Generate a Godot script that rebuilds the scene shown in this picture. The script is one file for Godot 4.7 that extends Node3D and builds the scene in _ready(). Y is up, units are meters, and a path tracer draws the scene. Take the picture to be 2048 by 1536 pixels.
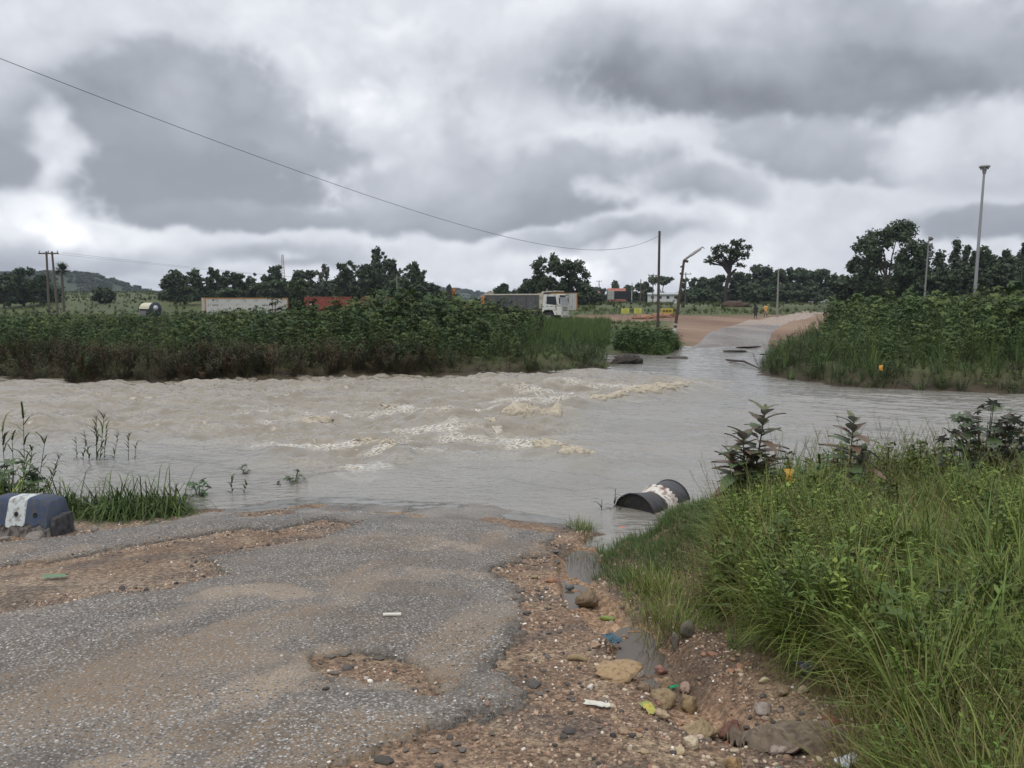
extends Node3D
# A flooded river ford under a heavy overcast sky. Units are metres, y is up, the water level is y = 0, the camera looks along -z.

var rng := RandomNumberGenerator.new()
var noise := FastNoiseLite.new()
var fine := FastNoiseLite.new()
var mats := {}
var used := {}
var far_land := {}
var rapids := {}
var tar := {}
var clearing := {}

# ---------------------------------------------------------------- naming
func numbered(called: String) -> String:
	var n: int = used.get(called, 0)
	used[called] = n + 1
	return called if n == 0 else "%s_%03d" % [called, n]

func tag(o: Node3D, label: String, category := "", group := "", kind := "") -> Node3D:
	o.set_meta("label", label)
	if category: o.set_meta("category", category)
	if group: o.set_meta("group", group)
	if kind: o.set_meta("kind", kind)
	return o

func thing(called: String, label: String, category: String, at := Vector3.ZERO, turn := 0.0, group := "") -> Node3D:
	var o := Node3D.new()
	o.name = numbered(called)
	add_child(o)
	o.position = at
	o.rotation.y = turn
	return tag(o, label, category, group)

func obj(called: String, mesh: Mesh, m: Material, parent: Node = null) -> MeshInstance3D:
	var o := MeshInstance3D.new()
	o.mesh = mesh
	o.material_override = m
	if parent == null:
		o.name = numbered(called)
		add_child(o)
	else:
		o.name = called
		parent.add_child(o, true)
	return o

func part(called: String, st: SurfaceTool, m: Material, parent: Node) -> MeshInstance3D:
	return obj(called, st.commit(), m, parent)

func many(called: String, mesh: Mesh, m: Material, places: Array, tints: PackedColorArray, label: String) -> MultiMeshInstance3D:
	var mm := MultiMesh.new()
	mm.transform_format = MultiMesh.TRANSFORM_3D
	mm.use_colors = true
	mm.mesh = mesh
	mm.instance_count = places.size()
	for i in places.size():
		mm.set_instance_transform(i, places[i])
		mm.set_instance_color(i, tints[i])
	var o := MultiMeshInstance3D.new()
	o.multimesh = mm
	o.material_override = m
	o.name = numbered(called)
	add_child(o)
	tag(o, label, "", "", "stuff")
	return o

# ---------------------------------------------------------------- materials
func lin(r: float, g: float, b: float) -> Color:
	return Color(r, g, b).linear_to_srgb()

func paint(r: float, g: float, b: float, rough := 0.7, metal := 0.0) -> StandardMaterial3D:
	var key := "%.3f %.3f %.3f %.2f %.2f" % [r, g, b, rough, metal]
	if not mats.has(key):
		var m := StandardMaterial3D.new()
		m.albedo_color = lin(r, g, b)
		m.roughness = rough
		m.metallic = metal
		mats[key] = m
	return mats[key]

func worn(r: float, g: float, b: float, rough: float, size: float, dirt: Color, share: float, seed_: int) -> StandardMaterial3D:
	# paint with patches of dirt, rust or bare ground showing through
	var m := StandardMaterial3D.new()
	var n := FastNoiseLite.new()
	n.seed = seed_
	n.frequency = 0.024
	n.fractal_octaves = 5
	var ramp := Gradient.new()
	ramp.offsets = PackedFloat32Array([0.0, clampf(share - 0.06, 0.01, 0.97), clampf(share + 0.06, 0.03, 0.99), 1.0])
	var c := lin(r, g, b)
	ramp.colors = PackedColorArray([dirt, dirt.lerp(c, 0.25), c, c.lightened(0.06)])
	var t := NoiseTexture2D.new()
	t.width = 128
	t.height = 128
	t.seamless = true
	t.noise = n
	t.color_ramp = ramp
	m.albedo_texture = t
	m.uv1_triplanar = true
	m.uv1_scale = Vector3.ONE / size
	m.roughness = rough
	return m

func foliage(rough := 0.55, back := 0.35) -> StandardMaterial3D:
	var m := StandardMaterial3D.new()
	m.vertex_color_use_as_albedo = true
	m.roughness = rough
	m.metallic_specular = 0.35
	m.backlight_enabled = back > 0.0
	m.backlight = Color(back, back, back)
	return m

func tinted(rough := 0.85) -> StandardMaterial3D:
	var m := StandardMaterial3D.new()
	m.vertex_color_use_as_albedo = true
	m.roughness = rough
	return m

# ---------------------------------------------------------------- shapes
func begin() -> SurfaceTool:
	var st := SurfaceTool.new()
	st.begin(Mesh.PRIMITIVE_TRIANGLES)
	st.set_smooth_group(-1)
	return st

func done(st: SurfaceTool) -> ArrayMesh:
	st.generate_normals()
	return st.commit()

func tri(st: SurfaceTool, a: Vector3, b: Vector3, c: Vector3) -> void:
	st.add_vertex(a)
	st.add_vertex(b)
	st.add_vertex(c)

func quad(st: SurfaceTool, a: Vector3, b: Vector3, c: Vector3, d: Vector3) -> void:
	tri(st, a, b, c)
	tri(st, a, c, d)

func box(st: SurfaceTool, c: Vector3, s: Vector3, turn := Basis(), bev := 0.012) -> void:
	# a box with its edges cut at 45 degrees
	st.set_smooth_group(-1)
	var h := s * 0.5
	var b := minf(bev, minf(h.x, minf(h.y, h.z)) * 0.6)
	for axis in 3:
		for side in [-1.0, 1.0]:
			var u := (axis + 1) % 3
			var v := (axis + 2) % 3
			var q: Array[Vector3] = []
			for k in [[-1, -1], [1, -1], [1, 1], [-1, 1]]:
				var p := Vector3.ZERO
				p[axis] = side * h[axis]
				p[u] = k[0] * (h[u] - b)
				p[v] = k[1] * (h[v] - b)
				q.append(c + turn * p)
			if side > 0: quad(st, q[3], q[2], q[1], q[0])
			else: quad(st, q[0], q[1], q[2], q[3])
	for axis in 3:
		var u := (axis + 1) % 3
		var v := (axis + 2) % 3
		for su in [-1.0, 1.0]:
			for sv in [-1.0, 1.0]:
				var q: Array[Vector3] = []
				for e in [-1.0, 1.0]:
					var p := Vector3.ZERO
					p[axis] = e * (h[axis] - b)
					p[u] = su * h[u]
					p[v] = sv * (h[v] - b)
					var r := p
					r[u] = su * (h[u] - b)
					r[v] = sv * h[v]
					q.append(c + turn * p)
					q.append(c + turn * r)
				if su * sv > 0: quad(st, q[0], q[2], q[3], q[1])
				else: quad(st, q[1], q[3], q[2], q[0])
	for sx in [-1.0, 1.0]:
		for sy in [-1.0, 1.0]:
			for sz in [-1.0, 1.0]:
				var p := c + turn * Vector3(sx * h.x, sy * (h.y - b), sz * (h.z - b))
				var q := c + turn * Vector3(sx * (h.x - b), sy * h.y, sz * (h.z - b))
				var r := c + turn * Vector3(sx * (h.x - b), sy * (h.y - b), sz * h.z)
				if sx * sy * sz > 0: tri(st, p, r, q)
				else: tri(st, p, q, r)

func tube(st: SurfaceTool, pts: Array, radii: Array, sides := 8, caps := true) -> void:
	var rings: Array = []
	var side := Vector3.RIGHT
	for i in pts.size():
		var a: Vector3 = pts[maxi(i - 1, 0)]
		var b: Vector3 = pts[mini(i + 1, pts.size() - 1)]
		var dir := (b - a).normalized()
		if absf(dir.dot(side)) > 0.9: side = Vector3.UP if absf(dir.y) < 0.9 else Vector3.BACK
		var x := (side - dir * side.dot(dir)).normalized()
		side = x
		var y := dir.cross(x)
		var ring: Array[Vector3] = []
		for k in sides:
			var t := TAU * k / sides
			var p: Vector3 = pts[i]
			ring.append(p + (x * cos(t) + y * sin(t)) * float(radii[i]))
		rings.append(ring)
	st.set_smooth_group(1)
	for i in rings.size() - 1:
		for k in sides:
			var n := (k + 1) % sides
			quad(st, rings[i][k], rings[i + 1][k], rings[i + 1][n], rings[i][n])
	st.set_smooth_group(-1)
	if caps:
		for k in sides:
			var n := (k + 1) % sides
			tri(st, pts[0], rings[0][k], rings[0][n])
			tri(st, pts[-1], rings[-1][n], rings[-1][k])

func lathe(st: SurfaceTool, prof: Array, at: Transform3D, sides := 24) -> void:
	# prof: Vector2(radius, height) from below upwards, turned about the local y axis
	st.set_smooth_group(1)
	for i in prof.size() - 1:
		for k in sides:
			var t := TAU * k / sides
			var n := TAU * (k + 1) / sides
			var p: Vector2 = prof[i]
			var q: Vector2 = prof[i + 1]
			quad(st, at * Vector3(p.x * cos(t), p.y, p.x * sin(t)), at * Vector3(q.x * cos(t), q.y, q.x * sin(t)), at * Vector3(q.x * cos(n), q.y, q.x * sin(n)), at * Vector3(p.x * cos(n), p.y, p.x * sin(n)))
	st.set_smooth_group(-1)

func pole_mesh(h: float, r0: float, r1: float, lean := Vector3.ZERO) -> ArrayMesh:
	var st := begin()
	tube(st, [Vector3(0, -0.3, 0), Vector3(0, h * 0.5, 0) + lean * 0.5, Vector3(0, h, 0) + lean], [r0, (r0 + r1) * 0.5, r1], 10)
	return done(st)

func rock_mesh(seed_: int, size: Vector3, cuts := 7, rough := 0.12) -> ArrayMesh:
	# a ball cut by random planes, then roughened: an angular stone
	var r := RandomNumberGenerator.new()
	r.seed = seed_
	var planes: Array = []
	for i in cuts:
		planes.append([Vector3(r.randfn(), r.randfn(), r.randfn()).normalized(), r.randf_range(0.5, 0.82)])
	var nu := 26
	var nv := 16
	var ring: Array = []
	for j in nv + 1:
		var row: Array[Vector3] = []
		for i in nu + 1:
			var th := PI * j / nv
			var ph := TAU * (i % nu) / nu
			var d := Vector3(sin(th) * cos(ph), cos(th), sin(th) * sin(ph))
			var k := 1.0
			for p in planes:
				var c := d.dot(p[0])
				if c > 0.01: k = minf(k, p[1] / c)
			var o := d * 1.7 + Vector3(seed_ * 3.1, 0, 0)
			k *= 1.0 + rough * fine.get_noise_3dv(o * 22.0) + rough * 0.5 * fine.get_noise_3dv(o * 70.0)
			row.append(d * k * size)
		ring.append(row)
	var st := begin()
	st.set_smooth_group(1)
	for j in nv:
		for i in nu:
			if j > 0: tri(st, ring[j][i], ring[j][i + 1], ring[j + 1][i + 1])
			if j < nv - 1: tri(st, ring[j][i], ring[j + 1][i + 1], ring[j + 1][i])
	return done(st)

func pebble_mesh(seed_: int, flat := 0.6) -> ArrayMesh:
	var r := RandomNumberGenerator.new()
	r.seed = seed_
	var st := begin()
	var rows: Array = []
	var n := 6
	for j in 3:
		var row: Array[Vector3] = []
		for i in n:
			var t := TAU * (i + 0.5 * j) / n
			var rad: float = [0.8, 1.0, 0.55][j] * r.randf_range(0.78, 1.15)
			row.append(Vector3(cos(t) * rad, ([-0.6, 0.1, 0.75][j] + r.randf_range(-0.12, 0.12)) * flat, sin(t) * rad * 0.8))
		rows.append(row)
	for j in 2:
		for i in n:
			var k := (i + 1) % n
			tri(st, rows[j][i], rows[j + 1][i], rows[j][k])
			tri(st, rows[j][k], rows[j + 1][i], rows[j + 1][k])
	for i in n:
		tri(st, Vector3(0, 0.85 * flat, 0), rows[2][(i + 1) % n], rows[2][i])
	return done(st)

# ---------------------------------------------------------------- fields: signed distance to an outline, kept on a coarse grid
func field(outline: PackedVector2Array, x0: float, z0: float, x1: float, z1: float, step: float) -> Dictionary:
	var w := int((x1 - x0) / step) + 2
	var h := int((z1 - z0) / step) + 2
	var data := PackedFloat32Array()
	data.resize(w * h)
	for j in h:
		for i in w:
			data[j * w + i] = signed_distance(outline, Vector2(x0 + i * step, z0 + j * step))
	return {"w": w, "h": h, "x": x0, "z": z0, "s": step, "d": data}

func signed_distance(outline: PackedVector2Array, p: Vector2) -> float:
	var best := 1e9
	var n := outline.size()
	for k in n:
		var a := outline[k]
		var ab := outline[(k + 1) % n] - a
		var t := clampf((p - a).dot(ab) / ab.length_squared(), 0.0, 1.0)
		best = minf(best, (p - a - ab * t).length_squared())
	return sqrt(best) if Geometry2D.is_point_in_polygon(p, outline) else -sqrt(best)

func sample(f: Dictionary, x: float, z: float) -> float:
	var w: int = f.w
	var h: int = f.h
	var s: float = f.s
	var u := clampf((x - float(f.x)) / s, 0.0, w - 1.001)
	var v := clampf((z - float(f.z)) / s, 0.0, h - 1.001)
	var i := int(u)
	var j := int(v)
	u -= i
	v -= j
	var d: PackedFloat32Array = f.d
	var k := j * w + i
	return lerpf(lerpf(d[k], d[k + 1], u), lerpf(d[k + w], d[k + w + 1], u), v)

func along(line: PackedVector2Array, x: float) -> float:
	for i in line.size() - 1:
		if x <= line[i + 1].x:
			return lerpf(line[i].y, line[i + 1].y, clampf((x - line[i].x) / (line[i + 1].x - line[i].x), 0.0, 1.0))
	return line[line.size() - 1].y

func near_line(line: PackedVector2Array, p: Vector2) -> float:
	var best := 1e9
	for k in line.size() - 1:
		best = minf(best, p.distance_squared_to(Geometry2D.get_closest_point_to_segment(p, line[k], line[k + 1])))
	return sqrt(best)

# ---------------------------------------------------------------- the lie of the land
var near_shore := PackedVector2Array([Vector2(-80, -12.5), Vector2(-9, -9.9), Vector2(-6.5, -9.5), Vector2(-4.2, -9.1), Vector2(-3.4, -9.5), Vector2(-2.5, -9.9), Vector2(-0.7, -9.55), Vector2(0.55, -8.9), Vector2(0.98, -8.25), Vector2(1.22, -8.05), Vector2(1.55, -8.5), Vector2(1.75, -9.0), Vector2(2.7, -9.7), Vector2(4.8, -10.6), Vector2(7, -10.9), Vector2(12, -11.5), Vector2(80, -13.5)])
var gully := PackedVector2Array([Vector2(0.95, -8.0), Vector2(0.62, -7.1), Vector2(0.52, -6.5), Vector2(0.42, -6.0), Vector2(0.62, -5.55), Vector2(0.78, -5.0), Vector2(0.80, -4.45), Vector2(0.92, -4.1), Vector2(1.0, -3.75)])

var pools := [
	# middle, half sizes, label
	[Vector2(0.30, -5.98), 0.27, 0.34, "muddy puddle between the broken tar edge and the brown boulder"],
	[Vector2(0.78, -4.82), 0.15, 0.38, "narrow muddy puddle in the gully right of the dark blue rag"],
	[Vector2(0.66, -7.0), 0.20, 0.42, "small muddy puddle beside the short grass, nearest the river"],
	[Vector2(1.30, -7.45), 0.22, 0.16, "tiny puddle showing among the short grass"],
]

func pool_level(i: int) -> float:
	var c: Vector2 = pools[i][0]
	return 0.087 * shore(c.x, c.y) - (0.085 if i < 3 else -0.02)

func shore(x: float, z: float) -> float:
	return z - along(near_shore, x)

func gh(x: float, z: float) -> float:
	if z > -15.0:
		var d := shore(x, z)
		var h := 0.087 * clampf(d, 0.0, 7.6) if d > 0.0 else maxf(0.2 * d, -0.5)
		h += 0.006 * noise.get_noise_2d(x * 60.0, z * 60.0) + 0.02 * noise.get_noise_2d(x * 14.0 + 50.0, z * 14.0)
		if x > 0.4 and x < 8.0 and d > -0.3:
			h += (0.10 * smoothstep(0.93, 1.12, x + 0.15 * noise.get_noise_2d(x * 30.0, z * 30.0)) * smoothstep(-3.9, -4.6, z) + 0.10 * smoothstep(1.1, 1.8, x)) * smoothstep(-0.2, 0.9, d)
			var g := near_line(gully, Vector2(x, z))
			var wide := 0.20 + 0.07 * noise.get_noise_2d(x * 40.0, z * 40.0)
			h -= 0.11 * (1.0 - smoothstep(wide * 0.45, wide * 1.35, g))
			for i in pools.size():
				var q = pools[i]
				var c: Vector2 = q[0]
				if absf(z - c.y) < q[2] * 1.8:
					var e := Vector2((x - c.x) / q[1], (z - c.y) / q[2]).length() + 0.75 * noise.get_noise_2d(x * 42.0, z * 36.0) + 0.45 * noise.get_noise_2d(x * 120.0, z * 120.0)
					if e < 1.7:
						var level := pool_level(i)
						h = lerpf(minf(h, level - 0.03), maxf(h, level + 0.008), smoothstep(0.75, 1.05, e)) if e < 1.25 else lerpf(maxf(h, level + 0.008), h, smoothstep(1.25, 1.7, e))
		if x > -8.0 and x < 1.2:
			# the ground that shows in the potholes lies lower than the tar
			h -= 0.012 * smoothstep(0.05, 0.5, -absf(sample(tar, x, z)) + 0.6)
		return h
	var D := -z
	if D > 119.0 or absf(x) > 118.0:
		return far_height(x, D)
	var sd := sample(far_land, x, z)
	if sd < 0.0: return -0.7 * smoothstep(0.0, 3.0, -sd)
	var low := smoothstep(2.0, 4.0, x) * (1.0 - smoothstep(0.0, 3.0, x - 4.0 - (D - 28.0) * 0.62)) if D > 28.0 else 0.0
	var bank := lerpf(0.42 * smoothstep(0.0, 1.8, sd), 0.22 * smoothstep(0.0, 12.0, sd), low)
	return lerpf(bank, far_height(x, D), smoothstep(6.0, 40.0, sd))

func far_height(x: float, D: float) -> float:
	var a := x / D
	var h := 0.25 + 1.3 * smoothstep(92.0, 140.0, D - 38.0 * smoothstep(0.06, -0.04, a))
	h += 3.4 * smoothstep(128.0, 290.0, D) * smoothstep(0.15, 0.45, -a)
	h += 2.2 * smoothstep(45.0, 110.0, D) * smoothstep(0.36, 0.5, a)
	h += 0.25 * noise.get_noise_2d(x * 1.2, D * 1.2) * smoothstep(45.0, 90.0, D)
	return h

# ---------------------------------------------------------------- grids
func axis(parts: Array) -> PackedFloat32Array:
	# [from, to, step, growth] runs joined end to end
	var a := PackedFloat32Array()
	for p in parts:
		var t: float = p[0]
		var s: float = p[2]
		while (t < p[1] if s > 0.0 else t > p[1]):
			a.append(t)
			t += s
			s *= p[3]
	a.sort()
	return a

func grid(xs: PackedFloat32Array, zs: PackedFloat32Array, height: Callable, look: Callable, uv1: float, uv2 := Rect2(), uv_z := 1.0) -> ArrayMesh:
	var w := xs.size()
	var h := zs.size()
	var v := PackedVector3Array()
	var n := PackedVector3Array()
	var c := PackedColorArray()
	var t := PackedVector2Array()
	var t2 := PackedVector2Array()
	v.resize(w * h)
	n.resize(w * h)
	c.resize(w * h)
	t.resize(w * h)
	t2.resize(w * h)
	for j in h:
		for i in w:
			var k := j * w + i
			var x := xs[i]
			var z := zs[j]
			v[k] = Vector3(x, height.call(x, z), z)
			c[k] = look.call(x, z, v[k].y)
			t[k] = Vector2(x * uv1, z * uv1 * uv_z)
			if uv2.size.x > 0.0: t2[k] = (Vector2(x, z) - uv2.position) / uv2.size
	for j in h:
		for i in w:
			var e := v[j * w + mini(i + 1, w - 1)] - v[j * w + maxi(i - 1, 0)]
			var s := v[mini(j + 1, h - 1) * w + i] - v[maxi(j - 1, 0) * w + i]
			n[j * w + i] = s.cross(e).normalized()
	var idx := PackedInt32Array()
	idx.resize((w - 1) * (h - 1) * 6)
	var q := 0
	for j in h - 1:
		for i in w - 1:
			var k := j * w + i
			idx[q] = k
			idx[q + 1] = k + 1
			idx[q + 2] = k + w + 1
			idx[q + 3] = k
			idx[q + 4] = k + w + 1
			idx[q + 5] = k + w
			q += 6
	var a := []
	a.resize(Mesh.ARRAY_MAX)
	a[Mesh.ARRAY_VERTEX] = v
	a[Mesh.ARRAY_NORMAL] = n
	a[Mesh.ARRAY_COLOR] = c
	a[Mesh.ARRAY_TEX_UV] = t
	if uv2.size.x > 0.0: a[Mesh.ARRAY_TEX_UV2] = t2
	a[Mesh.ARRAY_INDEX] = idx
	var m := ArrayMesh.new()
	m.add_surface_from_arrays(Mesh.PRIMITIVE_TRIANGLES, a)
	return m

func cells(seed_: int, freq: float, kind: int, size := 512) -> Image:
	var n := FastNoiseLite.new()
	n.seed = seed_
	n.noise_type = FastNoiseLite.TYPE_CELLULAR
	n.cellular_return_type = kind
	n.cellular_jitter = 1.0
	n.frequency = freq
	n.fractal_type = FastNoiseLite.FRACTAL_NONE
	return n.get_seamless_image(size, size, false, false, 0.15)

func grain(seed_: int, freq: float, octaves := 4, size := 512) -> Image:
	var n := FastNoiseLite.new()
	n.seed = seed_
	n.frequency = freq
	n.fractal_octaves = octaves
	return n.get_seamless_image(size, size, false, false, 0.15)

func ramped(im: Image, ramp: Gradient, over: Image = null, share := 0.0) -> ImageTexture:
	# a grey picture turned into colours, with a second grey picture added as uneven tone
	var w := im.get_width()
	var out := Image.create(w, w, false, Image.FORMAT_RGB8)
	var table: Array[Color] = []
	for i in 256: table.append(ramp.sample(i / 255.0))
	var d := im.get_data()
	var e := over.get_data() if over else PackedByteArray()
	for j in w:
		for i in w:
			var k := j * w + i
			var c := table[d[k]]
			if over: c = c * (1.0 + share * (e[k] / 127.5 - 1.0))
			out.set_pixel(i, j, c.clamp())
	return ImageTexture.create_from_image(out)

func gradient(stops: Array) -> Gradient:
	var g := Gradient.new()
	var o := PackedFloat32Array()
	var c := PackedColorArray()
	for s in stops:
		o.append(s[0])
		c.append(lin(s[1], s[2], s[3]))
	g.offsets = o
	g.colors = c
	return g

# ---------------------------------------------------------------- sky
var masses := [
	# azimuth and height of a cloud mass as the tangent of its angle (thousandths), its half sizes, how light it is, how soft its edge
	[-560, 250, 320, 70, 0.60, 0.9], [-420, 240, 190, 80, 0.36, 0.5], [-330, 200, 180, 70, 0.33, 0.45], [-360, 145, 180, 56, 0.21, 0.5], [-300, 110, 150, 26, 0.33, 0.6],
	[-620, 150, 90, 55, 0.30, 0.6], [-600, 215, 60, 40, 0.5, 0.7], [-100, 260, 150, 60, 0.70, 0.8], [-90, 225, 130, 50, 0.66, 0.5], [-10, 245, 60, 30, 0.58, 0.5],
	[330, 280, 420, 95, 0.42, 0.6], [230, 262, 200, 50, 0.33, 0.6], [420, 245, 250, 45, 0.31, 0.6], [360, 175, 150, 42, 0.40, 0.6], [560, 180, 160, 60, 0.58, 0.7],
	[0, 150, 230, 50, 0.42, 0.55], [-40, 110, 210, 34, 0.36, 0.55], [60, 100, 110, 24, 0.31, 0.6], [230, 120, 90, 30, 0.50, 0.7], [560, 96, 130, 26, 0.29, 0.6],
	[-250, 60, 150, 24, 0.42, 1.0], [-520, 48, 200, 22, 0.44, 1.0], [-610, 30, 90, 16, 0.36, 0.9], [130, 64, 170, 20, 0.48, 1.0],
]
var gleams := [
	[-560, 108, 70, 22, 0.95, 0.7], [-510, 86, 50, 14, 1.0, 0.7], [-565, 195, 34, 34, 0.86, 0.8], [-530, 165, 30, 26, 0.8, 0.8], [120, 118, 26, 20, 0.85, 0.8], [10, 215, 90, 46, 0.72, 0.7],
	[300, 72, 130, 26, 0.72, 0.8], [-255, 58, 26, 8, 0.8, 0.8], [-540, 300, 90, 30, 0.66, 0.8],
	[-70, 20, 70, 12, 0.86, 0.45], [-20, 24, 26, 14, 0.95, 0.35], [-105, 15, 30, 13, 0.95, 0.4], [85, 30, 26, 18, 1.05, 0.3], [110, 22, 30, 14, 1.0, 0.35], [-400, 26, 120, 10, 0.62, 0.8],
]

func sky_at(d: Vector3, wide: FastNoiseLite, puff: FastNoiseLite) -> Color:
	var el := asin(clampf(d.y, -1.0, 1.0))
	if el < 0.0: d = Vector3(d.x, -d.y, d.z)
	el = absf(el)
	var az := atan2(d.x, -d.z)
	# cloud decks flatten towards the horizon
	var q := Vector3(d.x, d.y * 1.2, d.z)
	var n1 := wide.get_noise_3dv(q * 100.0)
	var n2 := wide.get_noise_3dv(q * 100.0 + Vector3(37, 91, 11))
	var p1 := puff.get_noise_3dv(q * 100.0)
	var light := 0.47 + 0.28 * n1 + 0.10 * p1
	light *= 1.0 + 0.9 * smoothstep(0.25, 1.1, el)
	var ahead := smoothstep(1.15, 0.8, absf(az)) * smoothstep(0.75, 0.45, el)
	if ahead > 0.0:
		var p2 := puff.get_noise_3dv(q * 230.0 + Vector3(5, 77, 31))
		var n3 := wide.get_noise_3dv(q * 260.0 + Vector3(3, 9, 1))
		var u := tan(clampf(az, -1.2, 1.2)) * 1000.0 + n1 * 70.0 + n3 * 22.0
		var v := tan(minf(el, 1.2)) / cos(clampf(az, -1.2, 1.2)) * 1000.0 + n2 * 44.0 + n3 * 16.0
		var l := 0.73 + 0.17 * n1 + 0.09 * n3
		var puffs := 0.22 * p1 + 0.15 * p2 - 0.12
		for m in masses:
			var e := Vector2((u - m[0]) / m[2], (v - m[1]) / m[3]).length() + puffs
			var k := 1.0 - smoothstep(1.0 - m[5] * 0.62, 1.0 + m[5] * 0.16, e)
			if k > 0.0: l = lerpf(l, m[4] * (1.0 + 0.28 * clampf((v - m[1]) / m[3], -0.8, 1.0) + 0.30 * n2 + 0.16 * n3 - 0.12 * p1), k * 0.88)
		for m in gleams:
			var e := Vector2((u - m[0]) / m[2], (v - m[1]) / m[3]).length() + puffs * 1.3
			var k := 1.0 - smoothstep(1.0 - m[5], 1.0 + m[5] * 0.4, e)
			if k > 0.0: l = lerpf(l, m[4] * (1.0 + 0.22 * n3 - 0.12 * p1), k * 0.75)
		l *= 1.0 - 0.06 * p1 - 0.09 * p2 * smoothstep(0.30, 0.8, l)
		light = lerpf(light, l, ahead)
	# near the horizon the air between brightens the darkest cloud bases
	var thin := light - 0.30
	light = lerpf(0.5 * (light + 0.30 + sqrt(thin * thin + 0.012)), light, smoothstep(0.16, 0.24, el))
	light = clampf(light, 0.17, 2.4)
	var cool := clampf((0.75 - light) * 0.22, -0.03, 0.12)
	return Color(light * (0.955 - cool * 0.6), light * (0.99 - cool * 0.25), light * (1.06 + cool * 0.5))

func make_sky() -> Sky:
	var wide := FastNoiseLite.new()
	wide.seed = 11
	wide.frequency = 0.028
	wide.fractal_octaves = 6
	wide.fractal_gain = 0.5
	var puff := FastNoiseLite.new()
	puff.seed = 5
	puff.frequency = 0.075
	puff.fractal_octaves = 5
	puff.fractal_type = FastNoiseLite.FRACTAL_RIDGED
	puff.fractal_gain = 0.52
	var W := 3072
	var H := 1536
	var small := Image.create(384, 192, false, Image.FORMAT_RGBF)
	for j in 192:
		for i in 384:
			small.set_pixel(i, j, sky_at(towards((i + 0.5) / 384.0, (j + 0.5) / 192.0), wide, puff))
	small.resize(W, H, Image.INTERPOLATE_CUBIC)
	for j in range(548, 776):
		for i in range(-345, 345):
			small.set_pixel(posmod(i, W), j, sky_at(towards((i + 0.5) / W, (j + 0.5) / H), wide, puff))
	var m := PanoramaSkyMaterial.new()
	m.panorama = ImageTexture.create_from_image(small)
	var s := Sky.new()
	s.sky_material = m
	return s

func towards(u: float, v: float) -> Vector3:
	var a := u * TAU
	var e := (0.5 - v) * PI
	return Vector3(sin(a) * cos(e), sin(e), -cos(a) * cos(e))

# ---------------------------------------------------------------- colours of the ground
func ground_look(x: float, z: float, y: float) -> Color:
	var n := noise.get_noise_2d(x * 8.0, z * 8.0)
	var f := noise.get_noise_2d(x * 45.0 + 7.0, z * 45.0)
	var c: Color
	if z > -15.0:
		c = Color(0.29, 0.21, 0.15).lerp(Color(0.37, 0.26, 0.185), clampf(0.5 + n, 0.0, 1.0))
		c = c.lerp(Color(0.44, 0.35, 0.25), clampf(f * 1.6 - 0.1, 0.0, 0.8))
		var g := near_line(gully, Vector2(x, z)) if x > 0.0 and x < 2.0 else 9.0
		c = c.lerp(Color(0.50, 0.34, 0.23), (1.0 - smoothstep(0.1, 0.3, g)) * 0.8)
		if x < -1.5: c = c.lerp(Color(0.40, 0.33, 0.26), clampf(0.45 + n * 1.4, 0.0, 0.85))
		c = c.lerp(Color(0.20, 0.165, 0.14), 0.75 * smoothstep(0.10, 0.32, noise.get_noise_2d(x * 22.0 + 80.0, z * 30.0)))
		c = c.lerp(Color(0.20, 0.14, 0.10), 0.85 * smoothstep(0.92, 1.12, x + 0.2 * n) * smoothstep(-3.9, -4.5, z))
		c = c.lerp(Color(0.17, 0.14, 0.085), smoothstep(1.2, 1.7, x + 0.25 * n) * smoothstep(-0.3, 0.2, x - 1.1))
		c = c.lerp(Color(0.27, 0.21, 0.16), 1.0 - smoothstep(0.0, 0.55, shore(x, z) + 0.2 * n))
		return c * (1.0 + 0.18 * f)
	var D := -z
	c = Color(0.095, 0.135, 0.045).lerp(Color(0.145, 0.175, 0.058), clampf(0.5 + 1.2 * noise.get_noise_2d(x * 0.9, z * 0.5), 0.0, 1.0))
	if D < 125.0 and absf(x) < 90.0:
		var s := sample(clearing, x + 1.2 * n, z + 4.0 * noise.get_noise_2d(x * 0.8, z * 0.8))
		var red := Color(0.31, 0.195, 0.135).lerp(Color(0.44, 0.315, 0.225), clampf(0.5 + 1.6 * noise.get_noise_2d(x * 2.0 + 31.0, z * 0.7), 0.0, 1.0))
		c = c.lerp(red, smoothstep(-0.4, 0.5, s))
		var sd := sample(far_land, x, z)
		if sd < 3.0: c = c.lerp(Color(0.105, 0.085, 0.055), (1.0 - smoothstep(0.3, 2.2, sd)) * (1.0 - smoothstep(-0.2, 0.4, s)))
	return c * (1.0 + 0.22 * f)

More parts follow.
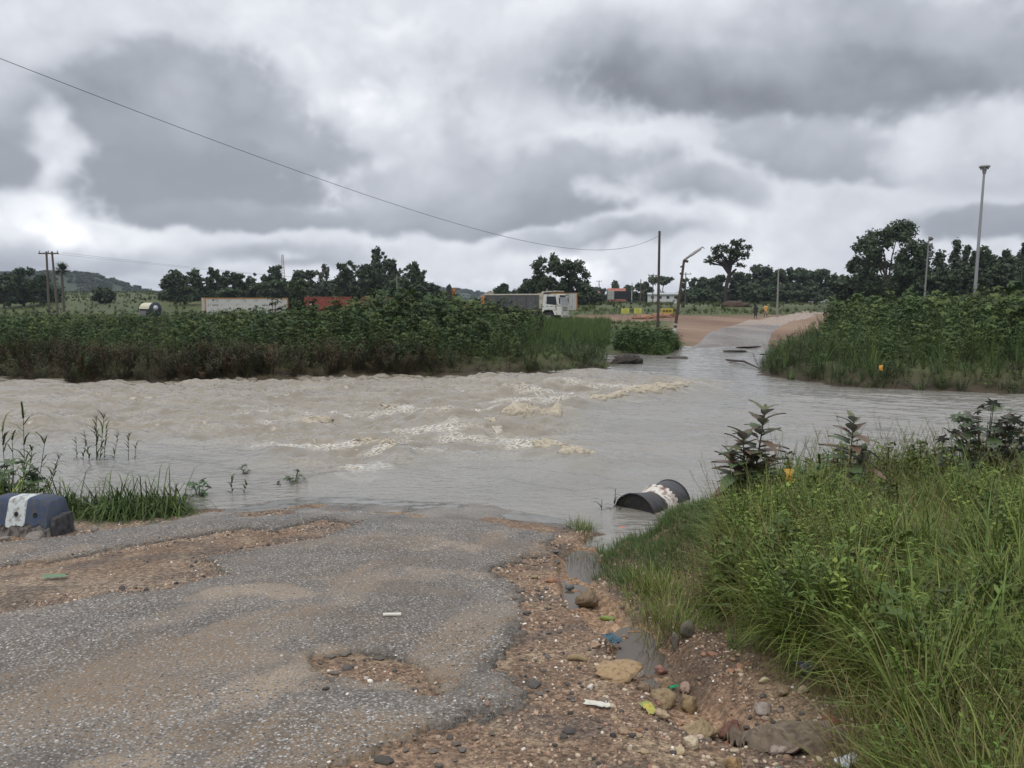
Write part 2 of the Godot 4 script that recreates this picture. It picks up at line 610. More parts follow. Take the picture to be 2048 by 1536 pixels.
func wave(x: float, z: float) -> float:
	var off := -shore(x, z)
	var t := smoothstep(-1.1, 0.9, sample(rapids, x, z))
	var calm := smoothstep(0.0, 3.0, off)
	var n := noise.get_noise_2d(x * 16.0 + 3.0 * noise.get_noise_2d(x * 6.0, z * 6.0), z * 34.0)
	var m := noise.get_noise_2d(x * 38.0 + 90.0, z * 70.0)
	var big := noise.get_noise_2d(x * 7.0 + 11.0, z * 13.0)
	var h := t * calm * (0.17 * big + 0.15 * (0.35 - absf(n)) + 0.065 * m)
	# long streaming ripples on the smooth tongue that runs over the road
	var a := x * 0.86 + z * 0.50
	var b := -x * 0.50 + z * 0.86
	var r := noise.get_noise_2d(a * 5.0, b * 30.0)
	h += (1.0 - t) * smoothstep(0.3, 4.0, off) * (0.050 * r + 0.010 * m) * (1.0 if z > -21.0 else 0.4)
	h += (1.0 - t) * smoothstep(0.2, 2.0, off) * 0.05 * noise.get_noise_2d(a * 11.0 + 40.0, b * 16.0) * smoothstep(-13.5, -11.5, z) * smoothstep(3.5, 0.0, x)
	for c in crests:
		var p: PackedVector2Array = c[0]
		if x > p[0].x - 1.5 and x < p[p.size() - 1].x + 1.5:
			var e := near_line(p, Vector2(x, z))
			if e < 1.6: h += float(c[1]) * 0.62 * exp(-e * e / (float(c[2]) * float(c[2])))
	return h

var crests := [
	# line of the crest, height, half width, label
	[PackedVector2Array([Vector2(1.5, -18.5), Vector2(2.4, -19.4), Vector2(3.2, -20.2), Vector2(4.1, -21.1), Vector2(5.0, -21.9)]), 0.30, 0.55, "long tan breaking wave reaching towards the far road"],
	[PackedVector2Array([Vector2(-0.3, -16.9), Vector2(0.3, -16.5), Vector2(0.8, -16.4), Vector2(1.15, -16.5)]), 0.30, 0.55, "broad tan breaking wave beside the smooth tongue of water"],
	[PackedVector2Array([Vector2(-1.75, -16.5), Vector2(-1.45, -16.3), Vector2(-1.1, -16.0)]), 0.24, 0.45, "small tan breaking wave left of the broad one"],
	[PackedVector2Array([Vector2(-0.9, -15.9), Vector2(-0.55, -15.6), Vector2(-0.25, -15.3)]), 0.17, 0.4, "low tan breaking wave just below the broad one"],
	[PackedVector2Array([Vector2(0.3, -13.5), Vector2(0.6, -13.1), Vector2(0.85, -12.5), Vector2(1.1, -11.95)]), 0.19, 0.42, "tan breaking wave that curves down towards the drum"],
	[PackedVector2Array([Vector2(-2.75, -13.5), Vector2(-2.3, -13.35), Vector2(-1.95, -13.0), Vector2(-1.68, -12.4)]), 0.21, 0.4, "tan breaking wave with a tall right end, nearest the tar"],
	[PackedVector2Array([Vector2(1.1, -22.5), Vector2(1.45, -23.0), Vector2(1.8, -23.2)]), 0.26, 0.5, "farthest small tan breaking wave below the reed bank"],
	[PackedVector2Array([Vector2(-0.35, -20.9), Vector2(0.0, -21.1), Vector2(0.4, -21.3)]), 0.24, 0.5, "small tan breaking wave behind the left of the broad one"],
	[PackedVector2Array([Vector2(-2.9, -17.7), Vector2(-2.6, -17.6), Vector2(-2.3, -17.4)]), 0.20, 0.4, "little tan breaking wave in mid river"],
	[PackedVector2Array([Vector2(-4.1, -15.7), Vector2(-3.9, -16.0), Vector2(-3.6, -16.3)]), 0.16, 0.4, "little tan breaking wave farthest left in the rapids"],
	[PackedVector2Array([Vector2(-2.65, -10.75), Vector2(-2.3, -11.3), Vector2(-2.0, -11.75), Vector2(-1.68, -12.25)]), 0.075, 0.26, "thin white foam line where the rapids meet the tar"],
]

func crest_mesh(p: PackedVector2Array, high: float, half: float, seed_: int) -> ArrayMesh:
	var total := 0.0
	for i in p.size() - 1: total += p[i].distance_to(p[i + 1])
	var nu := int(total / 0.045) + 2
	var nv := 26
	var lump := FastNoiseLite.new()
	lump.seed = seed_
	lump.frequency = 1.0
	lump.fractal_octaves = 4
	var v := PackedVector3Array()
	var c := PackedColorArray()
	var idx := PackedInt32Array()
	for i in nu:
		var s := total * i / (nu - 1.0)
		var k := 0
		while k < p.size() - 2 and s > p[k].distance_to(p[k + 1]):
			s -= p[k].distance_to(p[k + 1])
			k += 1
		var a := p[k]
		var b := p[k + 1]
		var o := a.lerp(b, clampf(s / a.distance_to(b), 0.0, 1.0))
		var dir := (p[mini(k + 2, p.size() - 1)] - p[maxi(k - 1, 0)]).normalized()
		var out := Vector2(-dir.y, dir.x)
		if out.y < 0.0: out = -out
		var e := i / (nu - 1.0)
		var ragged := lump.get_noise_2d(s * 2.3 + k * 7.0, seed_)
		var taper := smoothstep(0.0, 0.16, e) * smoothstep(1.0, 0.86, e) * (0.74 + 0.42 * ragged)
		for j in nv:
			var t := j / (nv - 1.0) * 2.0 - 1.0
			var n := lump.get_noise_3d(o.x * 5.0, t * 3.0, o.y * 5.0)
			var n2 := lump.get_noise_3d(o.x * 22.0, t * 3.5, o.y * 22.0)
			var wide := half * (0.70 + 0.4 * ragged) * (0.55 + 0.45 * taper)
			var q := o + out * (t * wide + 0.07 * n) + dir * 0.06 * n2
			var y := high * 0.86 * taper * pow(maxf(0.0, 1.0 - t * t), 0.65) * (0.84 + 0.20 * n + 0.10 * n2)
			v.append(Vector3(q.x, wave(q.x, q.y) * 0.62 + y - 0.03 - 0.07 * smoothstep(0.75, 1.0, absf(t)), q.y))
			var g := clampf(0.55 + 0.7 * n2 + 0.3 * n, 0.0, 1.0)
			c.append(Color(0.235, 0.205, 0.16).lerp(Color(0.30, 0.255, 0.195).lerp(Color(0.53, 0.47, 0.365), g), smoothstep(0.0, 0.45, (1.0 - absf(t)) * taper + 0.25 * n2)))
	for i in nu - 1:
		for j in nv - 1:
			var k := i * nv + j
			idx.append_array([k, k + nv, k + nv + 1, k, k + nv + 1, k + 1])
	var ar := []
	ar.resize(Mesh.ARRAY_MAX)
	ar[Mesh.ARRAY_VERTEX] = v
	ar[Mesh.ARRAY_COLOR] = c
	ar[Mesh.ARRAY_INDEX] = idx
	var m := ArrayMesh.new()
	m.add_surface_from_arrays(Mesh.PRIMITIVE_TRIANGLES, ar)
	var st := SurfaceTool.new()
	st.create_from(m, 0)
	st.generate_normals()
	return st.commit()

func tar_edge(x: float, z: float) -> float:
	var s := sample(tar, x, z)
	if absf(s) > 0.5: return s
	return s + 0.10 * noise.get_noise_2d(x * 40.0, z * 40.0) + 0.065 * noise.get_noise_2d(x * 120.0, z * 120.0) + 0.035 * noise.get_noise_2d(x * 330.0, z * 330.0)

func crack(x: float, z: float) -> float:
	# thin cracks in the tar near the water and along the broken right side
	var where := smoothstep(2.4, 1.4, shore(x, z)) + smoothstep(0.55, 0.25, sample(tar, x, z)) * smoothstep(-1.4, -0.8, x)
	if where < 0.05: return 0.0
	var w := noise.get_noise_2d(x * 25.0, z * 25.0) * 0.25
	return clampf(where, 0.0, 1.0) * (1.0 - smoothstep(0.0, 0.030, absf(noise.get_noise_2d(x * 15.0 + 3.0 + w * 4.0, z * 22.0)))) * smoothstep(-0.1, 0.12, noise.get_noise_2d(x * 10.0 - 60.0, z * 10.0))

func tar_height(x: float, z: float) -> float:
	var s := tar_edge(x, z)
	var near_water := 1.0 - smoothstep(0.5, 1.6, shore(x, z))
	return gh(x, z) + lerpf(-0.05, 0.034, smoothstep(-0.04, 0.02, s)) - 0.016 * (1.0 - smoothstep(0.0, 0.12, s)) + 0.007 * noise.get_noise_2d(x * 30.0, z * 30.0) - 0.016 * crack(x, z) - near_water * (0.034 - 0.060 * noise.get_noise_2d(x * 13.0 + 4.0, z * 26.0) - 0.016 * noise.get_noise_2d(x * 60.0, z * 90.0))

func tar_look(x: float, z: float, _y: float) -> Color:
	var n := noise.get_noise_2d(x * 18.0 + 5.0, z * 30.0)
	var k := 0.70 + 0.20 * n
	var s := tar_edge(x, z)
	k *= lerpf(0.62, 1.0, smoothstep(0.0, 0.1, s)) # fresh black tar where the edge has broken away
	k *= 1.0 - 0.45 * crack(x, z)
	# wetted tar is darker towards the water, with bleached scabs of cement
	var wet := 1.0 - smoothstep(0.2, 1.3, shore(x, z) + 0.5 * n)
	k *= lerpf(1.0, 0.70, wet)
	var scab := smoothstep(0.16, 0.24, noise.get_noise_2d(x * 12.0 - 20.0, z * 30.0 + 8.0)) * (1.0 - smoothstep(0.8, 1.7, shore(x, z)))
	return Color(k, k * 0.985, k * 0.97).lerp(Color(1, 0.98, 0.95), scab * 0.6)

func sand_cover() -> ImageTexture:
	# how much washed-on sand lies on the tar: streaks along the flow, and drifts
	var area := road_area
	var N := 420
	var im := Image.create(N, N, false, Image.FORMAT_RGBA8)
	var drifts := [[-0.9, -7.2, 1.5, 0.35, 0.05, 0.9], [-1.5, -7.35, 0.8, 0.2, 0.0, 0.85], [-1.75, -5.5, 0.7, 0.22, 0.15, 0.9], [-1.15, -5.9, 0.9, 0.25, 0.1, 0.7], [-0.45, -6.15, 0.5, 0.2, -0.1, 0.8], [-1.15, -3.9, 1.0, 0.20, 1.2, 0.95], [-1.45, -3.0, 0.9, 0.2, 1.2, 0.9], [-2.1, -4.9, 0.9, 0.15, 1.1, 0.6], [-1.2, -5.0, 1.0, 0.13, 1.25, 0.6], [-0.6, -3.95, 0.5, 0.12, -0.3, 0.8], [0.1, -5.3, 0.35, 0.4, 0.0, 0.55]]
	for j in N:
		for i in N:
			var x := area.position.x + area.size.x * (i + 0.5) / N
			var z := area.position.y + area.size.y * (j + 0.5) / N
			var a := x * 0.26 - z * 0.966
			var b := x * 0.966 + z * 0.26
			var n := noise.get_noise_2d(a * 3.2, b * 26.0) + 0.35 * noise.get_noise_2d(a * 9.0, b * 80.0 + 9.0)
			var n2 := noise.get_noise_2d(x * 40.0 + 17.0, z * 40.0)
			var n3 := noise.get_noise_2d(x * 12.0 - 30.0, z * 22.0)
			var s := 0.24 + 0.70 * smoothstep(-0.05, 0.28, n) * clampf(0.7 + n3 * 2.0, 0.0, 1.0) + 0.3 * smoothstep(0.05, 0.35, n3)
			for d in drifts:
				var dx: float = x - d[0]
				var dz: float = z - d[1]
				var u: float = (dx * cos(d[4]) - dz * sin(d[4])) / d[2]
				var w: float = (dx * sin(d[4]) + dz * cos(d[4])) / d[3]
				s = maxf(s, d[5] * (1.0 - smoothstep(0.35, 1.15, sqrt(u * u + w * w) + 0.9 * n2 + 0.5 * n3)))
			s = clampf(s + 0.16 * n2, 0.0, 1.0)
			# grey silt towards the water, warm sand higher up
			var grey := smoothstep(-7.4, -8.9, z + 0.6 * n3)
			s = maxf(s * (1.0 - grey), grey * clampf(0.55 + 0.9 * n + 0.5 * n2, 0.0, 0.9))
			var c := lin(0.39, 0.295, 0.205).lerp(lin(0.25, 0.175, 0.11), clampf(0.4 + n3 * 2.2, 0.0, 1.0)).lerp(lin(0.29, 0.265, 0.235), grey)
			c.a = s
			im.set_pixel(i, j, c)
	return ImageTexture.create_from_image(im)

var road_area := Rect2(-8.0, -11.0, 9.2, 10.0)

func build_setting() -> void:
	# --- ground
	var soil := StandardMaterial3D.new()
	soil.vertex_color_use_as_albedo = true
	soil.albedo_texture = ramped(cells(4, 0.09, FastNoiseLite.RETURN_CELL_VALUE), gradient([[0.0, 0.30, 0.27, 0.25], [0.3, 0.46, 0.43, 0.41], [0.6, 0.62, 0.60, 0.57], [0.82, 0.72, 0.66, 0.60], [1.0, 1.0, 0.97, 0.93]]), grain(9, 0.02), 0.35)
	soil.heightmap_enabled = true
	soil.heightmap_texture = ImageTexture.create_from_image(cells(4, 0.09, FastNoiseLite.RETURN_DISTANCE))
	soil.heightmap_scale = -0.6
	soil.roughness = 0.72
	soil.uv1_triplanar = true
	soil.uv1_world_triplanar = true
	soil.uv1_scale = Vector3.ONE * 1.7
	soil.metallic_specular = 0.35
	var xs := axis([[-6.2, 4.6, 0.04, 1.0], [4.6, 2600.0, 0.045, 1.085], [-6.24, -2600.0, -0.045, 1.085]])
	var zs := axis([[-10.4, -2.0, 0.04, 1.0], [-2.0, 60.0, 0.06, 1.35], [-10.44, -2800.0, -0.045, 1.05]])
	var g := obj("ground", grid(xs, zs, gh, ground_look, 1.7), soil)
	tag(g, "earth banks and grassy land on both sides of the flooded river", "", "", "structure")

	# --- the broken tar road
	var road := StandardMaterial3D.new()
	road.vertex_color_use_as_albedo = true
	var chips := cells(21, 0.085, FastNoiseLite.RETURN_CELL_VALUE, 1024)
	road.albedo_texture = ramped(chips, gradient([[0.0, 0.072, 0.069, 0.067], [0.40, 0.108, 0.102, 0.098], [0.60, 0.175, 0.166, 0.157], [0.78, 0.28, 0.267, 0.252], [0.93, 0.42, 0.402, 0.38], [1.0, 0.56, 0.54, 0.51]]), grain(3, 0.03, 4, 1024), 0.4)
	var low := cells(21, 0.085, FastNoiseLite.RETURN_DISTANCE, 1024)
	road.heightmap_enabled = true
	road.heightmap_texture = ImageTexture.create_from_image(low)
	road.heightmap_scale = -0.6
	road.detail_enabled = true
	road.detail_uv_layer = BaseMaterial3D.DETAIL_UV_2
	road.detail_albedo = sand_cover()
	var hollow := Gradient.new()
	hollow.offsets = PackedFloat32Array([0.0, 0.40, 0.62, 1.0])
	hollow.colors = PackedColorArray([Color(1, 1, 1), Color(0.85, 0.85, 0.85), Color(0.38, 0.38, 0.38), Color(0.06, 0.06, 0.06)])
	road.detail_mask = ramped(chips, hollow, grain(33, 0.05, 3, 1024), 0.75)
	road.roughness = 0.58
	road.uv1_triplanar = true
	road.uv1_world_triplanar = true
	road.uv1_scale = Vector3.ONE * 1.15
	road.metallic_specular = 0.4
	var rx := axis([[-6.0, 1.1, 0.022, 1.0], [-6.02, -14.0, -0.05, 1.2]])
	var rz := axis([[-10.9, -2.2, 0.022, 1.0], [-2.2, 12.0, 0.05, 1.2]])
	tag(obj("road", grid(rx, rz, tar_height, tar_look, 1.15, road_area), road), "broken grey tar road running down into the flood water", "", "", "structure")

	# --- the river
	var river := StandardMaterial3D.new()
	river.vertex_color_use_as_albedo = true
	river.roughness = 0.09
	river.metallic_specular = 0.45
	river.heightmap_enabled = true
	river.heightmap_texture = ImageTexture.create_from_image(grain(14, 0.012, 5, 1024))
	river.heightmap_scale = 1.6
	river.detail_enabled = true
	river.detail_uv_layer = BaseMaterial3D.DETAIL_UV_2
	river.detail_albedo = foam_cover()
	var lace := Gradient.new()
	lace.offsets = PackedFloat32Array([0.0, 0.50, 0.64, 0.78, 1.0])
	lace.colors = PackedColorArray([Color(0.0, 0, 0), Color(0.06, 0, 0), Color(0.5, 0, 0), Color(0.95, 0, 0), Color(1, 0, 0)])
	var strands := FastNoiseLite.new()
	strands.seed = 15
	strands.frequency = 0.03
	strands.fractal_type = FastNoiseLite.FRACTAL_RIDGED
	strands.fractal_octaves = 4
	river.detail_mask = ramped(strands.get_seamless_image(1024, 1024, false, false, 0.15), lace)
	var wx := axis([[-9.0, 7.0, 0.065, 1.0], [7.0, 80.0, 0.07, 1.06], [-9.06, -80.0, -0.07, 1.06]])
	var wz := axis([[-24.0, -7.6, 0.062, 1.0], [-24.06, -47.0, -0.07, 1.02]])
	tag(obj("river_water", grid(wx, wz, wave, func(x, z, _y): return water_look(x, z), 0.22, foam_area, 2.0), river), "brown flood water racing across the ford", "", "", "structure")
	var froth := tinted(0.8)
	froth.heightmap_enabled = true
	froth.heightmap_texture = ImageTexture.create_from_image(cells(71, 0.06, FastNoiseLite.RETURN_DISTANCE, 512))
	froth.heightmap_scale = -1.6
	froth.uv1_triplanar = true
	froth.uv1_world_triplanar = true
	froth.uv1_scale = Vector3(1.6, 1.6, 0.8)
	for i in crests.size():
		var c = crests[i]
		tag(obj("breaking_wave", crest_mesh(c[0], c[1], c[2], 40 + i), froth), c[3], "", "", "structure")

	# --- the thin sheet of water that laps over the road end
	var film := StandardMaterial3D.new()
	film.albedo_color = lin(0.165, 0.158, 0.138)
	film.roughness = 0.12
	film.metallic_specular = 0.42
	var film_height := func(x, z):
		var s := shore(x, z)
		if sample(tar, x, z) < -0.05: return gh(x, z) - 0.06
		return gh(x, z) + lerpf(0.020, -0.034, smoothstep(-0.1, 1.55, s + 0.7 * noise.get_noise_2d(x * 14.0 + 77.0, z * 20.0)))
	tag(obj("shallow_water", grid(axis([[-3.9, 0.95, 0.03, 1.0]]), axis([[-10.0, -7.2, 0.03, 1.0]]), film_height, func(_x, _z, _y): return Color.WHITE, 1.0), film), "thin sheet of muddy water lapping over the end of the tar", "", "", "structure")
	# --- standing water in the washed-out gully
	var pool := StandardMaterial3D.new()
	pool.albedo_color = lin(0.095, 0.075, 0.055)
	pool.roughness = 0.03
	pool.metallic_specular = 0.4
	for i in pools.size():
		var p = pools[i]
		var st := begin()
		for k in 24:
			var a := TAU * k / 24
			var b := TAU * (k + 1) / 24
			tri(st, Vector3.ZERO, Vector3(cos(a) * p[1], 0, sin(a) * p[2]) * 1.22, Vector3(cos(b) * p[1], 0, sin(b) * p[2]) * 1.22)
		var o := obj("puddle", done(st), pool)
		o.position = Vector3(p[0].x, pool_level(i), p[0].y)
		tag(o, p[3], "", "", "structure")

	# --- the road on the far side, wet where it leaves the river
	var wet := StandardMaterial3D.new()
	wet.vertex_color_use_as_albedo = true
	wet.albedo_texture = soil.albedo_texture
	wet.roughness_texture = ImageTexture.create_from_image(grain(51, 0.03, 4, 256))
	wet.roughness = 0.75
	wet.metallic_specular = 0.45
	var st := begin()
	var left := PackedVector2Array([Vector2(-115, 40), Vector2(-100, 31), Vector2(-85, 24), Vector2(-70, 18.4), Vector2(-55, 12.8), Vector2(-46, 10.2), Vector2(-40, 8.2), Vector2(-36, 6.4)])
	var right := PackedVector2Array([Vector2(-115, 46), Vector2(-100, 37), Vector2(-85, 29), Vector2(-70, 23.2), Vector2(-55, 17.6), Vector2(-46, 14.6), Vector2(-40, 12.9), Vector2(-36, 11.6)])
	var rows: Array = []
	var zz := -115.0
	while zz < -36.0:
		var row: Array = []
		for k in 25:
			var x := lerpf(along(left, zz), along(right, zz), k / 24.0) + 0.5 * noise.get_noise_2d(zz * 3.0, k * 0.3) * (1.0 if k in [0, 24] else 0.0)
			var sag := 0.05 * (1.0 - pow(absf(k / 12.0 - 1.0), 3.0)) + 0.03 - 0.14 * smoothstep(0.82, 1.0, absf(k / 12.0 - 1.0))
			row.append(Vector3(x, gh(x, zz) + sag + 0.03 * noise.get_noise_2d(x * 12.0, zz * 4.0), zz))
		rows.append(row)
		zz += 0.55
	st.set_smooth_group(1)
	for j in rows.size() - 1:
		for k in 24:
			for q in [rows[j][k], rows[j][k + 1], rows[j + 1][k + 1], rows[j][k], rows[j + 1][k + 1], rows[j + 1][k]]:
				var n := noise.get_noise_2d(q.x * 5.0, q.z * 2.0)
				var dry := smoothstep(-58.0, -78.0, q.z + 14.0 * n)
				st.set_color(Color(0.30, 0.265, 0.235).lerp(Color(0.21, 0.17, 0.145), clampf(0.5 + 2.2 * n, 0, 1)).lerp(Color(0.52, 0.39, 0.285), dry))
				st.set_uv(Vector2(q.x, q.z) * 0.6)
				st.add_vertex(q)
	tag(obj("dirt_road", done(st), wet), "wet sandy road climbing out of the river on the far side", "", "", "structure")

var foam_area := Rect2(-14.0, -29.0, 24.0, 20.0)

func water_look(x: float, z: float) -> Color:
	var n := noise.get_noise_2d(x * 5.0, z * 12.0)
	var t := smoothstep(-1.0, 1.0, sample(rapids, x, z))
	return Color(0.222, 0.209, 0.185).lerp(Color(0.242, 0.212, 0.170), t) * (1.0 + 0.15 * n)

func foam_cover() -> ImageTexture:
	var N := 400
	var im := Image.create(N, N, false, Image.FORMAT_RGBA8)
	var spots := [[-3.0, -13.3, 1.4, 0.35], [-0.6, -13.9, 1.6, 0.7], [0.3, -13.3, 0.8, 0.5], [-2.0, -12.6, 0.8, 0.25], [-2.2, -11.5, 0.45, 0.5], [-1.9, -17.2, 1.6, 0.5], [0.9, -19.3, 1.5, 0.9], [2.0, -20.9, 2.4, 0.7], [-3.4, -17.0, 1.2, 0.4], [-0.7, -17.4, 1.0, 0.5], [-5.4, -17.2, 0.8, 0.35], [-4.3, -15.9, 0.9, 0.3], [-1.6, -15.0, 1.6, 0.5], [3.0, -22.4, 2.0, 0.5], [-0.5, -21.6, 1.6, 0.5]]
	for j in N:
		for i in N:
			var x := foam_area.position.x + foam_area.size.x * (i + 0.5) / N
			var z := foam_area.position.y + foam_area.size.y * (j + 0.5) / N
			var s := 0.0
			if sample(rapids, x, z) > -0.6:
				s = 0.20 * smoothstep(0.1, 0.4, noise.get_noise_2d(x * 9.0, z * 22.0))
				for p in spots:
					s = maxf(s, 1.0 - smoothstep(0.2, 1.2, Vector2((x - p[0]) / p[2], (z - p[1]) / p[3]).length() + 0.7 * noise.get_noise_2d(x * 20.0, z * 35.0)))
			var c := lin(0.62, 0.585, 0.52)
			c.a = s
			im.set_pixel(i, j, c)
	return ImageTexture.create_from_image(im)

func _ready() -> void:
	rng.seed = 2024
	noise.seed = 7
	noise.frequency = 0.05
	noise.fractal_octaves = 3
	fine.seed = 19
	fine.frequency = 0.1
	fine.fractal_octaves = 3
	# --- camera, sky, light
	var cam := Camera3D.new()
	cam.name = "camera"
	cam.fov = 50.0
	cam.near = 0.05
	cam.far = 6000.0
	cam.position = Vector3(0, 2.4, 0)
	cam.rotation_degrees.x = -5.82
	add_child(cam)
	var env := Environment.new()
	env.background_mode = Environment.BG_SKY
	env.sky = make_sky()
	env.tonemap_mode = Environment.TONE_MAPPER_LINEAR
	env.tonemap_exposure = 1.14
	env.fog_enabled = true
	env.fog_density = 0.0002
	env.fog_light_color = Color(0.80, 0.84, 0.90)
	env.sdfgi_enabled = true
	env.ssao_enabled = true
	env.ssil_enabled = true
	var world := WorldEnvironment.new()
	world.name = "world_environment"
	world.environment = env
	add_child(world)
	var sun := DirectionalLight3D.new()
	sun.name = "sun"
	sun.light_energy = 0.4
	sun.light_color = Color(1.0, 0.985, 0.95)
	sun.light_angular_distance = 30.0
	sun.shadow_enabled = true
	sun.rotation_degrees = Vector3(-62, -28, 0)
	add_child(sun)
	# --- outlines that the land is built from
	var z := -24.5
	far_land = field(PackedVector2Array([Vector2(-130, z), Vector2(-15.6, -25), Vector2(-12.7, -23.7), Vector2(-9.1, -24.1), Vector2(-5, -25.6), Vector2(-0.4, -26.9), Vector2(3.3, -28.4), Vector2(3.9, -30.5), Vector2(4.3, -33), Vector2(5.2, -36), Vector2(7.6, -38.5), Vector2(9, -42), Vector2(11.5, -44.2), Vector2(13, -41), Vector2(12.2, -38), Vector2(9.5, -31), Vector2(7.9, -26.2), Vector2(9.3, -22.8), Vector2(11.4, -21.6), Vector2(13, -21), Vector2(130, -16), Vector2(130, -200), Vector2(-130, -200)]), -120, -120, 120, -14, 0.6)
	rapids = field(PackedVector2Array([Vector2(-80, -28), Vector2(-80, -14.6), Vector2(-6.5, -14.2), Vector2(-4, -13.4), Vector2(-2.6, -10.8), Vector2(-1.66, -12.2), Vector2(0.2, -12.9), Vector2(1.0, -12.1), Vector2(0.9, -13.6), Vector2(1.2, -16.3), Vector2(1.7, -18.4), Vector2(5, -21.9), Vector2(6, -24), Vector2(3, -28), Vector2(-5, -26.5)]), -20, -30, 10, -8, 0.25)
	clearing = field(PackedVector2Array([Vector2(5.5, -88), Vector2(8, -104), Vector2(36, -107), Vector2(46, -112), Vector2(39, -98), Vector2(24, -62), Vector2(16, -46), Vector2(13, -40), Vector2(9, -40), Vector2(9.6, -52), Vector2(12.0, -64), Vector2(16, -82)]), -20, -130, 80, -20, 0.8)
	var tar_outline := PackedVector2Array([Vector2(-14, -1.5), Vector2(-7.5, -4.4), Vector2(-5.6, -6.7), Vector2(-4.74, -7.45), Vector2(-4.18, -8.0), Vector2(-3.75, -8.6), Vector2(-3.2, -9.3), Vector2(-2.6, -9.75), Vector2(-2.2, -10.6), Vector2(0.2, -10.8), Vector2(0.75, -9.4), Vector2(0.62, -8.25), Vector2(0.35, -7.6), Vector2(0.30, -7.1), Vector2(-0.06, -6.75), Vector2(-0.18, -6.3), Vector2(0.0, -5.95), Vector2(0.08, -5.5), Vector2(0.0, -4.86), Vector2(0.03, -4.6), Vector2(-0.12, -4.35), Vector2(0.02, -4.05), Vector2(0.05, -3.79), Vector2(-0.19, -3.56), Vector2(-0.42, -3.36), Vector2(-0.66, -3.1), Vector2(-0.8, -2.6), Vector2(-1, -1.5), Vector2(-1, 12), Vector2(-14, 12)])
	tar = field(tar_outline, -8, -11, 2, -1, 0.08)
	for hole in [PackedVector2Array([Vector2(-8, -5.4), Vector2(-5.2, -6.2), Vector2(-4.2, -6.6), Vector2(-3.82, -6.75), Vector2(-3.6, -7.1), Vector2(-3.2, -7.4), Vector2(-2.67, -7.85), Vector2(-2.3, -7.75), Vector2(-2.05, -8.45), Vector2(-1.6, -8.25), Vector2(-1.75, -7.5), Vector2(-2.2, -7.0), Vector2(-2.5, -6.62), Vector2(-2.2, -6.05), Vector2(-2.55, -5.62), Vector2(-3.0, -5.35), Vector2(-4.2, -4.7), Vector2(-8, -3.2)]),
			PackedVector2Array([Vector2(-1.06, -4.25), Vector2(-0.9, -4.42), Vector2(-0.67, -4.38), Vector2(-0.31, -4.02), Vector2(-0.40, -3.86), Vector2(-0.67, -3.96), Vector2(-0.87, -3.96)]),
			PackedVector2Array([Vector2(-3.1, -8.6), Vector2(-2.6, -8.95), Vector2(-2.35, -8.8), Vector2(-2.7, -8.5)])]:
		var f := field(hole, -8, -11, 2, -1, 0.08)
		for i in f.d.size(): tar.d[i] = minf(tar.d[i], -f.d[i])
	build_setting()
	build_land_cover()
	build_trees()
	build_far_objects()
	build_near_objects()

# ---------------------------------------------------------------- plants
class Leaves:
	var v := PackedVector3Array()
	var c := PackedColorArray()
	func t(a: Vector3, b: Vector3, d: Vector3, col: Color) -> void:
		v.append(a)
		v.append(b)
		v.append(d)
		c.append(col)
		c.append(col)
		c.append(col)
	func mesh() -> ArrayMesh:
		var a := []
		a.resize(Mesh.ARRAY_MAX)
		a[Mesh.ARRAY_VERTEX] = v
		a[Mesh.ARRAY_COLOR] = c
		var m := ArrayMesh.new()
		m.add_surface_from_arrays(Mesh.PRIMITIVE_TRIANGLES, a)
		return m

func grey(r: RandomNumberGenerator, lo: float, hi: float) -> Color:
	var k := r.randf_range(lo, hi)
	return Color(k, k * r.randf_range(0.96, 1.03), k * r.randf_range(0.85, 1.0))

func blade(l: Leaves, base: Vector3, dir: Vector3, length: float, wide: float, droop: float, col: Color, steps := 3) -> void:
	# a strap that narrows to a point and bends over
	var side := dir.cross(Vector3.UP)
	side = Vector3.RIGHT if side.length() < 0.01 else side.normalized()
	var p := base
	var d := dir.normalized()
	for i in steps:
		var w0 := wide * (1.0 - 0.85 * pow(float(i) / steps, 1.5)) * 0.5
		var w1 := wide * (1.0 - 0.85 * pow(float(i + 1) / steps, 1.5)) * 0.5
		var q := p + d * (length / steps)
		if i == steps - 1:
			l.t(p - side * w0, q, p + side * w0, col)
		else:
			l.t(p - side * w0, q - side * w1, q + side * w1, col)
			l.t(p - side * w0, q + side * w1, p + side * w0, col)
		p = q
		d = (d + Vector3(0, -droop / steps, 0) + Vector3(dir.x, 0, dir.z) * droop * 0.35 / steps).normalized()

func stalk(l: Leaves, a: Vector3, b: Vector3, r0: float, col: Color) -> void:
	var d := (b - a).normalized()
	var x := d.cross(Vector3(0.3, 0.2, 1.0)).normalized()
	var y := d.cross(x)
	for k in 3:
		var o := (x * cos(TAU * k / 3) + y * sin(TAU * k / 3)) * r0
		var n := (x * cos(TAU * (k + 1) / 3) + y * sin(TAU * (k + 1) / 3)) * r0
		l.t(a + o, b + o * 0.6, b + n * 0.6, col)
		l.t(a + o, b + n * 0.6, a + n, col)

func lance(l: Leaves, base: Vector3, dir: Vector3, up: Vector3, length: float, wide: float, col: Color) -> void:
	# a pointed leaf folded along its midrib
	var side := dir.cross(up).normalized() * wide * 0.5
	var mid := base + dir * length * 0.42
	var tip := base + dir * length - up * length * 0.14
	var lift := up * wide * 0.16
	l.t(base, mid + side + lift, mid, col)
	l.t(mid, mid + side + lift, tip, col)
	l.t(base, mid, mid - side + lift, col)
	l.t(mid, tip, mid - side + lift, col)

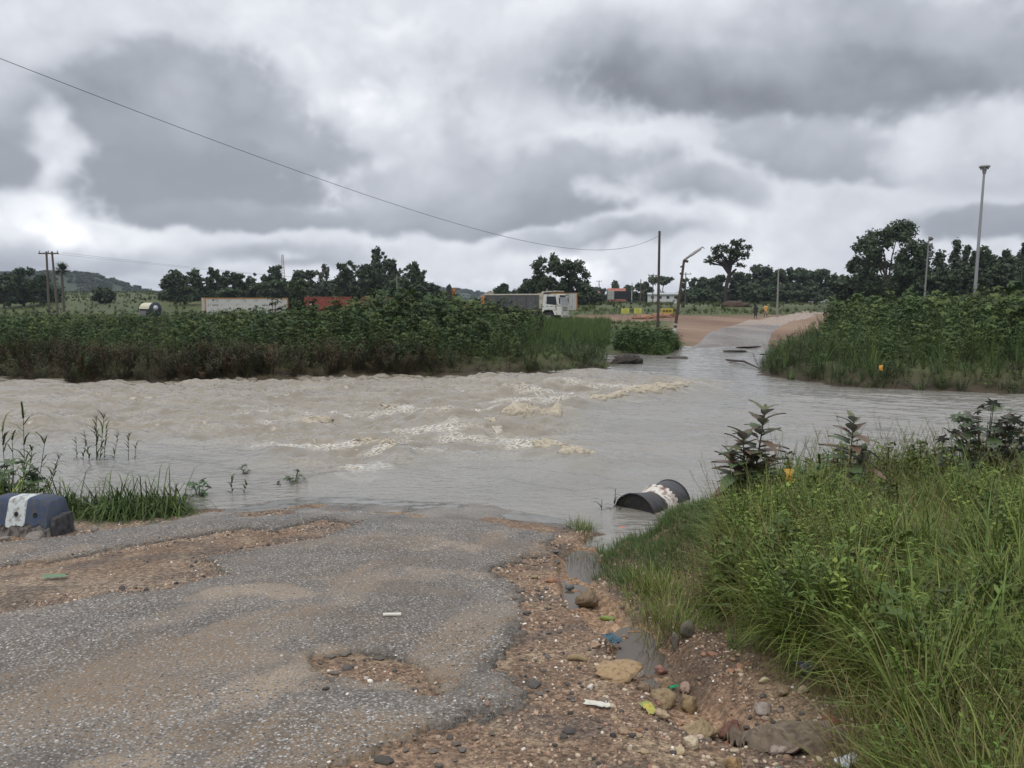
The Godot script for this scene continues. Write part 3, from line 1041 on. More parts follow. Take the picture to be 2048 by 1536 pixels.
func tuft(seed_: int, n: int, length: float, wide: float, spread: float, droop: float, lo := 0.7, hi := 1.1) -> ArrayMesh:
	var r := RandomNumberGenerator.new()
	r.seed = seed_
	var l := Leaves.new()
	for i in n:
		var a := r.randf() * TAU
		var s := r.randf_range(0.05, spread)
		blade(l, Vector3(cos(a), 0, sin(a)) * r.randf() * 0.10, Vector3(cos(a) * s, 1.0, sin(a) * s), length * r.randf_range(0.5, 1.1), wide * r.randf_range(0.7, 1.2), droop * r.randf_range(0.3, 1.3), grey(r, lo, hi))
	return l.mesh()

func seeding_grass(seed_: int, n: int, length: float) -> ArrayMesh:
	# stalks with a loose seed head
	var r := RandomNumberGenerator.new()
	r.seed = seed_
	var l := Leaves.new()
	for i in n:
		var a := r.randf() * TAU
		var s := r.randf_range(0.1, 0.6)
		var h := length * r.randf_range(0.7, 1.1)
		var b := Vector3(cos(a), 0, sin(a)) * r.randf() * 0.05
		var e := b + Vector3(cos(a) * s, 1.0, sin(a) * s).normalized() * h
		stalk(l, b, e, 0.0018, grey(r, 0.8, 1.1))
		for k in 9:
			var q := e.lerp(b, 0.02 + 0.03 * k)
			var w := a + r.randf_range(-2.0, 2.0)
			blade(l, q, Vector3(cos(w) * 0.7, 0.8, sin(w) * 0.7), h * r.randf_range(0.04, 0.10), 0.0035, 0.3, grey(r, 0.8, 1.15), 1)
		blade(l, b, Vector3(cos(a + 1.0) * 0.5, 1.0, sin(a + 1.0) * 0.5), h * 0.6, 0.007, 0.7, grey(r, 0.7, 1.0))
	return l.mesh()

func herb(seed_: int, high: float, pairs: int, leaf: float, slim: float) -> ArrayMesh:
	# a soft weed: several stems with leaflets in pairs
	var r := RandomNumberGenerator.new()
	r.seed = seed_
	var l := Leaves.new()
	for s in 5:
		var a := r.randf() * TAU
		var b := Vector3(cos(a), 0, sin(a)) * 0.03
		var e := b + Vector3(cos(a) * r.randf_range(0.1, 0.55), 1.0, sin(a) * r.randf_range(0.1, 0.55)).normalized() * high * r.randf_range(0.6, 1.0)
		stalk(l, b, e, 0.0028, Color(0.75, 0.8, 0.55))
		for i in pairs:
			var q := b.lerp(e, 0.22 + 0.78 * (i + r.randf()) / pairs)
			var w := r.randf() * TAU
			for k in 2:
				var d := Vector3(cos(w + PI * k), r.randf_range(0.0, 0.7), sin(w + PI * k)).normalized()
				lance(l, q, d, Vector3.UP, leaf * r.randf_range(0.6, 1.2), leaf * slim, grey(r, 0.72, 1.12))
	return l.mesh()

func broadleaf(seed_: int, high: float, n: int, leaf: float, lobes: int, bare := 0.12) -> ArrayMesh:
	# a tall weed whose leaves are hands of pointed lobes
	var r := RandomNumberGenerator.new()
	r.seed = seed_
	var l := Leaves.new()
	var lean := Vector3(r.randfn() * 0.12, 0, r.randfn() * 0.12)
	stalk(l, Vector3.ZERO, Vector3(0, high * 0.9, 0) + lean, 0.014, Color(0.7, 0.62, 0.5))
	for i in n:
		var f := bare + (1.0 - bare) * (i + r.randf()) / n
		var a := i * 2.4 + r.randf() * 0.6
		var out := Vector3(cos(a), r.randf_range(-0.15, 0.6), sin(a)).normalized()
		var reach := leaf * r.randf_range(0.8, 2.6) * (1.15 - 0.5 * f)
		var b := Vector3(0, high * f, 0) + lean * f
		var c := b + out * reach
		stalk(l, b, c, 0.005, Color(0.62, 0.6, 0.45))
		var up := (Vector3.UP + out * r.randf_range(-0.1, 0.8) + Vector3(r.randfn(), 0, r.randfn()) * 0.25).normalized()
		var x := out.cross(up).normalized()
		var y := up.cross(x).normalized()
		var col := grey(r, 0.62, 1.15)
		for k in lobes:
			var t := PI * (k + 0.5) / lobes * 1.5 - PI * 0.25
			var d := (x * cos(t) - y * sin(t)).normalized()
			var w := d.cross(up).normalized() * leaf * (0.19 if lobes > 3 else 0.27)
			var tip := c + d * leaf * (0.7 + 0.45 * sin(clampf(t, 0.0, PI))) - up * leaf * 0.22
			var m := c + d * leaf * 0.42
			l.t(c, m + w, tip, col)
			l.t(c, tip, m - w, col * 0.96)
	return l.mesh()

func scatter(zone: Callable, x0: float, z0: float, x1: float, z1: float, tries: int, size: Vector2, cols: Array, sink := 0.03, tilt := 0.12, height_by := false) -> Array:
	# places on the ground where zone(x, z) says how likely a plant is
	var places: Array = []
	var tints := PackedColorArray()
	for i in tries:
		var x := rng.randf_range(x0, x1)
		var z := rng.randf_range(z0, z1)
		var p: float = zone.call(x, z)
		if p <= 0.0 or (rng.randf() > p and not height_by) : continue
		var s := rng.randf_range(size.x, size.y)
		if height_by: s *= clampf(p, 0.3, 1.7)
		var b := Basis(Vector3.UP, rng.randf() * TAU).rotated(Vector3(rng.randfn(), 0, rng.randfn()).normalized(), rng.randf() * tilt).scaled(Vector3(s, s * rng.randf_range(0.85, 1.2), s))
		places.append(Transform3D(b, Vector3(x, gh(x, z) - sink, z)))
		var a: Color = cols[rng.randi() % cols.size()]
		var e: Color = cols[rng.randi() % cols.size()]
		var n := clampf(0.5 + 1.4 * noise.get_noise_2d(x * 9.0, z * 9.0), 0.0, 1.0)
		tints.append(a.lerp(e, n) * rng.randf_range(0.8, 1.15))
	return [places, tints]

func strew(called: String, mesh: Mesh, m: Material, s: Array, label: String) -> void:
	if s[0].size(): many(called, mesh, m, s[0], s[1], label)

func lush(x: float, z: float) -> float:
	# the grassy near bank right of the gully
	var n := 0.22 * noise.get_noise_2d(x * 25.0, z * 25.0)
	var edge := along(grass_edge, z) + n
	var d := shore(x, z)
	if d < -0.15 or x < edge: return 0.0
	return smoothstep(0.0, 0.35, x - edge) * smoothstep(-0.2, 0.15, d)

var grass_edge := PackedVector2Array([Vector2(-13, 3.0), Vector2(-9.6, 2.55), Vector2(-8.4, 2.15), Vector2(-7.4, 1.85), Vector2(-6.4, 1.50), Vector2(-5.4, 1.18), Vector2(-4.6, 1.20), Vector2(-4.2, 1.28), Vector2(-3.9, 1.50), Vector2(-3.5, 1.48), Vector2(-3.0, 1.32), Vector2(-2.0, 1.2)])

var growth := PackedVector2Array([Vector2(-0.9, 0.50), Vector2(-0.48, 0.56), Vector2(-0.40, 0.66), Vector2(-0.33, 0.72), Vector2(-0.26, 0.80), Vector2(-0.18, 1.00), Vector2(-0.13, 1.26), Vector2(-0.08, 1.14), Vector2(-0.03, 0.94), Vector2(0.02, 0.82), Vector2(0.06, 0.68), Vector2(0.12, 0.52)])

func build_land_cover() -> void:
	var leaf := foliage(0.5, 0.4)
	var dull := foliage(0.65, 0.25)
	var greens := [Color(0.155, 0.225, 0.044), Color(0.215, 0.270, 0.056), Color(0.122, 0.178, 0.046), Color(0.235, 0.240, 0.085)]
	var straw := [Color(0.24, 0.19, 0.085), Color(0.19, 0.15, 0.07), Color(0.15, 0.14, 0.05)]
	# --- near bank, right
	var far_in := func(x, z): return lush(x, z) * (1.0 if x < 1.2 - z * 0.62 else 0.0)
	var tallness := func(x, z): return lush(x, z) * (1.0 if x < 1.2 - z * 0.62 else 0.0) * clampf(0.95 + 1.1 * noise.get_noise_2d(x * 16.0, z * 16.0), 0.35, 1.35) * (1.0 - 0.30 * smoothstep(-6.2, -8.5, z))
	strew("grass", tuft(1, 14, 0.48, 0.0070, 1.1, 2.0), leaf, scatter(tallness, 0.9, -11.0, 8.0, -1.6, 23000, Vector2(0.55, 1.15), greens, 0.03, 0.12, true), "thick green grass on the near bank right of the gully")
	strew("grass", tuft(2, 9, 0.62, 0.012, 0.75, 1.6), leaf, scatter(tallness, 0.9, -11.0, 8.0, -1.6, 5500, Vector2(0.5, 1.05), [greens[0], greens[2], Color(0.085, 0.155, 0.045)], 0.03, 0.12, true), "taller darker grass mixed through the near bank")
	strew("weeds", herb(3, 0.46, 11, 0.052, 0.36), leaf, scatter(tallness, 1.2, -10.8, 8.0, -1.6, 2700, Vector2(0.6, 1.1), [Color(0.14, 0.21, 0.042), Color(0.19, 0.245, 0.05), Color(0.11, 0.165, 0.042)], 0.03, 0.12, true), "soft leafy weeds growing through the near grass")
	strew("weeds", broadleaf(43, 0.36, 16, 0.055, 3, 0.05), leaf, scatter(func(x, z): return far_in.call(x, z) * smoothstep(-0.1, 0.25, noise.get_noise_2d(x * 11.0 + 40.0, z * 11.0)), 1.3, -10.8, 7.0, -1.6, 1700, Vector2(0.7, 1.3), [Color(0.10, 0.165, 0.035), Color(0.14, 0.19, 0.045), Color(0.085, 0.12, 0.04)]), "low broad leaved weeds in patches through the near grass")
	strew("bent_stems", tuft(44, 3, 0.75, 0.007, 1.8, 0.9, 0.85, 1.3), dull, scatter(far_in, 1.2, -10.5, 6.5, -1.8, 520, Vector2(0.7, 1.2), [Color(0.30, 0.25, 0.12), Color(0.22, 0.20, 0.09), Color(0.26, 0.27, 0.11)], 0.0, 0.9), "pale bent stems lying across the near grass")
	var dryness := func(x, z): return far_in.call(x, z) * (0.9 * smoothstep(2.6, 1.5, x) * smoothstep(-7.0, -5.2, z) + 0.10)
	strew("dry_grass", tuft(4, 12, 0.55, 0.006, 0.8, 1.1, 0.75, 1.25), dull, scatter(dryness, 0.9, -11.0, 7.0, -1.6, 10500, Vector2(0.6, 1.1), straw), "dry straw coloured grass leaning over the edge of the gully")
	strew("grass_stalks", seeding_grass(5, 5, 0.62), dull, scatter(func(x, z): return far_in.call(x, z) * 0.6, 1.2, -11.0, 7.0, -1.6, 1500, Vector2(0.8, 1.3), [Color(0.16, 0.17, 0.06), Color(0.13, 0.16, 0.05), straw[1]]), "thin seeding grass stalks above the near grass")
	strew("short_grass", tuft(6, 18, 0.12, 0.005, 1.1, 0.9), leaf, scatter(func(x, z): return smoothstep(0.0, 0.15, shore(x, z) + 0.2) * smoothstep(-5.9, -6.4, z) * smoothstep(0.62, 0.85, x + 0.25 * noise.get_noise_2d(x * 30.0, z * 30.0)) * smoothstep(2.9, 2.3, x) * (1.0 if Vector2((x - 1.22) * 0.9, (z + 8.5) * 0.65).length() > 0.33 else 0.0), 0.5, -9.6, 2.9, -5.7, 5200, Vector2(0.6, 1.25), [Color(0.075, 0.125, 0.035), Color(0.095, 0.145, 0.035), Color(0.07, 0.10, 0.035)]), "short wet grass between the puddles and the drum")
	strew("short_grass", tuft(7, 14, 0.20, 0.006, 0.9, 0.9), leaf, scatter(func(x, z): return (1.0 - smoothstep(0.08, 0.34, Vector2((x - 1.06) * 1.1, (z + 5.75) * 0.5).length())) + (1.0 - smoothstep(0.05, 0.2, Vector2((x - 1.02) * 1.0, (z + 5.05) * 0.6).length())) + 0.9 * (1.0 - smoothstep(0.04, 0.17, Vector2((x - 0.78), (z + 8.5) * 0.6).length())), 0.6, -9.0, 1.5, -4.5, 1500, Vector2(0.6, 1.2), greens), "small grass tufts hanging over the gully edge")
	# --- near bank, left, round the painted block
	var left := func(x, z):
		var d := Vector2((x + 4.35) / 0.75, (z + 9.05) / 0.36).length()
		return (1.0 - smoothstep(0.7, 1.1, d + 0.3 * noise.get_noise_2d(x * 20.0, z * 20.0)))
	strew("grass", tuft(8, 16, 0.78, 0.014, 1.7, 4.5), leaf, scatter(left, -5.6, -9.7, -3.4, -8.5, 620, Vector2(0.55, 1.1), [Color(0.075, 0.125, 0.032), Color(0.10, 0.15, 0.035), Color(0.06, 0.095, 0.03)]), "drooping green grass clump beside the painted concrete block")
	strew("grass", tuft(9, 14, 0.6, 0.013, 1.5, 3.6), leaf, scatter(func(x, z): return 1.0 - smoothstep(0.5, 1.1, Vector2((x + 5.9) / 0.9, (z + 8.9) / 0.5).length()), -7.2, -9.6, -4.8, -8.2, 320, Vector2(0.6, 1.2), greens), "green grass behind and left of the painted block")
	# --- far bank, left: thicket
	var bank := func(x, z):
		var sd := sample(far_land, x, z)
		if sd < 0.15 or sample(clearing, x, z) > -1.2: return 0.0
		var a: float = -x / z
		if a > 0.118 + 0.004 * noise.get_noise_1d(z * 30.0) or (x > 2.6 and z < -30.0 and a > 0.06 and z > -39.0): return 0.0
		return 1.0
	var tall := func(x, z):
		var p: float = bank.call(x, z)
		if p == 0.0: return 0.0
		var a: float = -x / z
		# how tall the growth stands along the bank, from the low left end over the mound to the ford
		var k := along(growth, a)
		return k * (0.92 + 0.45 * noise.get_noise_2d(x * 6.0, z * 6.0) + 0.40 * noise.get_noise_2d(x * 16.0 + 9.0, z * 16.0)) * (0.42 + 0.62 * smoothstep(0.3, 9.0, sample(far_land, x, z)))
	var dark := [Color(0.066, 0.112, 0.042), Color(0.090, 0.138, 0.046), Color(0.056, 0.088, 0.046), Color(0.112, 0.145, 0.048)]
	var row := func(x, z): return tall.call(x, z) if -x / z < 0.02 + 0.05 * noise.get_noise_2d(x * 8.0, z * 8.0) and sample(far_land, x, z) > 0.8 else 0.0
	strew("weed_thicket", broadleaf(11, 1.45, 34, 0.16, 5), dull, scatter(row, -42, -50, 5, -22.6, 3000, Vector2(0.8, 1.25), dark, 0.03, 0.12, true), "dark green broad leaved weeds crowding the far bank, left")
	strew("weed_thicket", broadleaf(12, 1.35, 32, 0.125, 6), dull, scatter(row, -42, -50, 5, -22.6, 3000, Vector2(0.8, 1.25), dark, 0.03, 0.12, true), "smaller leaved weeds woven through the far left thicket")
	strew("weed_thicket", herb(13, 1.35, 20, 0.13, 0.4), dull, scatter(row, -60, -75, 5, -22.6, 3500, Vector2(0.8, 1.25), [dark[1], dark[3], Color(0.07, 0.11, 0.03)], 0.03, 0.12, true), "leafy green weeds behind the far left bank")
	var brown := [Color(0.075, 0.050, 0.028), Color(0.055, 0.045, 0.025), Color(0.095, 0.062, 0.032), Color(0.05, 0.06, 0.025)]
	var front := func(x, z):
		var sd := sample(far_land, x, z)
		if bank.call(x, z) == 0.0 or sd > 2.8: return 0.0
		return 1.0 if -x / z < -0.06 + 0.06 * noise.get_noise_2d(x * 6.0, 3.0) else 0.12
	strew("dead_weeds", herb(14, 0.8, 16, 0.10, 0.3), dull, scatter(front, -40, -28, 4, -22.6, 2600, Vector2(0.6, 1.1), brown, 0.05, 0.7), "brown flood battered weeds along the waterline of the far left bank")
	strew("dead_weeds", tuft(15, 18, 0.75, 0.012, 1.2, 1.6), dull, scatter(front, -40, -28, 4, -22.6, 1800, Vector2(0.5, 1.0), [brown[0], brown[1], Color(0.07, 0.08, 0.03), Color(0.11, 0.085, 0.045)], 0.05, 0.7), "flattened brown grass hanging into the water under the far left thicket")
	var fringe := func(x, z):
		var sd := sample(far_land, x, z)
		if sd < -0.05 or sd > 3.2 or sample(clearing, x, z) > -0.8: return 0.0
		var a: float = -x / z
		if a < 0.115 or a > 0.30 + 0.005 * noise.get_noise_1d(z * 25.0): return 1.0
		return 0.0
	strew("bank_grass", tuft(41, 26, 0.62, 0.013, 1.1, 1.7), leaf, scatter(func(x, z): return fringe.call(x, z) * (1.0 if x > 0.0 else smoothstep(-0.12, 0.0, -x / z)), -8, -46, 40, -16.0, 8200, Vector2(0.55, 1.15), [Color(0.075, 0.125, 0.036), Color(0.10, 0.15, 0.04), Color(0.06, 0.09, 0.034), Color(0.085, 0.085, 0.04)]), "green grass hanging over the water along the far banks")
	strew("bank_weeds", herb(42, 0.75, 18, 0.085, 0.42), dull, scatter(func(x, z): return fringe.call(x, z) * (1.0 if x > 0.0 else 0.5), -14, -46, 40, -16.0, 2600, Vector2(0.6, 1.2), [Color(0.06, 0.10, 0.034), Color(0.08, 0.12, 0.036), Color(0.06, 0.07, 0.034)]), "low leafy weeds along the waterline of the far banks")
	# --- far bank, left end next to the ford: tall pale green grass
	var reed := func(x, z):
		var a: float = -x / z
		return tall.call(x, z) * 1.1 if a + 0.04 * noise.get_noise_2d(x * 8.0, z * 8.0) > -0.005 else 0.0
	strew("tall_grass", tuft(16, 26, 1.15, 0.016, 0.55, 0.7), leaf, scatter(reed, -3, -60, 8, -25.5, 4200, Vector2(0.65, 1.05), [Color(0.075, 0.125, 0.032), Color(0.095, 0.15, 0.04), Color(0.06, 0.10, 0.03)], 0.03, 0.12, true), "tall pale green grass at the end of the far left bank beside the ford")
	strew("tall_grass", tuft(17, 22, 0.75, 0.014, 0.6, 0.7), leaf, scatter(func(x, z): return bank.call(x, z) * smoothstep(-0.02, 0.02, -x / z) * smoothstep(-38.0, -44.0, z), -3, -92, 13, -36, 4200, Vector2(0.6, 1.1), [Color(0.075, 0.125, 0.03), Color(0.10, 0.15, 0.04)]), "lower green grass running back to the red earth clearing")
	# --- island of shrubs under the leaning street lamp
	var island := func(x, z): return 1.3 * (1.0 - smoothstep(0.75, 1.05, Vector2((x - 6.6 - (z + 40.0) * -0.12) / 1.5, (z + 40.5) / 4.6).length() + 0.3 * noise.get_noise_2d(x * 9.0, z * 9.0)))
	strew("shrubs", broadleaf(18, 0.95, 24, 0.14, 4), dull, scatter(island, 4.6, -46, 9.2, -35, 520, Vector2(0.6, 1.05), [Color(0.05, 0.095, 0.028), Color(0.065, 0.115, 0.032), dark[1]]), "green shrubs round the foot of the leaning street lamp")
	strew("tall_grass", tuft(19, 20, 0.8, 0.015, 0.8, 0.9), leaf, scatter(island, 4.6, -46, 9.2, -35, 520, Vector2(0.6, 1.1), [Color(0.075, 0.125, 0.03), Color(0.09, 0.14, 0.035)]), "grass among the shrubs below the leaning street lamp")
	# --- far bank, right
	var right := func(x, z):
		var sd := sample(far_land, x, z)
		if sd < 0.1 or sample(clearing, x, z) > -1.0: return 0.0
		var a: float = -x / z
		if a < 0.300 + 0.008 * noise.get_noise_1d(z * 25.0) + 0.035 * smoothstep(-40.0, -90.0, z): return 0.0
		return (0.95 + 0.3 * smoothstep(0.32, 0.45, a)) * (0.85 + 0.75 * noise.get_noise_2d(x * 6.0, z * 6.0)) * (0.45 + 0.6 * smoothstep(0.2, 7.0, sd))
	var mid := [Color(0.072, 0.122, 0.040), Color(0.096, 0.148, 0.045), Color(0.060, 0.098, 0.040), Color(0.118, 0.155, 0.048)]
	strew("weed_thicket", broadleaf(21, 1.5, 30, 0.17, 5), dull, scatter(right, 7, -64, 44, -18.5, 1600, Vector2(0.65, 1.1), mid, 0.03, 0.12, true), "broad leaved green weeds covering the far right bank")
	strew("weed_thicket", herb(22, 1.35, 20, 0.12, 0.4), dull, scatter(right, 7, -70, 48, -18.0, 4200, Vector2(0.7, 1.15), mid, 0.03, 0.12, true), "leafy weeds mixed through the far right bank")
	strew("tall_grass", tuft(23, 26, 1.15, 0.015, 0.75, 0.9), leaf, scatter(right, 7, -64, 46, -17.5, 7500, Vector2(0.55, 1.05), [Color(0.078, 0.128, 0.036), Color(0.108, 0.152, 0.042), Color(0.066, 0.104, 0.038)]), "long green grass draped over the far right bank")
	strew("dry_grass", tuft(24, 9, 1.3, 0.011, 0.9, 1.4), dull, scatter(func(x, z): return right.call(x, z) * 0.9, 7, -50, 44, -17.5, 420, Vector2(0.6, 1.0), [Color(0.16, 0.17, 0.08), Color(0.13, 0.13, 0.06)]), "pale bent grass stems on the far right bank")
	strew("dead_weeds", tuft(25, 16, 0.7, 0.012, 1.3, 1.6), dull, scatter(func(x, z): return 1.0 if right.call(x, z) > 0.0 and sample(far_land, x, z) < 1.3 else 0.0, 7, -40, 44, -17.5, 1500, Vector2(0.5, 1.0), [brown[1], brown[3], Color(0.05, 0.07, 0.025)], 0.05, 0.8), "dark wet grass trailing in the water below the far right bank")
	# --- meadow behind the banks
	var meadow := func(x, z):
		if sample(clearing, x, z) > -0.8: return 0.0
		return 1.0
	strew("meadow_grass", tuft(26, 26, 0.42, 0.022, 1.1, 1.0), leaf, scatter(meadow, -118, -118, 80, -42, 15000, Vector2(0.6, 1.5), [Color(0.085, 0.13, 0.034), Color(0.115, 0.15, 0.04), Color(0.07, 0.105, 0.033)]), "rough grass on the level ground behind the far banks")
	strew("meadow_grass", tuft(27, 24, 0.6, 0.06, 1.0, 0.9), leaf, scatter(func(_x, _z): return 1.0, -230, -330, 190, -112, 9000, Vector2(0.7, 1.5), [Color(0.075, 0.108, 0.033), Color(0.105, 0.13, 0.04), Color(0.065, 0.092, 0.03)]), "pale green grass of the distant fields")
	strew("low_scrub", broadleaf(28, 1.3, 26, 0.28, 4, 0.02), dull, scatter(func(x, z): return smoothstep(0.05, 0.3, noise.get_noise_2d(x * 1.6, z * 1.2)), -200, -250, 180, -95, 190, Vector2(0.6, 1.2), [dark[0], dark[1], dark[3]]), "low dark scrub dotted over the distant fields")

# ---------------------------------------------------------------- trees
func crown(l: Leaves, r: RandomNumberGenerator, blobs: Array, n: int, leaf: float, tone: Color) -> void:
	var total := 0.0
	for b in blobs: total += pow(b[1].x * b[1].y, 0.9)
	for b in blobs:
		var m := int(n * pow(b[1].x * b[1].y, 0.9) / total)
		var hue: Color = tone * r.randf_range(0.82, 1.15)
		for i in m:
			var d := Vector3(r.randfn(), r.randfn() * 0.9 + 0.15, r.randfn()).normalized()
			var p: Vector3 = b[0] + d * b[1] * pow(r.randf(), 0.45) * r.randf_range(0.7, 1.5)
			var up := (d + Vector3(r.randfn(), r.randfn() + 0.6, r.randfn()) * 0.8).normalized()
			var x := up.cross(Vector3(r.randfn(), r.randfn(), r.randfn())).normalized() * leaf * r.randf_range(0.5, 1.2)
			var y := up.cross(x).normalized() * leaf * r.randf_range(0.35, 0.8)
			var c := hue * r.randf_range(0.75, 1.2)
			l.t(p - x, p + y, p + x * 0.9, c)
			l.t(p - x * 0.8, p + x, p - y * 0.9 - up * leaf * 0.25, c)

func tree(px: float, top: float, foot: float, wide: float, D: float, style: String, label: String, seed_: int, group := "", tone := Color(0.052, 0.078, 0.040)) -> void:
	# px, top, foot, wide are bearings read off a survey: 1647 units to one metre at one metre's distance, the horizon at 600
	var r := RandomNumberGenerator.new()
	r.seed = seed_
	var x := (px - 1024.0) / 1647.0 * D
	var base := gh(x, -D)
	var h := 2.4 + (600.0 - top) / 1647.0 * D - base
	var w := wide / 1647.0 * D
	var o := thing("tree" if style != "palm" else "palm_tree", label, "tree" if style != "palm" else "palm tree", Vector3(x, base, -D), 0.0, group)
	var l := Leaves.new()
	var st := begin()
	var bark := paint(0.10, 0.085, 0.07, 0.95) if style != "gum" else paint(0.13, 0.11, 0.095, 0.9)
	if style == "lone": bark = paint(0.045, 0.038, 0.036, 0.95)
	var blobs: Array = []
	var leaf := maxf(0.16, 1.9 / 823.0 * D)
	var n := 1800
	match style:
		"broad", "bush":
			var low := 0.14 if style == "broad" else 0.06
			for i in 58:
				var a := r.randf() * TAU
				var y := r.randf_range(low, 0.95)
				var k := sqrt(maxf(0.06, 1.0 - pow(absf(y - 0.52) / 0.52, 2.2)))
				var q := sqrt(r.randf()) * 0.47
				blobs.append([Vector3(cos(a) * q * w * k, y * h, sin(a) * q * w * k), Vector3(w * 0.10, h * 0.075, w * 0.10) * r.randf_range(0.5, 1.35)])
			n = 4600 if wide < 100.0 else 12000
		"gum":
			# several limbs, each with a plume of foliage at its end
			for i in 9:
				var q := r.randf_range(-0.42, 0.42)
				var y := r.randf_range(0.62, 0.95) - absf(q) * 0.35
				for k in 6:
					blobs.append([Vector3(q * w + r.randfn() * w * 0.07, (y - 0.055 * k + r.randfn() * 0.02) * h, r.randf_range(-0.25, 0.25) * w), Vector3(w * 0.09, h * 0.055, w * 0.09) * r.randf_range(0.5, 1.35)])
			for i in 14: blobs.append([Vector3(r.randf_range(-0.32, 0.32) * w, r.randf_range(0.12, 0.5) * h, r.randf_range(-0.3, 0.3) * w), Vector3(w * 0.12, h * 0.08, w * 0.12)])
			n = 4200
		"slim":
			for i in 9:
				var y := 0.22 + 0.74 * i / 8.0
				blobs.append([Vector3(r.randf_range(-0.12, 0.12) * w, y * h, r.randf_range(-0.1, 0.1) * w), Vector3(w * 0.46 * (1.15 - 0.6 * y), h * 0.11, w * 0.46 * (1.15 - 0.6 * y)) * r.randf_range(0.7, 1.3)])
			n = 1500
		"thin":
			for i in 8:
				blobs.append([Vector3(r.randf_range(-0.4, 0.4) * w, r.randf_range(0.6, 0.97) * h, r.randf_range(-0.3, 0.3) * w), Vector3(w * 0.13, h * 0.06, w * 0.13) * r.randf_range(0.8, 1.3)])
			n = 420
		"flat":
			for i in 12:
				var a := r.randf() * TAU
				var q := sqrt(r.randf()) * 0.45
				blobs.append([Vector3(cos(a) * q * w, r.randf_range(0.74, 0.92) * h, sin(a) * q * w), Vector3(w * 0.15, h * 0.08, w * 0.15) * r.randf_range(0.8, 1.3)])
			n = 1600
		"lone":
			for q in [[-0.36, 0.66, 0.09, 0.06], [-0.22, 0.74, 0.13, 0.08], [-0.10, 0.70, 0.12, 0.07], [-0.24, 0.82, 0.11, 0.06], [0.02, 0.83, 0.16, 0.09], [0.17, 0.90, 0.17, 0.085], [0.30, 0.82, 0.13, 0.09], [0.32, 0.70, 0.11, 0.07], [0.12, 0.76, 0.13, 0.07], [0.25, 0.60, 0.09, 0.05], [0.06, 0.62, 0.08, 0.05], [0.30, 0.93, 0.07, 0.04], [-0.42, 0.645, 0.06, 0.03], [-0.30, 0.62, 0.07, 0.03], [0.38, 0.76, 0.07, 0.05], [0.10, 0.90, 0.09, 0.05], [-0.02, 0.76, 0.08, 0.04], [0.20, 0.68, 0.08, 0.04], [-0.14, 0.80, 0.07, 0.035]]:
				for k in 4: blobs.append([Vector3((q[0] + r.randfn() * q[2] * 0.5) * w, (q[1] + r.randfn() * q[3] * 0.5) * h, r.randf_range(-0.25, 0.25) * w), Vector3(q[2] * w, q[3] * h, q[2] * w) * r.randf_range(0.35, 0.62)])
			n = 2100
			leaf = 0.24
	if style == "palm":
		tube(st, [Vector3(0, -0.4, 0), Vector3(0.05, h * 0.45, 0), Vector3(0, h * 0.86, 0)], [0.24, 0.19, 0.2], 8)
		for i in 46:
			var a := r.randf() * TAU
			var e := r.randf_range(-0.5, 1.2)
			var d := Vector3(cos(a) * cos(e), sin(e), sin(a) * cos(e))
			for k in 6:
				blade(l, Vector3(0, h * 0.87, 0) + d * w * 0.08, (d + Vector3(r.randfn(), r.randfn(), r.randfn()) * 0.22).normalized(), w * 0.42, 0.16, 0.5, tone * r.randf_range(0.8, 1.3), 2)
	elif style == "lone":
		tube(st, [Vector3(0.0, -0.3, 0), Vector3(-0.02 * w, h * 0.22, 0), Vector3(0.03 * w, h * 0.40, 0), Vector3(0.05 * w, h * 0.48, 0)], [0.40, 0.29, 0.32, 0.18], 10)
		tube(st, [Vector3(0.05 * w, h * 0.42, 0), Vector3(0.14 * w, h * 0.50, 0), Vector3(0.19 * w, h * 0.53, 0)], [0.28, 0.2, 0.13], 7)
		for i in blobs.size():
			if i % 3: continue
			var b = blobs[i]
			var m := Vector3(0.03 * w, h * 0.58, 0)
			tube(st, [Vector3(0.05 * w, h * 0.45, 0), m.lerp(b[0], 0.25) + Vector3(r.randfn(), r.randfn(), r.randfn()) * 0.15, m.lerp(b[0], 0.65) + Vector3(r.randfn(), r.randfn(), r.randfn()) * 0.2, b[0]], [0.20, 0.14, 0.08, 0.03], 5)
		crown(l, r, blobs, n, leaf, tone)
	else:
		var fork := h * (0.35 if style in ["gum", "flat", "thin"] else 0.2)
		var r0 := clampf(h * 0.028, 0.12, 0.5)
		tube(st, [Vector3(0, -0.4, 0), Vector3(0.1, fork * 0.6, 0), Vector3(0, fork, 0)], [r0 * 1.3, r0, r0 * 0.85], 8)
		for i in blobs.size():
			if i % 5: continue
			var b = blobs[i]
			var e: Vector3 = b[0]
			tube(st, [Vector3(0, fork * 0.9, 0), Vector3(e.x * 0.35, lerpf(fork, e.y, 0.5), e.z * 0.35), e], [r0 * 0.5, r0 * 0.3, r0 * 0.1], 5)
		crown(l, r, blobs, n, leaf, tone)
	obj("trunk", done(st), bark, o)
	obj("crown", l.mesh(), crown_leaf, o)

var crown_leaf := foliage(0.6, 0.18)

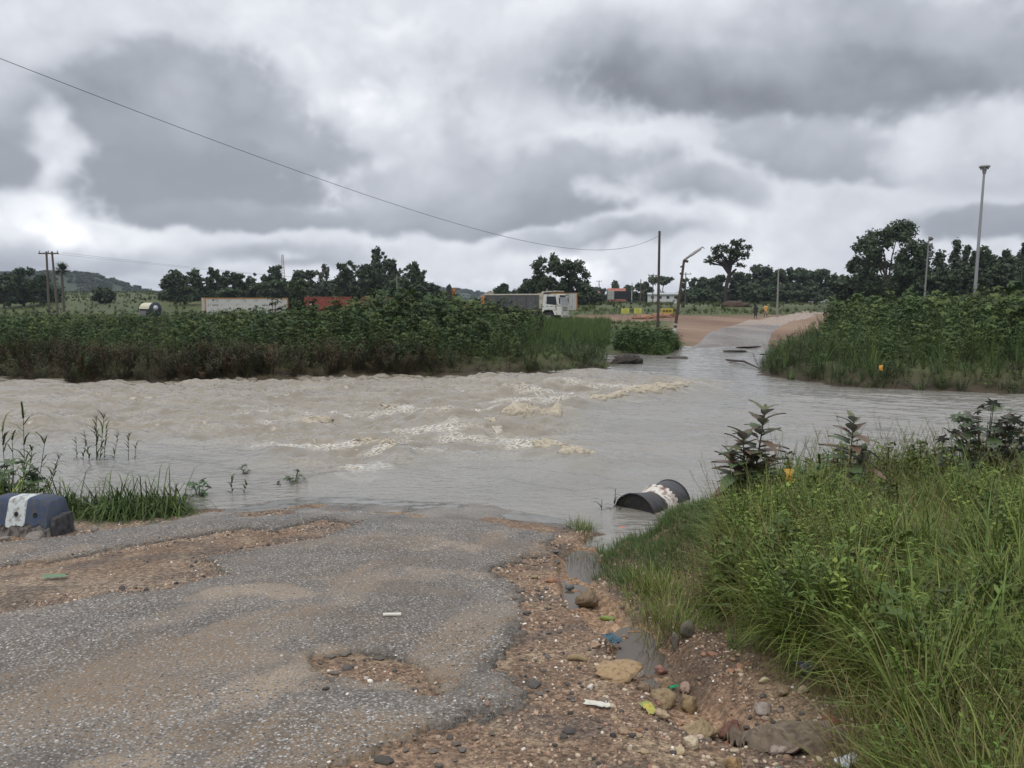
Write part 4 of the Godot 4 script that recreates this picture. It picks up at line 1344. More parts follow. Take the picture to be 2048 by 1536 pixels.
func build_trees() -> void:
	var green := Color(0.046, 0.072, 0.026)
	# left edge
	tree(12, 548, 606, 62, 150, "broad", "dark tree cut by the left edge of the frame", 1, "dark trees at far left")
	tree(52, 538, 606, 62, 155, "broad", "tallest dark tree left of the twin power poles", 2, "dark trees at far left")
	tree(88, 552, 606, 40, 160, "broad", "smaller dark tree just left of the twin power poles", 3, "dark trees at far left")
	tree(131, 529, 606, 40, 140, "palm", "lone palm just right of the twin power poles", 4)
	tree(213, 575, 604, 40, 165, "bush", "rounded bush alone in the field below the hill", 5)
	# behind the white container
	tree(372, 528, 604, 74, 160, "gum", "broad gum tree above the left end of the white container", 6, "gum trees behind the white container")
	tree(352, 540, 604, 40, 172, "gum", "gum tree leaning out left of the white container", 7, "gum trees behind the white container")
	tree(438, 532, 604, 48, 165, "gum", "gum tree with clear trunk above the middle of the white container", 8, "gum trees behind the white container")
	tree(490, 534, 606, 52, 170, "gum", "gum tree above the right part of the white container", 9, "gum trees behind the white container")
	tree(548, 527, 606, 58, 175, "gum", "gum tree with sky showing through, in front of the lattice mast", 10, "gum trees behind the white container")
	tree(540, 560, 610, 88, 150, "flat", "flat topped tree just behind the right end of the white container", 11)
	tree(470, 578, 608, 74, 150, "bush", "low round bush behind the white container", 12)
	tree(600, 558, 612, 50, 128, "bush", "round green tree between the white and the rust red containers", 13, "", green)
	tree(612, 541, 604, 54, 190, "broad", "dark tree behind the round green one", 14)
	tree(646, 529, 600, 30, 210, "thin", "spindly pale tree standing alone left of the tall gum group", 15, "", Color(0.10, 0.11, 0.08))
	# tall group above the rust red container
	tree(702, 518, 604, 56, 165, "gum", "left tree of the tall gum group above the rust red container", 16, "tall gum group")
	tree(752, 486, 604, 62, 170, "gum", "tallest tree of the gum group above the rust red container", 17, "tall gum group")
	tree(782, 502, 604, 46, 175, "gum", "leaning right hand tree of the tall gum group", 18, "tall gum group")
	tree(735, 535, 606, 70, 160, "broad", "dense dark tree filling the foot of the tall gum group", 19, "tall gum group")
	tree(822, 514, 604, 66, 160, "gum", "spreading gum tree right of the tall group, behind a thin pole", 20, "tall gum group")
	tree(800, 556, 606, 60, 140, "bush", "dark bush under the spreading gum tree", 21)
	tree(668, 560, 606, 70, 185, "broad", "low dark tree left of the tall gum group", 22)
	# middle
	tree(1093, 514, 604, 66, 130, "broad", "left half of the big twin tree behind the dump truck", 23, "big trees behind the dump truck")
	tree(1140, 518, 604, 80, 134, "broad", "right half of the big twin tree behind the dump truck", 24, "big trees behind the dump truck")
	tree(1062, 558, 606, 46, 140, "broad", "low dark tree left of the big twin tree", 25, "big trees behind the dump truck")
	tree(1004, 568, 604, 30, 180, "broad", "small dark tree standing left of the dump truck's canopy", 26)
	tree(1228, 565, 602, 16, 330, "slim", "pair of small slim trees above the dark billboard", 27)
	tree(1256, 572, 602, 22, 320, "broad", "tiny round tree right of the slim pair", 28)
	tree(1190, 576, 602, 46, 340, "bush", "far dark treetops right of the big twin tree", 29)
	tree(1285, 566, 606, 36, 230, "broad", "dark tree behind the thin poles right of the billboard", 30)
	tree(1322, 552, 602, 44, 260, "flat", "flat topped tree behind the tall pole that carries the cable", 31)
	tree(1372, 556, 606, 26, 240, "thin", "thin tree at the crossarm pole", 32)
	# right
	tree(1450, 473, 612, 98, 128, "lone", "lone tree with bare dark trunk and lopsided crown beside the dirt road", 33, "", Color(0.044, 0.062, 0.030))
	var line := [[1400, 556, 50], [1432, 552, 46], [1478, 545, 50], [1520, 533, 58], [1553, 541, 46], [1590, 537, 60], [1632, 541, 58], [1668, 549, 50], [1500, 566, 56], [1570, 566, 66], [1625, 572, 60], [1410, 578, 60]]
	var what := ["first low tree right of the leaning lamp, in the far wood", "second tree of the far wood, with pointed top", "tree of the far wood just right of the lone tree's trunk", "tallest domed tree of the far wood", "tree of the far wood behind the pale pole", "broad domed tree of the far wood right of the pale pole", "round tree of the far wood left of the white van", "last tree of the far wood beside the big leaning tree", "low tree at the foot of the far wood behind the two walkers", "low tree at the foot of the far wood beside the pale pole", "low tree behind the white van", "low bush left of the lone tree at the foot of the far wood"]
	for i in line.size(): tree(line[i][0], line[i][1], 608, line[i][2], 200.0 - 6.0 * (i / 8) * 3.0, "broad", what[i], 50 + i, "trees of the far wood")
	tree(1770, 446, 596, 138, 108, "bush", "biggest tree on the right, its crown leaning over the scrub", 34)
	tree(1722, 512, 600, 70, 114, "broad", "smaller tree at the left foot of the biggest right hand tree", 35)
	tree(1808, 512, 596, 74, 114, "bush", "dark bushy tree right of the biggest tree", 36)
	var gums := [[1842, 500, 34], [1872, 508, 36], [1902, 490, 26], [1922, 498, 22], [1950, 500, 44], [1972, 484, 60], [2010, 492, 50], [2046, 484, 46], [1890, 540, 60], [1945, 535, 60], [2000, 530, 70], [2050, 528, 60], [1850, 552, 60]]
	var which := ["slim tree left of the floodlight pole", "slim tree right of the floodlight pole", "tall narrow tree between floodlight pole and high mast", "second narrow tree between floodlight pole and high mast", "dense tree left of the high mast", "spreading tree behind the high mast", "pale slender tree right of the high mast", "tree cut by the right edge of the frame", "low tree under the floodlight pole", "low tree left of the high mast's foot", "low tree right of the high mast's foot", "low tree at the right edge of the frame", "low bush at the floodlight pole's foot"]
	for i in gums.size(): tree(gums[i][0], gums[i][1], 592, gums[i][2], 112.0 + (i % 4) * 5.0 - (8.0 if i > 7 else 0.0), "slim" if i < 4 else ("gum" if i in [5, 6] else "broad"), which[i], 80 + i, "trees on the right behind the mast", Color(0.052, 0.076, 0.040))

# ---------------------------------------------------------------- far bank: vehicles, containers, poles, people
func corrugated(st: SurfaceTool, length: float, y0: float, y1: float, z: float, pitch: float, deep: float) -> void:
	var n := int(length / pitch)
	var x := -length * 0.5
	var step := length / n
	for i in n:
		var p := [Vector2(x, 0.0), Vector2(x + step * 0.30, 0.0), Vector2(x + step * 0.5, -deep), Vector2(x + step * 0.80, -deep), Vector2(x + step, 0.0)]
		for k in 4:
			var a: Vector2 = p[k]
			var b: Vector2 = p[k + 1]
			var s := signf(z)
			if s > 0: quad(st, Vector3(a.x, y1, z + a.y), Vector3(b.x, y1, z + b.y), Vector3(b.x, y0, z + b.y), Vector3(a.x, y0, z + a.y))
			else: quad(st, Vector3(b.x, y1, z - b.y), Vector3(a.x, y1, z - a.y), Vector3(a.x, y0, z - a.y), Vector3(b.x, y0, z - b.y))
		x += step

func container(label: String, at: Vector3, turn: float, length: float, skin: Material, frame: Material, doors_at: float, extra: Array) -> Node3D:
	var o := thing("shipping_container", label, "container", at, turn)
	var h := 2.59
	var w := 2.44
	for s in [-1.0, 1.0]:
		var st := begin()
		corrugated(st, length - 0.24, 0.16, h - 0.12, s * (w * 0.5 - 0.03), 0.28, 0.036)
		part("side_panel", finish(st), skin, o)
	var roof := begin()
	box(roof, Vector3(0, h - 0.05, 0), Vector3(length - 0.1, 0.05, w - 0.1))
	part("roof_panel", finish(roof), skin, o)
	for sx in [-1.0, 1.0]:
		for sz in [-1.0, 1.0]:
			var st := begin()
			box(st, Vector3(sx * (length * 0.5 - 0.08), h * 0.5, sz * (w * 0.5 - 0.08)), Vector3(0.18, h, 0.18), Basis(), 0.02)
			part("corner_post", finish(st), frame, o)
	for sz in [-1.0, 1.0]:
		var st := begin()
		box(st, Vector3(0, h - 0.06, sz * (w * 0.5 - 0.05)), Vector3(length - 0.34, 0.12, 0.10))
		part("top_rail", finish(st), frame, o)
		var st2 := begin()
		box(st2, Vector3(0, 0.08, sz * (w * 0.5 - 0.05)), Vector3(length - 0.34, 0.16, 0.10))
		part("bottom_rail", finish(st2), frame, o)
	for k in 2:
		var st := begin()
		box(st, Vector3(doors_at * (length * 0.5 - 0.05), h * 0.5, (k - 0.5) * 1.06), Vector3(0.06, h - 0.3, 1.04))
		var d := part("door", finish(st), skin, o)
		for q in 2:
			var bar := begin()
			tube(bar, [Vector3(doors_at * (length * 0.5 + 0.0), 0.2, (k - 0.5) * 1.06 + (q - 0.5) * 0.5), Vector3(doors_at * (length * 0.5), h - 0.2, (k - 0.5) * 1.06 + (q - 0.5) * 0.5)], [0.025, 0.025], 6)
			part("lock_bar", finish(bar), paint(0.35, 0.34, 0.32, 0.5, 0.3), d)
	var back := begin()
	box(back, Vector3(-doors_at * (length * 0.5 - 0.05), h * 0.5, 0), Vector3(0.05, h - 0.3, w - 0.3))
	part("end_panel", finish(back), skin, o)
	for e in extra:
		var st := begin()
		box(st, e[1], e[2])
		part(e[0], finish(st), e[3], o)
	return o

func finish(st: SurfaceTool) -> SurfaceTool:
	st.generate_normals()
	return st

func beam(parent: Node, called: String, m: Material, c: Vector3, s: Vector3, turn := Basis(), bev := 0.015) -> MeshInstance3D:
	var st := begin()
	box(st, c, s, turn, bev)
	return part(called, finish(st), m, parent)

func rod(parent: Node, called: String, m: Material, pts: Array, radii: Array, sides := 8) -> MeshInstance3D:
	var st := begin()
	tube(st, pts, radii, sides)
	return part(called, finish(st), m, parent)

func wheel(parent: Node, at: Vector3, r: float) -> void:
	var st := begin()
	var t := Transform3D(Basis(Vector3.RIGHT, PI / 2), at)
	lathe(st, [Vector2(r * 0.55, -0.15), Vector2(r * 0.9, -0.15), Vector2(r, -0.11), Vector2(r, 0.11), Vector2(r * 0.9, 0.15), Vector2(r * 0.55, 0.15)], t, 20)
	var w := part("wheel", finish(st), paint(0.022, 0.021, 0.02, 0.9), parent)
	var rim := begin()
	lathe(rim, [Vector2(0.0, -0.1), Vector2(r * 0.3, -0.1), Vector2(r * 0.56, -0.13), Vector2(r * 0.56, 0.13), Vector2(r * 0.3, 0.06), Vector2(0.0, 0.06)], t, 16)
	part("rim", finish(rim), paint(0.3, 0.29, 0.27, 0.6, 0.2), w)

func prism(st: SurfaceTool, outline: PackedVector2Array, z0: float, z1: float) -> void:
	# an outline in x and y (counter-clockwise seen from +z) pulled along z
	var n := outline.size()
	for i in n:
		var a := outline[i]
		var b := outline[(i + 1) % n]
		quad(st, Vector3(a.x, a.y, z1), Vector3(a.x, a.y, z0), Vector3(b.x, b.y, z0), Vector3(b.x, b.y, z1))
	var t := Geometry2D.triangulate_polygon(outline)
	for i in range(0, t.size(), 3):
		var p := [outline[t[i]], outline[t[i + 1]], outline[t[i + 2]]]
		if (p[1] - p[0]).cross(p[2] - p[0]) > 0.0: p = [p[0], p[2], p[1]]
		tri(st, Vector3(p[0].x, p[0].y, z1), Vector3(p[1].x, p[1].y, z1), Vector3(p[2].x, p[2].y, z1))
		tri(st, Vector3(p[0].x, p[0].y, z0), Vector3(p[2].x, p[2].y, z0), Vector3(p[1].x, p[1].y, z0))

func dump_truck() -> void:
	var o := thing("dump_truck", "white cabbed dump truck with dark grey tipping body behind the weeds", "truck", Vector3(3.5, gh(3.5, -84.0) - 0.1, -84.0), -0.37)
	var white := worn(0.66, 0.66, 0.63, 0.4, 2.5, lin(0.42, 0.36, 0.29), 0.28, 3)
	var cream := worn(0.50, 0.46, 0.38, 0.6, 2.0, lin(0.30, 0.24, 0.18), 0.35, 4)
	var grey := worn(0.075, 0.078, 0.085, 0.7, 1.6, lin(0.13, 0.115, 0.10), 0.4, 5)
	var black := paint(0.02, 0.02, 0.022, 0.7)
	# cab, facing +x; local z = +1.2 is the side the camera sees
	var st := begin()
	prism(st, PackedVector2Array([Vector2(-0.05, 0.95), Vector2(0.2, 1.25), Vector2(1.05, 1.25), Vector2(1.25, 0.75), Vector2(1.95, 0.75), Vector2(2.0, 1.65), Vector2(1.72, 2.72), Vector2(1.55, 2.82), Vector2(0.15, 2.82), Vector2(-0.02, 2.7)]), -1.2, 1.2)
	part("cab", finish(st), white, o)
	var door := begin()
	prism(door, PackedVector2Array([Vector2(0.42, 1.28), Vector2(1.42, 1.28), Vector2(1.52, 1.75), Vector2(0.42, 1.75)]), 1.2, 1.225)
	var d := part("door", finish(door), white, o)
	beam(d, "handle", black, Vector3(0.52, 1.62, 1.24), Vector3(0.16, 0.05, 0.03))
	beam(d, "stencil", paint(0.09, 0.09, 0.10, 0.7), Vector3(0.95, 1.60, 1.228), Vector3(0.30, 0.05, 0.006), Basis(), 0.001)
	beam(d, "emblem", paint(0.03, 0.03, 0.03, 0.6), Vector3(1.35, 1.58, 1.228), Vector3(0.10, 0.14, 0.006), Basis(), 0.001)
	var win := begin()
	prism(win, PackedVector2Array([Vector2(0.42, 1.85), Vector2(1.5, 1.72), Vector2(1.38, 2.6), Vector2(0.42, 2.6)]), 1.2, 1.215)
	part("side_window", finish(win), paint(0.018, 0.02, 0.024, 0.12), o)
	var glass := begin()
	quad(glass, Vector3(2.012, 1.7, 1.08), Vector3(1.75, 2.66, 1.02), Vector3(1.75, 2.66, -1.02), Vector3(2.012, 1.7, -1.08))
	part("windscreen", finish(glass), paint(0.10, 0.13, 0.13, 0.08), o)
	for k in 3: beam(o, "grille_bar", paint(0.05, 0.05, 0.05, 0.5), Vector3(1.995, 1.18 + 0.17 * k, 0), Vector3(0.05, 0.08, 1.5))
	for s in [-1.0, 1.0]:
		beam(o, "headlight", paint(0.55, 0.56, 0.55, 0.2), Vector3(2.0, 0.95, s * 0.92), Vector3(0.06, 0.2, 0.36))
		rod(o, "mirror_arm", black, [Vector3(1.65, 2.55, s * 1.2), Vector3(1.85, 2.5, s * 1.38), Vector3(1.85, 2.0, s * 1.38)], [0.02, 0.02, 0.02], 6)
		beam(o, "mirror", black, Vector3(1.85, 2.15, s * 1.39), Vector3(0.08, 0.55, 0.2))
	beam(o, "bumper", paint(0.55, 0.54, 0.5, 0.6), Vector3(2.02, 0.62, 0), Vector3(0.18, 0.28, 2.42))
	beam(o, "step", black, Vector3(1.35, 0.5, 1.1), Vector3(0.5, 0.06, 0.2))
	beam(o, "sun_visor", paint(0.06, 0.07, 0.06, 0.7), Vector3(1.86, 2.70, 0), Vector3(0.26, 0.05, 2.1), Basis(Vector3.BACK, -0.35))
	beam(o, "fuel_tank", black, Vector3(-0.5, 0.85, 0.95), Vector3(0.9, 0.5, 0.45))
	beam(o, "chassis", black, Vector3(-2.2, 0.95, 0), Vector3(7.4, 0.26, 0.9))
	for x in [0.62, -3.6, -4.95]:
		for s in [-1.0, 1.0]: wheel(o, Vector3(x, 0.52, s * 1.02), 0.52)
	var arch := begin()
	var pts: Array = []
	for k in 9: pts.append(Vector3(0.62 + 0.66 * cos(PI * k / 8.0), 0.62 + 0.66 * sin(PI * k / 8.0), 1.1))
	tube(arch, pts, [0.07, 0.07, 0.07, 0.07, 0.07, 0.07, 0.07, 0.07, 0.07], 6)
	part("wheel_arch", finish(arch), black, o)
	# tipping body
	var body := begin()
	prism(body, PackedVector2Array([Vector2(-6.3, 1.25), Vector2(-0.35, 1.25), Vector2(-0.35, 2.72), Vector2(-6.3, 2.72)]), -1.25, 1.25)
	part("tipper_body", finish(body), grey, o)
	for k in 6: beam(o, "body_rib", grey, Vector3(-6.0 + 1.05 * k, 1.98, 1.28), Vector3(0.12, 1.4, 0.08))
	for s in [-1.0, 1.0]: beam(o, "top_rail", cream, Vector3(-3.32, 2.79, s * 1.22), Vector3(5.95, 0.13, 0.14))
	var can := begin()
	prism(can, PackedVector2Array([Vector2(-0.34, 1.4), Vector2(-0.12, 1.4), Vector2(0.02, 2.45), Vector2(0.12, 2.98), Vector2(1.45, 3.06), Vector2(1.45, 3.16), Vector2(0.0, 3.12), Vector2(-0.34, 2.8)]), -1.25, 1.25)
	part("cab_canopy", finish(can), cream, o)
	rod(o, "exhaust", black, [Vector3(-0.12, 1.3, 0.95), Vector3(-0.12, 2.4, 0.95)], [0.08, 0.08])

func excavator() -> void:
	var o := thing("excavator", "orange excavator half hidden by weeds with its boom raised", "excavator", Vector3(-3.2, gh(-3.2, -92.0), -92.0), 0.15)
	var orange := worn(0.52, 0.20, 0.045, 0.55, 1.5, lin(0.24, 0.10, 0.04), 0.35, 8)
	var dark := paint(0.03, 0.03, 0.032, 0.7)
	for s in [-1.0, 1.0]: beam(o, "track", dark, Vector3(0.2, 0.42, s * 1.0), Vector3(3.2, 0.84, 0.55), Basis(), 0.2)
	beam(o, "upper_body", orange, Vector3(1.0, 1.25, 0), Vector3(2.3, 0.9, 2.3), Basis(), 0.06)
	var c := beam(o, "cab", orange, Vector3(0.25, 1.85, 0.6), Vector3(1.0, 1.5, 0.95), Basis(), 0.05)
	beam(c, "window", paint(0.025, 0.03, 0.035, 0.15), Vector3(0.35, 2.05, 1.085), Vector3(0.5, 0.65, 0.03))
	beam(o, "counterweight", paint(0.45, 0.40, 0.30, 0.7), Vector3(1.75, 1.4, 0), Vector3(0.5, 0.8, 2.2), Basis(), 0.1)
	rod(o, "boom", orange, [Vector3(-0.6, 1.1, -0.3), Vector3(-2.1, 1.25, -0.3), Vector3(-3.4, 1.5, -0.3)], [0.22, 0.26, 0.17], 8)
	rod(o, "arm", orange, [Vector3(-3.15, 3.45, -0.3), Vector3(-3.4, 2.6, -0.3), Vector3(-3.3, 1.2, -0.3)], [0.20, 0.24, 0.14], 8)
	rod(o, "hydraulic_ram", dark, [Vector3(-1.6, 1.5, -0.3), Vector3(-3.3, 1.75, -0.3)], [0.07, 0.05], 8)
	var st := begin()
	prism(st, PackedVector2Array([Vector2(-4.2, 2.2), Vector2(-3.62, 2.25), Vector2(-3.5, 3.55), Vector2(-3.7, 3.95), Vector2(-4.0, 3.7), Vector2(-4.15, 3.0)]), -0.75, 0.15)
	part("bucket", finish(st), dark, o)

func nets(prims: Array, cell: float, k: float, grow := 0.0) -> ArrayMesh:
	# surface nets over smoothly joined tapered capsules [a, b, ra, rb]
	var lo := Vector3.ONE * 1e9
	var hi := -lo
	for p in prims:
		var r := Vector3.ONE * (maxf(p[2], p[3]) + grow + cell * 2.0)
		lo = lo.min(p[0] - r).min(p[1] - r)
		hi = hi.max(p[0] + r).max(p[1] + r)
	var n := Vector3i(((hi - lo) / cell).ceil()) + Vector3i.ONE
	var f := PackedFloat32Array()
	f.resize(n.x * n.y * n.z)
	for z in n.z:
		for y in n.y:
			for x in n.x:
				var q := lo + Vector3(x, y, z) * cell
				var d := 1e9
				for p in prims:
					var ab: Vector3 = p[1] - p[0]
					var t := clampf((q - p[0]).dot(ab) / maxf(ab.length_squared(), 1e-9), 0.0, 1.0)
					var e := q.distance_to(p[0] + ab * t) - lerpf(p[2], p[3], t) - grow
					var h := clampf(0.5 + 0.5 * (e - d) / k, 0.0, 1.0)
					d = lerpf(e, d, h) - k * h * (1.0 - h)
				f[(z * n.y + y) * n.x + x] = d
	var at := {}
	var v: Array[Vector3] = []
	for z in n.z - 1:
		for y in n.y - 1:
			for x in n.x - 1:
				var sum := Vector3.ZERO
				var c := 0
				for e in [[0, 0, 0, 0], [0, 1, 0, 0], [0, 0, 1, 0], [0, 1, 1, 0], [1, 0, 0, 0], [1, 1, 0, 0], [1, 0, 1, 0], [1, 1, 1, 0], [2, 0, 0, 0], [2, 1, 0, 0], [2, 0, 1, 0], [2, 1, 1, 0]]:
					var p := Vector3i(x, y, z)
					var u: int = (e[0] + 1) % 3
					var w: int = (e[0] + 2) % 3
					p[u] += e[1]
					p[w] += e[2]
					var b := p
					b[e[0]] += 1
					var fa := f[(p.z * n.y + p.y) * n.x + p.x]
					var fb := f[(b.z * n.y + b.y) * n.x + b.x]
					if (fa < 0.0) != (fb < 0.0):
						sum += Vector3(p).lerp(Vector3(b), fa / (fa - fb))
						c += 1
				if c:
					at[(z * n.y + y) * n.x + x] = v.size()
					v.append(lo + sum / c * cell)
	var st := begin()
	st.set_smooth_group(1)
	for z in range(1, n.z - 1):
		for y in range(1, n.y - 1):
			for x in range(1, n.x - 1):
				var o := Vector3i(x, y, z)
				var fa := f[(z * n.y + y) * n.x + x]
				for axis in 3:
					var b := o
					b[axis] += 1
					var fb := f[(b.z * n.y + b.y) * n.x + b.x]
					if (fa < 0.0) == (fb < 0.0): continue
					var du := Vector3i.ZERO
					var dw := Vector3i.ZERO
					du[(axis + 1) % 3] = 1
					dw[(axis + 2) % 3] = 1
					var q: Array[Vector3] = []
					for c in [o, o - du, o - du - dw, o - dw]: q.append(v[at[(c.z * n.y + c.y) * n.x + c.x]])
					if fa < 0.0: quad(st, q[3], q[2], q[1], q[0])
					else: quad(st, q[0], q[1], q[2], q[3])
	return done(st)

func person(label: String, at: Vector3, turn: float, high: float, stride: float, skin: Material, top: Material, bottom: Material, hair: Material, skirt: bool) -> void:
	var o := thing("person", label, "person", at, turn, "")
	var s := high / 1.7
	var J := func(x, y, z): return Vector3(x, y, z) * s
	var P: Array = []
	P.append([J.call(0, 1.56, 0.01), J.call(0, 1.62, 0.0), 0.085 * s, 0.09 * s]) # head
	P.append([J.call(0, 1.555, 0.085), J.call(0, 1.575, 0.10), 0.018 * s, 0.014 * s]) # nose
	P.append([J.call(0, 1.38, 0), J.call(0, 1.5, 0.01), 0.055 * s, 0.05 * s])
	P.append([J.call(-0.13, 1.36, 0), J.call(0.13, 1.36, 0), 0.07 * s, 0.07 * s])
	P.append([J.call(0, 1.30, 0), J.call(0, 1.02, 0), 0.14 * s, 0.115 * s])
	P.append([J.call(-0.07, 0.92, 0), J.call(0.07, 0.92, 0), 0.12 * s, 0.12 * s])
	var arms: Array = []
	var legs: Array = []
	for e in [-1.0, 1.0]:
		var fw: float = stride * e
		arms.append([J.call(0.19 * e, 1.36, 0), J.call(0.24 * e, 1.10, -fw * 0.3), 0.05 * s, 0.042 * s])
		P.append([J.call(0.24 * e, 1.10, -fw * 0.3), J.call(0.24 * e, 0.86, -fw * 0.45 + 0.06), 0.042 * s, 0.03 * s])
		P.append([J.call(0.24 * e, 0.86, -fw * 0.45 + 0.06), J.call(0.235 * e, 0.76, -fw * 0.45 + 0.09), 0.034 * s, 0.026 * s])
		legs.append([J.call(0.09 * e, 0.90, 0), J.call(0.10 * e, 0.50, fw * 0.55 + 0.03), 0.088 * s, 0.062 * s])
		P.append([J.call(0.10 * e, 0.50, fw * 0.55 + 0.03), J.call(0.10 * e, 0.09, fw), 0.06 * s, 0.04 * s])
		P.append([J.call(0.10 * e, 0.05, fw - 0.04), J.call(0.11 * e, 0.035, fw + 0.13), 0.045 * s, 0.032 * s])
	P.append_array(arms)
	P.append_array(legs)
	obj("body", nets(P, 0.033, 0.03), skin, o)
	var shirt: Array = [[J.call(-0.13, 1.36, 0), J.call(0.13, 1.36, 0), 0.07 * s, 0.07 * s], [J.call(0, 1.30, 0), J.call(0, 0.98, 0), 0.145 * s, 0.13 * s], [J.call(-0.06, 0.90, 0), J.call(0.06, 0.90, 0), 0.125 * s, 0.125 * s]]
	shirt.append_array(arms)
	obj("top", nets(shirt, 0.03, 0.03, 0.022), top, o)
	var low: Array = legs.duplicate()
	low.append([J.call(-0.06, 0.88, 0), J.call(0.06, 0.88, 0), 0.115 * s, 0.115 * s])
	if skirt: low.append([J.call(0, 0.88, 0), J.call(0, 0.56, 0.02), 0.13 * s, 0.17 * s])
	obj("skirt" if skirt else "shorts", nets(low, 0.03, 0.03, 0.015), bottom, o)
	obj("hair", nets([[J.call(0, 1.62, -0.02), J.call(0, 1.66, -0.015), 0.09 * s, 0.085 * s], [J.call(0, 1.56, -0.05), J.call(0, 1.6, -0.04), 0.07 * s, 0.07 * s]], 0.028, 0.02, 0.012), hair, o)

func power_pole(called: String, label: String, x: float, D: float, top: float, arms: bool, m: Material, r := 0.13) -> void:
	var b := gh(x, -D)
	var o := thing(called, label, "pole", Vector3(x, b, -D))
	var h := top - b
	obj("pole", pole_mesh(h, r, r * 0.75), m, o)
	if arms:
		beam(o, "crossarm", m, Vector3(0, h - 0.35, 0.12), Vector3(2.2, 0.14, 0.12))
		for k in 3: rod(o, "insulator", paint(0.25, 0.22, 0.2, 0.4), [Vector3(-0.95 + 0.95 * k, h - 0.28, 0.12), Vector3(-0.95 + 0.95 * k, h - 0.02, 0.12)], [0.06, 0.04], 8)

func sign_board(label: String, at: Vector3, w: float, h: float, m: Material, rows: Array) -> void:
	var o := thing("road_sign", label, "sign", Vector3(at.x, gh(at.x, at.z), at.z))
	var up := at.y - gh(at.x, at.z)
	beam(o, "board", m, Vector3(0, up, 0), Vector3(w, h, 0.03))
	for s in [-1.0, 1.0]: rod(o, "post", paint(0.2, 0.19, 0.17, 0.7), [Vector3(s * w * 0.36, -0.2, -0.04), Vector3(s * w * 0.36, up + h * 0.4, -0.04)], [0.025, 0.025], 6)
	for r in rows:
		# rows of worn dark marks, too far off to be read
		var x: float = -r[1] * 0.5
		var g := RandomNumberGenerator.new()
		g.seed = int(r[0] * 100.0) + 9
		while x < r[1] * 0.5:
			var s := g.randf_range(0.035, 0.06)
			beam(o, "marking", paint(0.17, 0.17, 0.045, 0.7), Vector3(x + s * 0.5, up + r[0], 0.017), Vector3(s, r[2], 0.004), Basis(), 0.0005)
			x += s + 0.022

func house(label: String, x: float, D: float, base: float, w: float, h: float, deep: float, ridge: float, wall: Material, roof: Material, turn: float, openings: int) -> void:
	var o := thing("house", label, "house", Vector3(x, base, -D), turn)
	beam(o, "wall", wall, Vector3(0, h * 0.5 - 0.5, 0), Vector3(w, h + 1.0, deep))
	var st := begin()
	prism(st, PackedVector2Array([Vector2(-deep * 0.58, h - 0.12), Vector2(deep * 0.58, h - 0.12), Vector2(0, h + ridge)]), -w * 0.53, w * 0.53)
	part("roof", finish(st), roof, o).rotation.y = PI / 2
	for k in openings:
		var px := w * ((k + 0.5) / openings - 0.5)
		var f := beam(o, "window", paint(0.3, 0.28, 0.25, 0.7), Vector3(px, h * 0.55, deep * 0.5), Vector3(w * 0.4 / openings, h * 0.4, 0.06))
		beam(f, "pane", paint(0.03, 0.035, 0.04, 0.1), Vector3(px, h * 0.55, deep * 0.5 + 0.03), Vector3(w * 0.32 / openings, h * 0.32, 0.02))

func build_hills() -> void:
	var m := tinted(0.95)
	var wood := Leaves.new()
	var r := RandomNumberGenerator.new()
	r.seed = 5
	crown(wood, r, [[Vector3(0, 3.0, 0), Vector3(4.2, 3.2, 4.2)], [Vector3(2, 4.4, 0), Vector3(2.6, 2.2, 2.6)]], 240, 1.6, Color(1, 1, 1))
	var wooded := wood.mesh()
	for q in [["far wooded hill behind the palm and twin poles", -455.0, -790.0, 30.0, 150.0, 110.0, 21], ["long low wooded ridge behind the excavator", -190.0, -1250.0, 23.5, 250.0, 150.0, 22], ["low wooded rise far behind the white container", -330.0, -1050.0, 17.0, 260.0, 130.0, 23], ["low wooded skyline far beyond the billboards", 170.0, -1500.0, 11.0, 520.0, 150.0, 24]]:
		var shape := func(x, z):
			var u: float = x / q[4]
			var w: float = z / q[5]
			var d := sqrt(u * u + w * w)
			return q[3] * pow(smoothstep(1.0, 0.05, d), 0.8) * (1.0 + 0.18 * noise.get_noise_2d(x * 0.25, q[6] * 10.0)) - 1.0
		var xs := axis([[-q[4], q[4], q[4] / 40.0, 1.0]])
		var zs := axis([[-q[5], q[5], q[5] / 14.0, 1.0]])
		var o := obj("hill", grid(xs, zs, shape, func(x, z, _y): return Color(0.040, 0.055, 0.030) * (1.0 + 0.3 * noise.get_noise_2d(x * 0.8, z * 0.8)), 1.0), m)
		o.position = Vector3(q[1], 1.0, q[2])
		tag(o, q[0], "", "", "structure")
		var places: Array = []
		var tints := PackedColorArray()
		for i in 900:
			var x: float = r.randf_range(-1.0, 1.0) * q[4]
			var z: float = r.randf_range(-0.5, 1.0) * q[5]
			var y: float = shape.call(x, z)
			if y < -0.6: continue
			var s := r.randf_range(0.35, 1.0) * (0.75 if q[3] > 20.0 else 0.6)
			places.append(Transform3D(Basis(Vector3.UP, r.randf() * TAU).scaled(Vector3(s * 1.3, s, s * 1.3)), Vector3(q[1] + x, y + 0.4, q[2] + z)))
			tints.append(Color(0.036, 0.052, 0.027) * r.randf_range(0.7, 1.25))
		many("woodland", wooded, crown_leaf, places, tints, "dense dark trees covering the " + q[0].replace("far wooded", "farthest").replace("wooded ", ""))

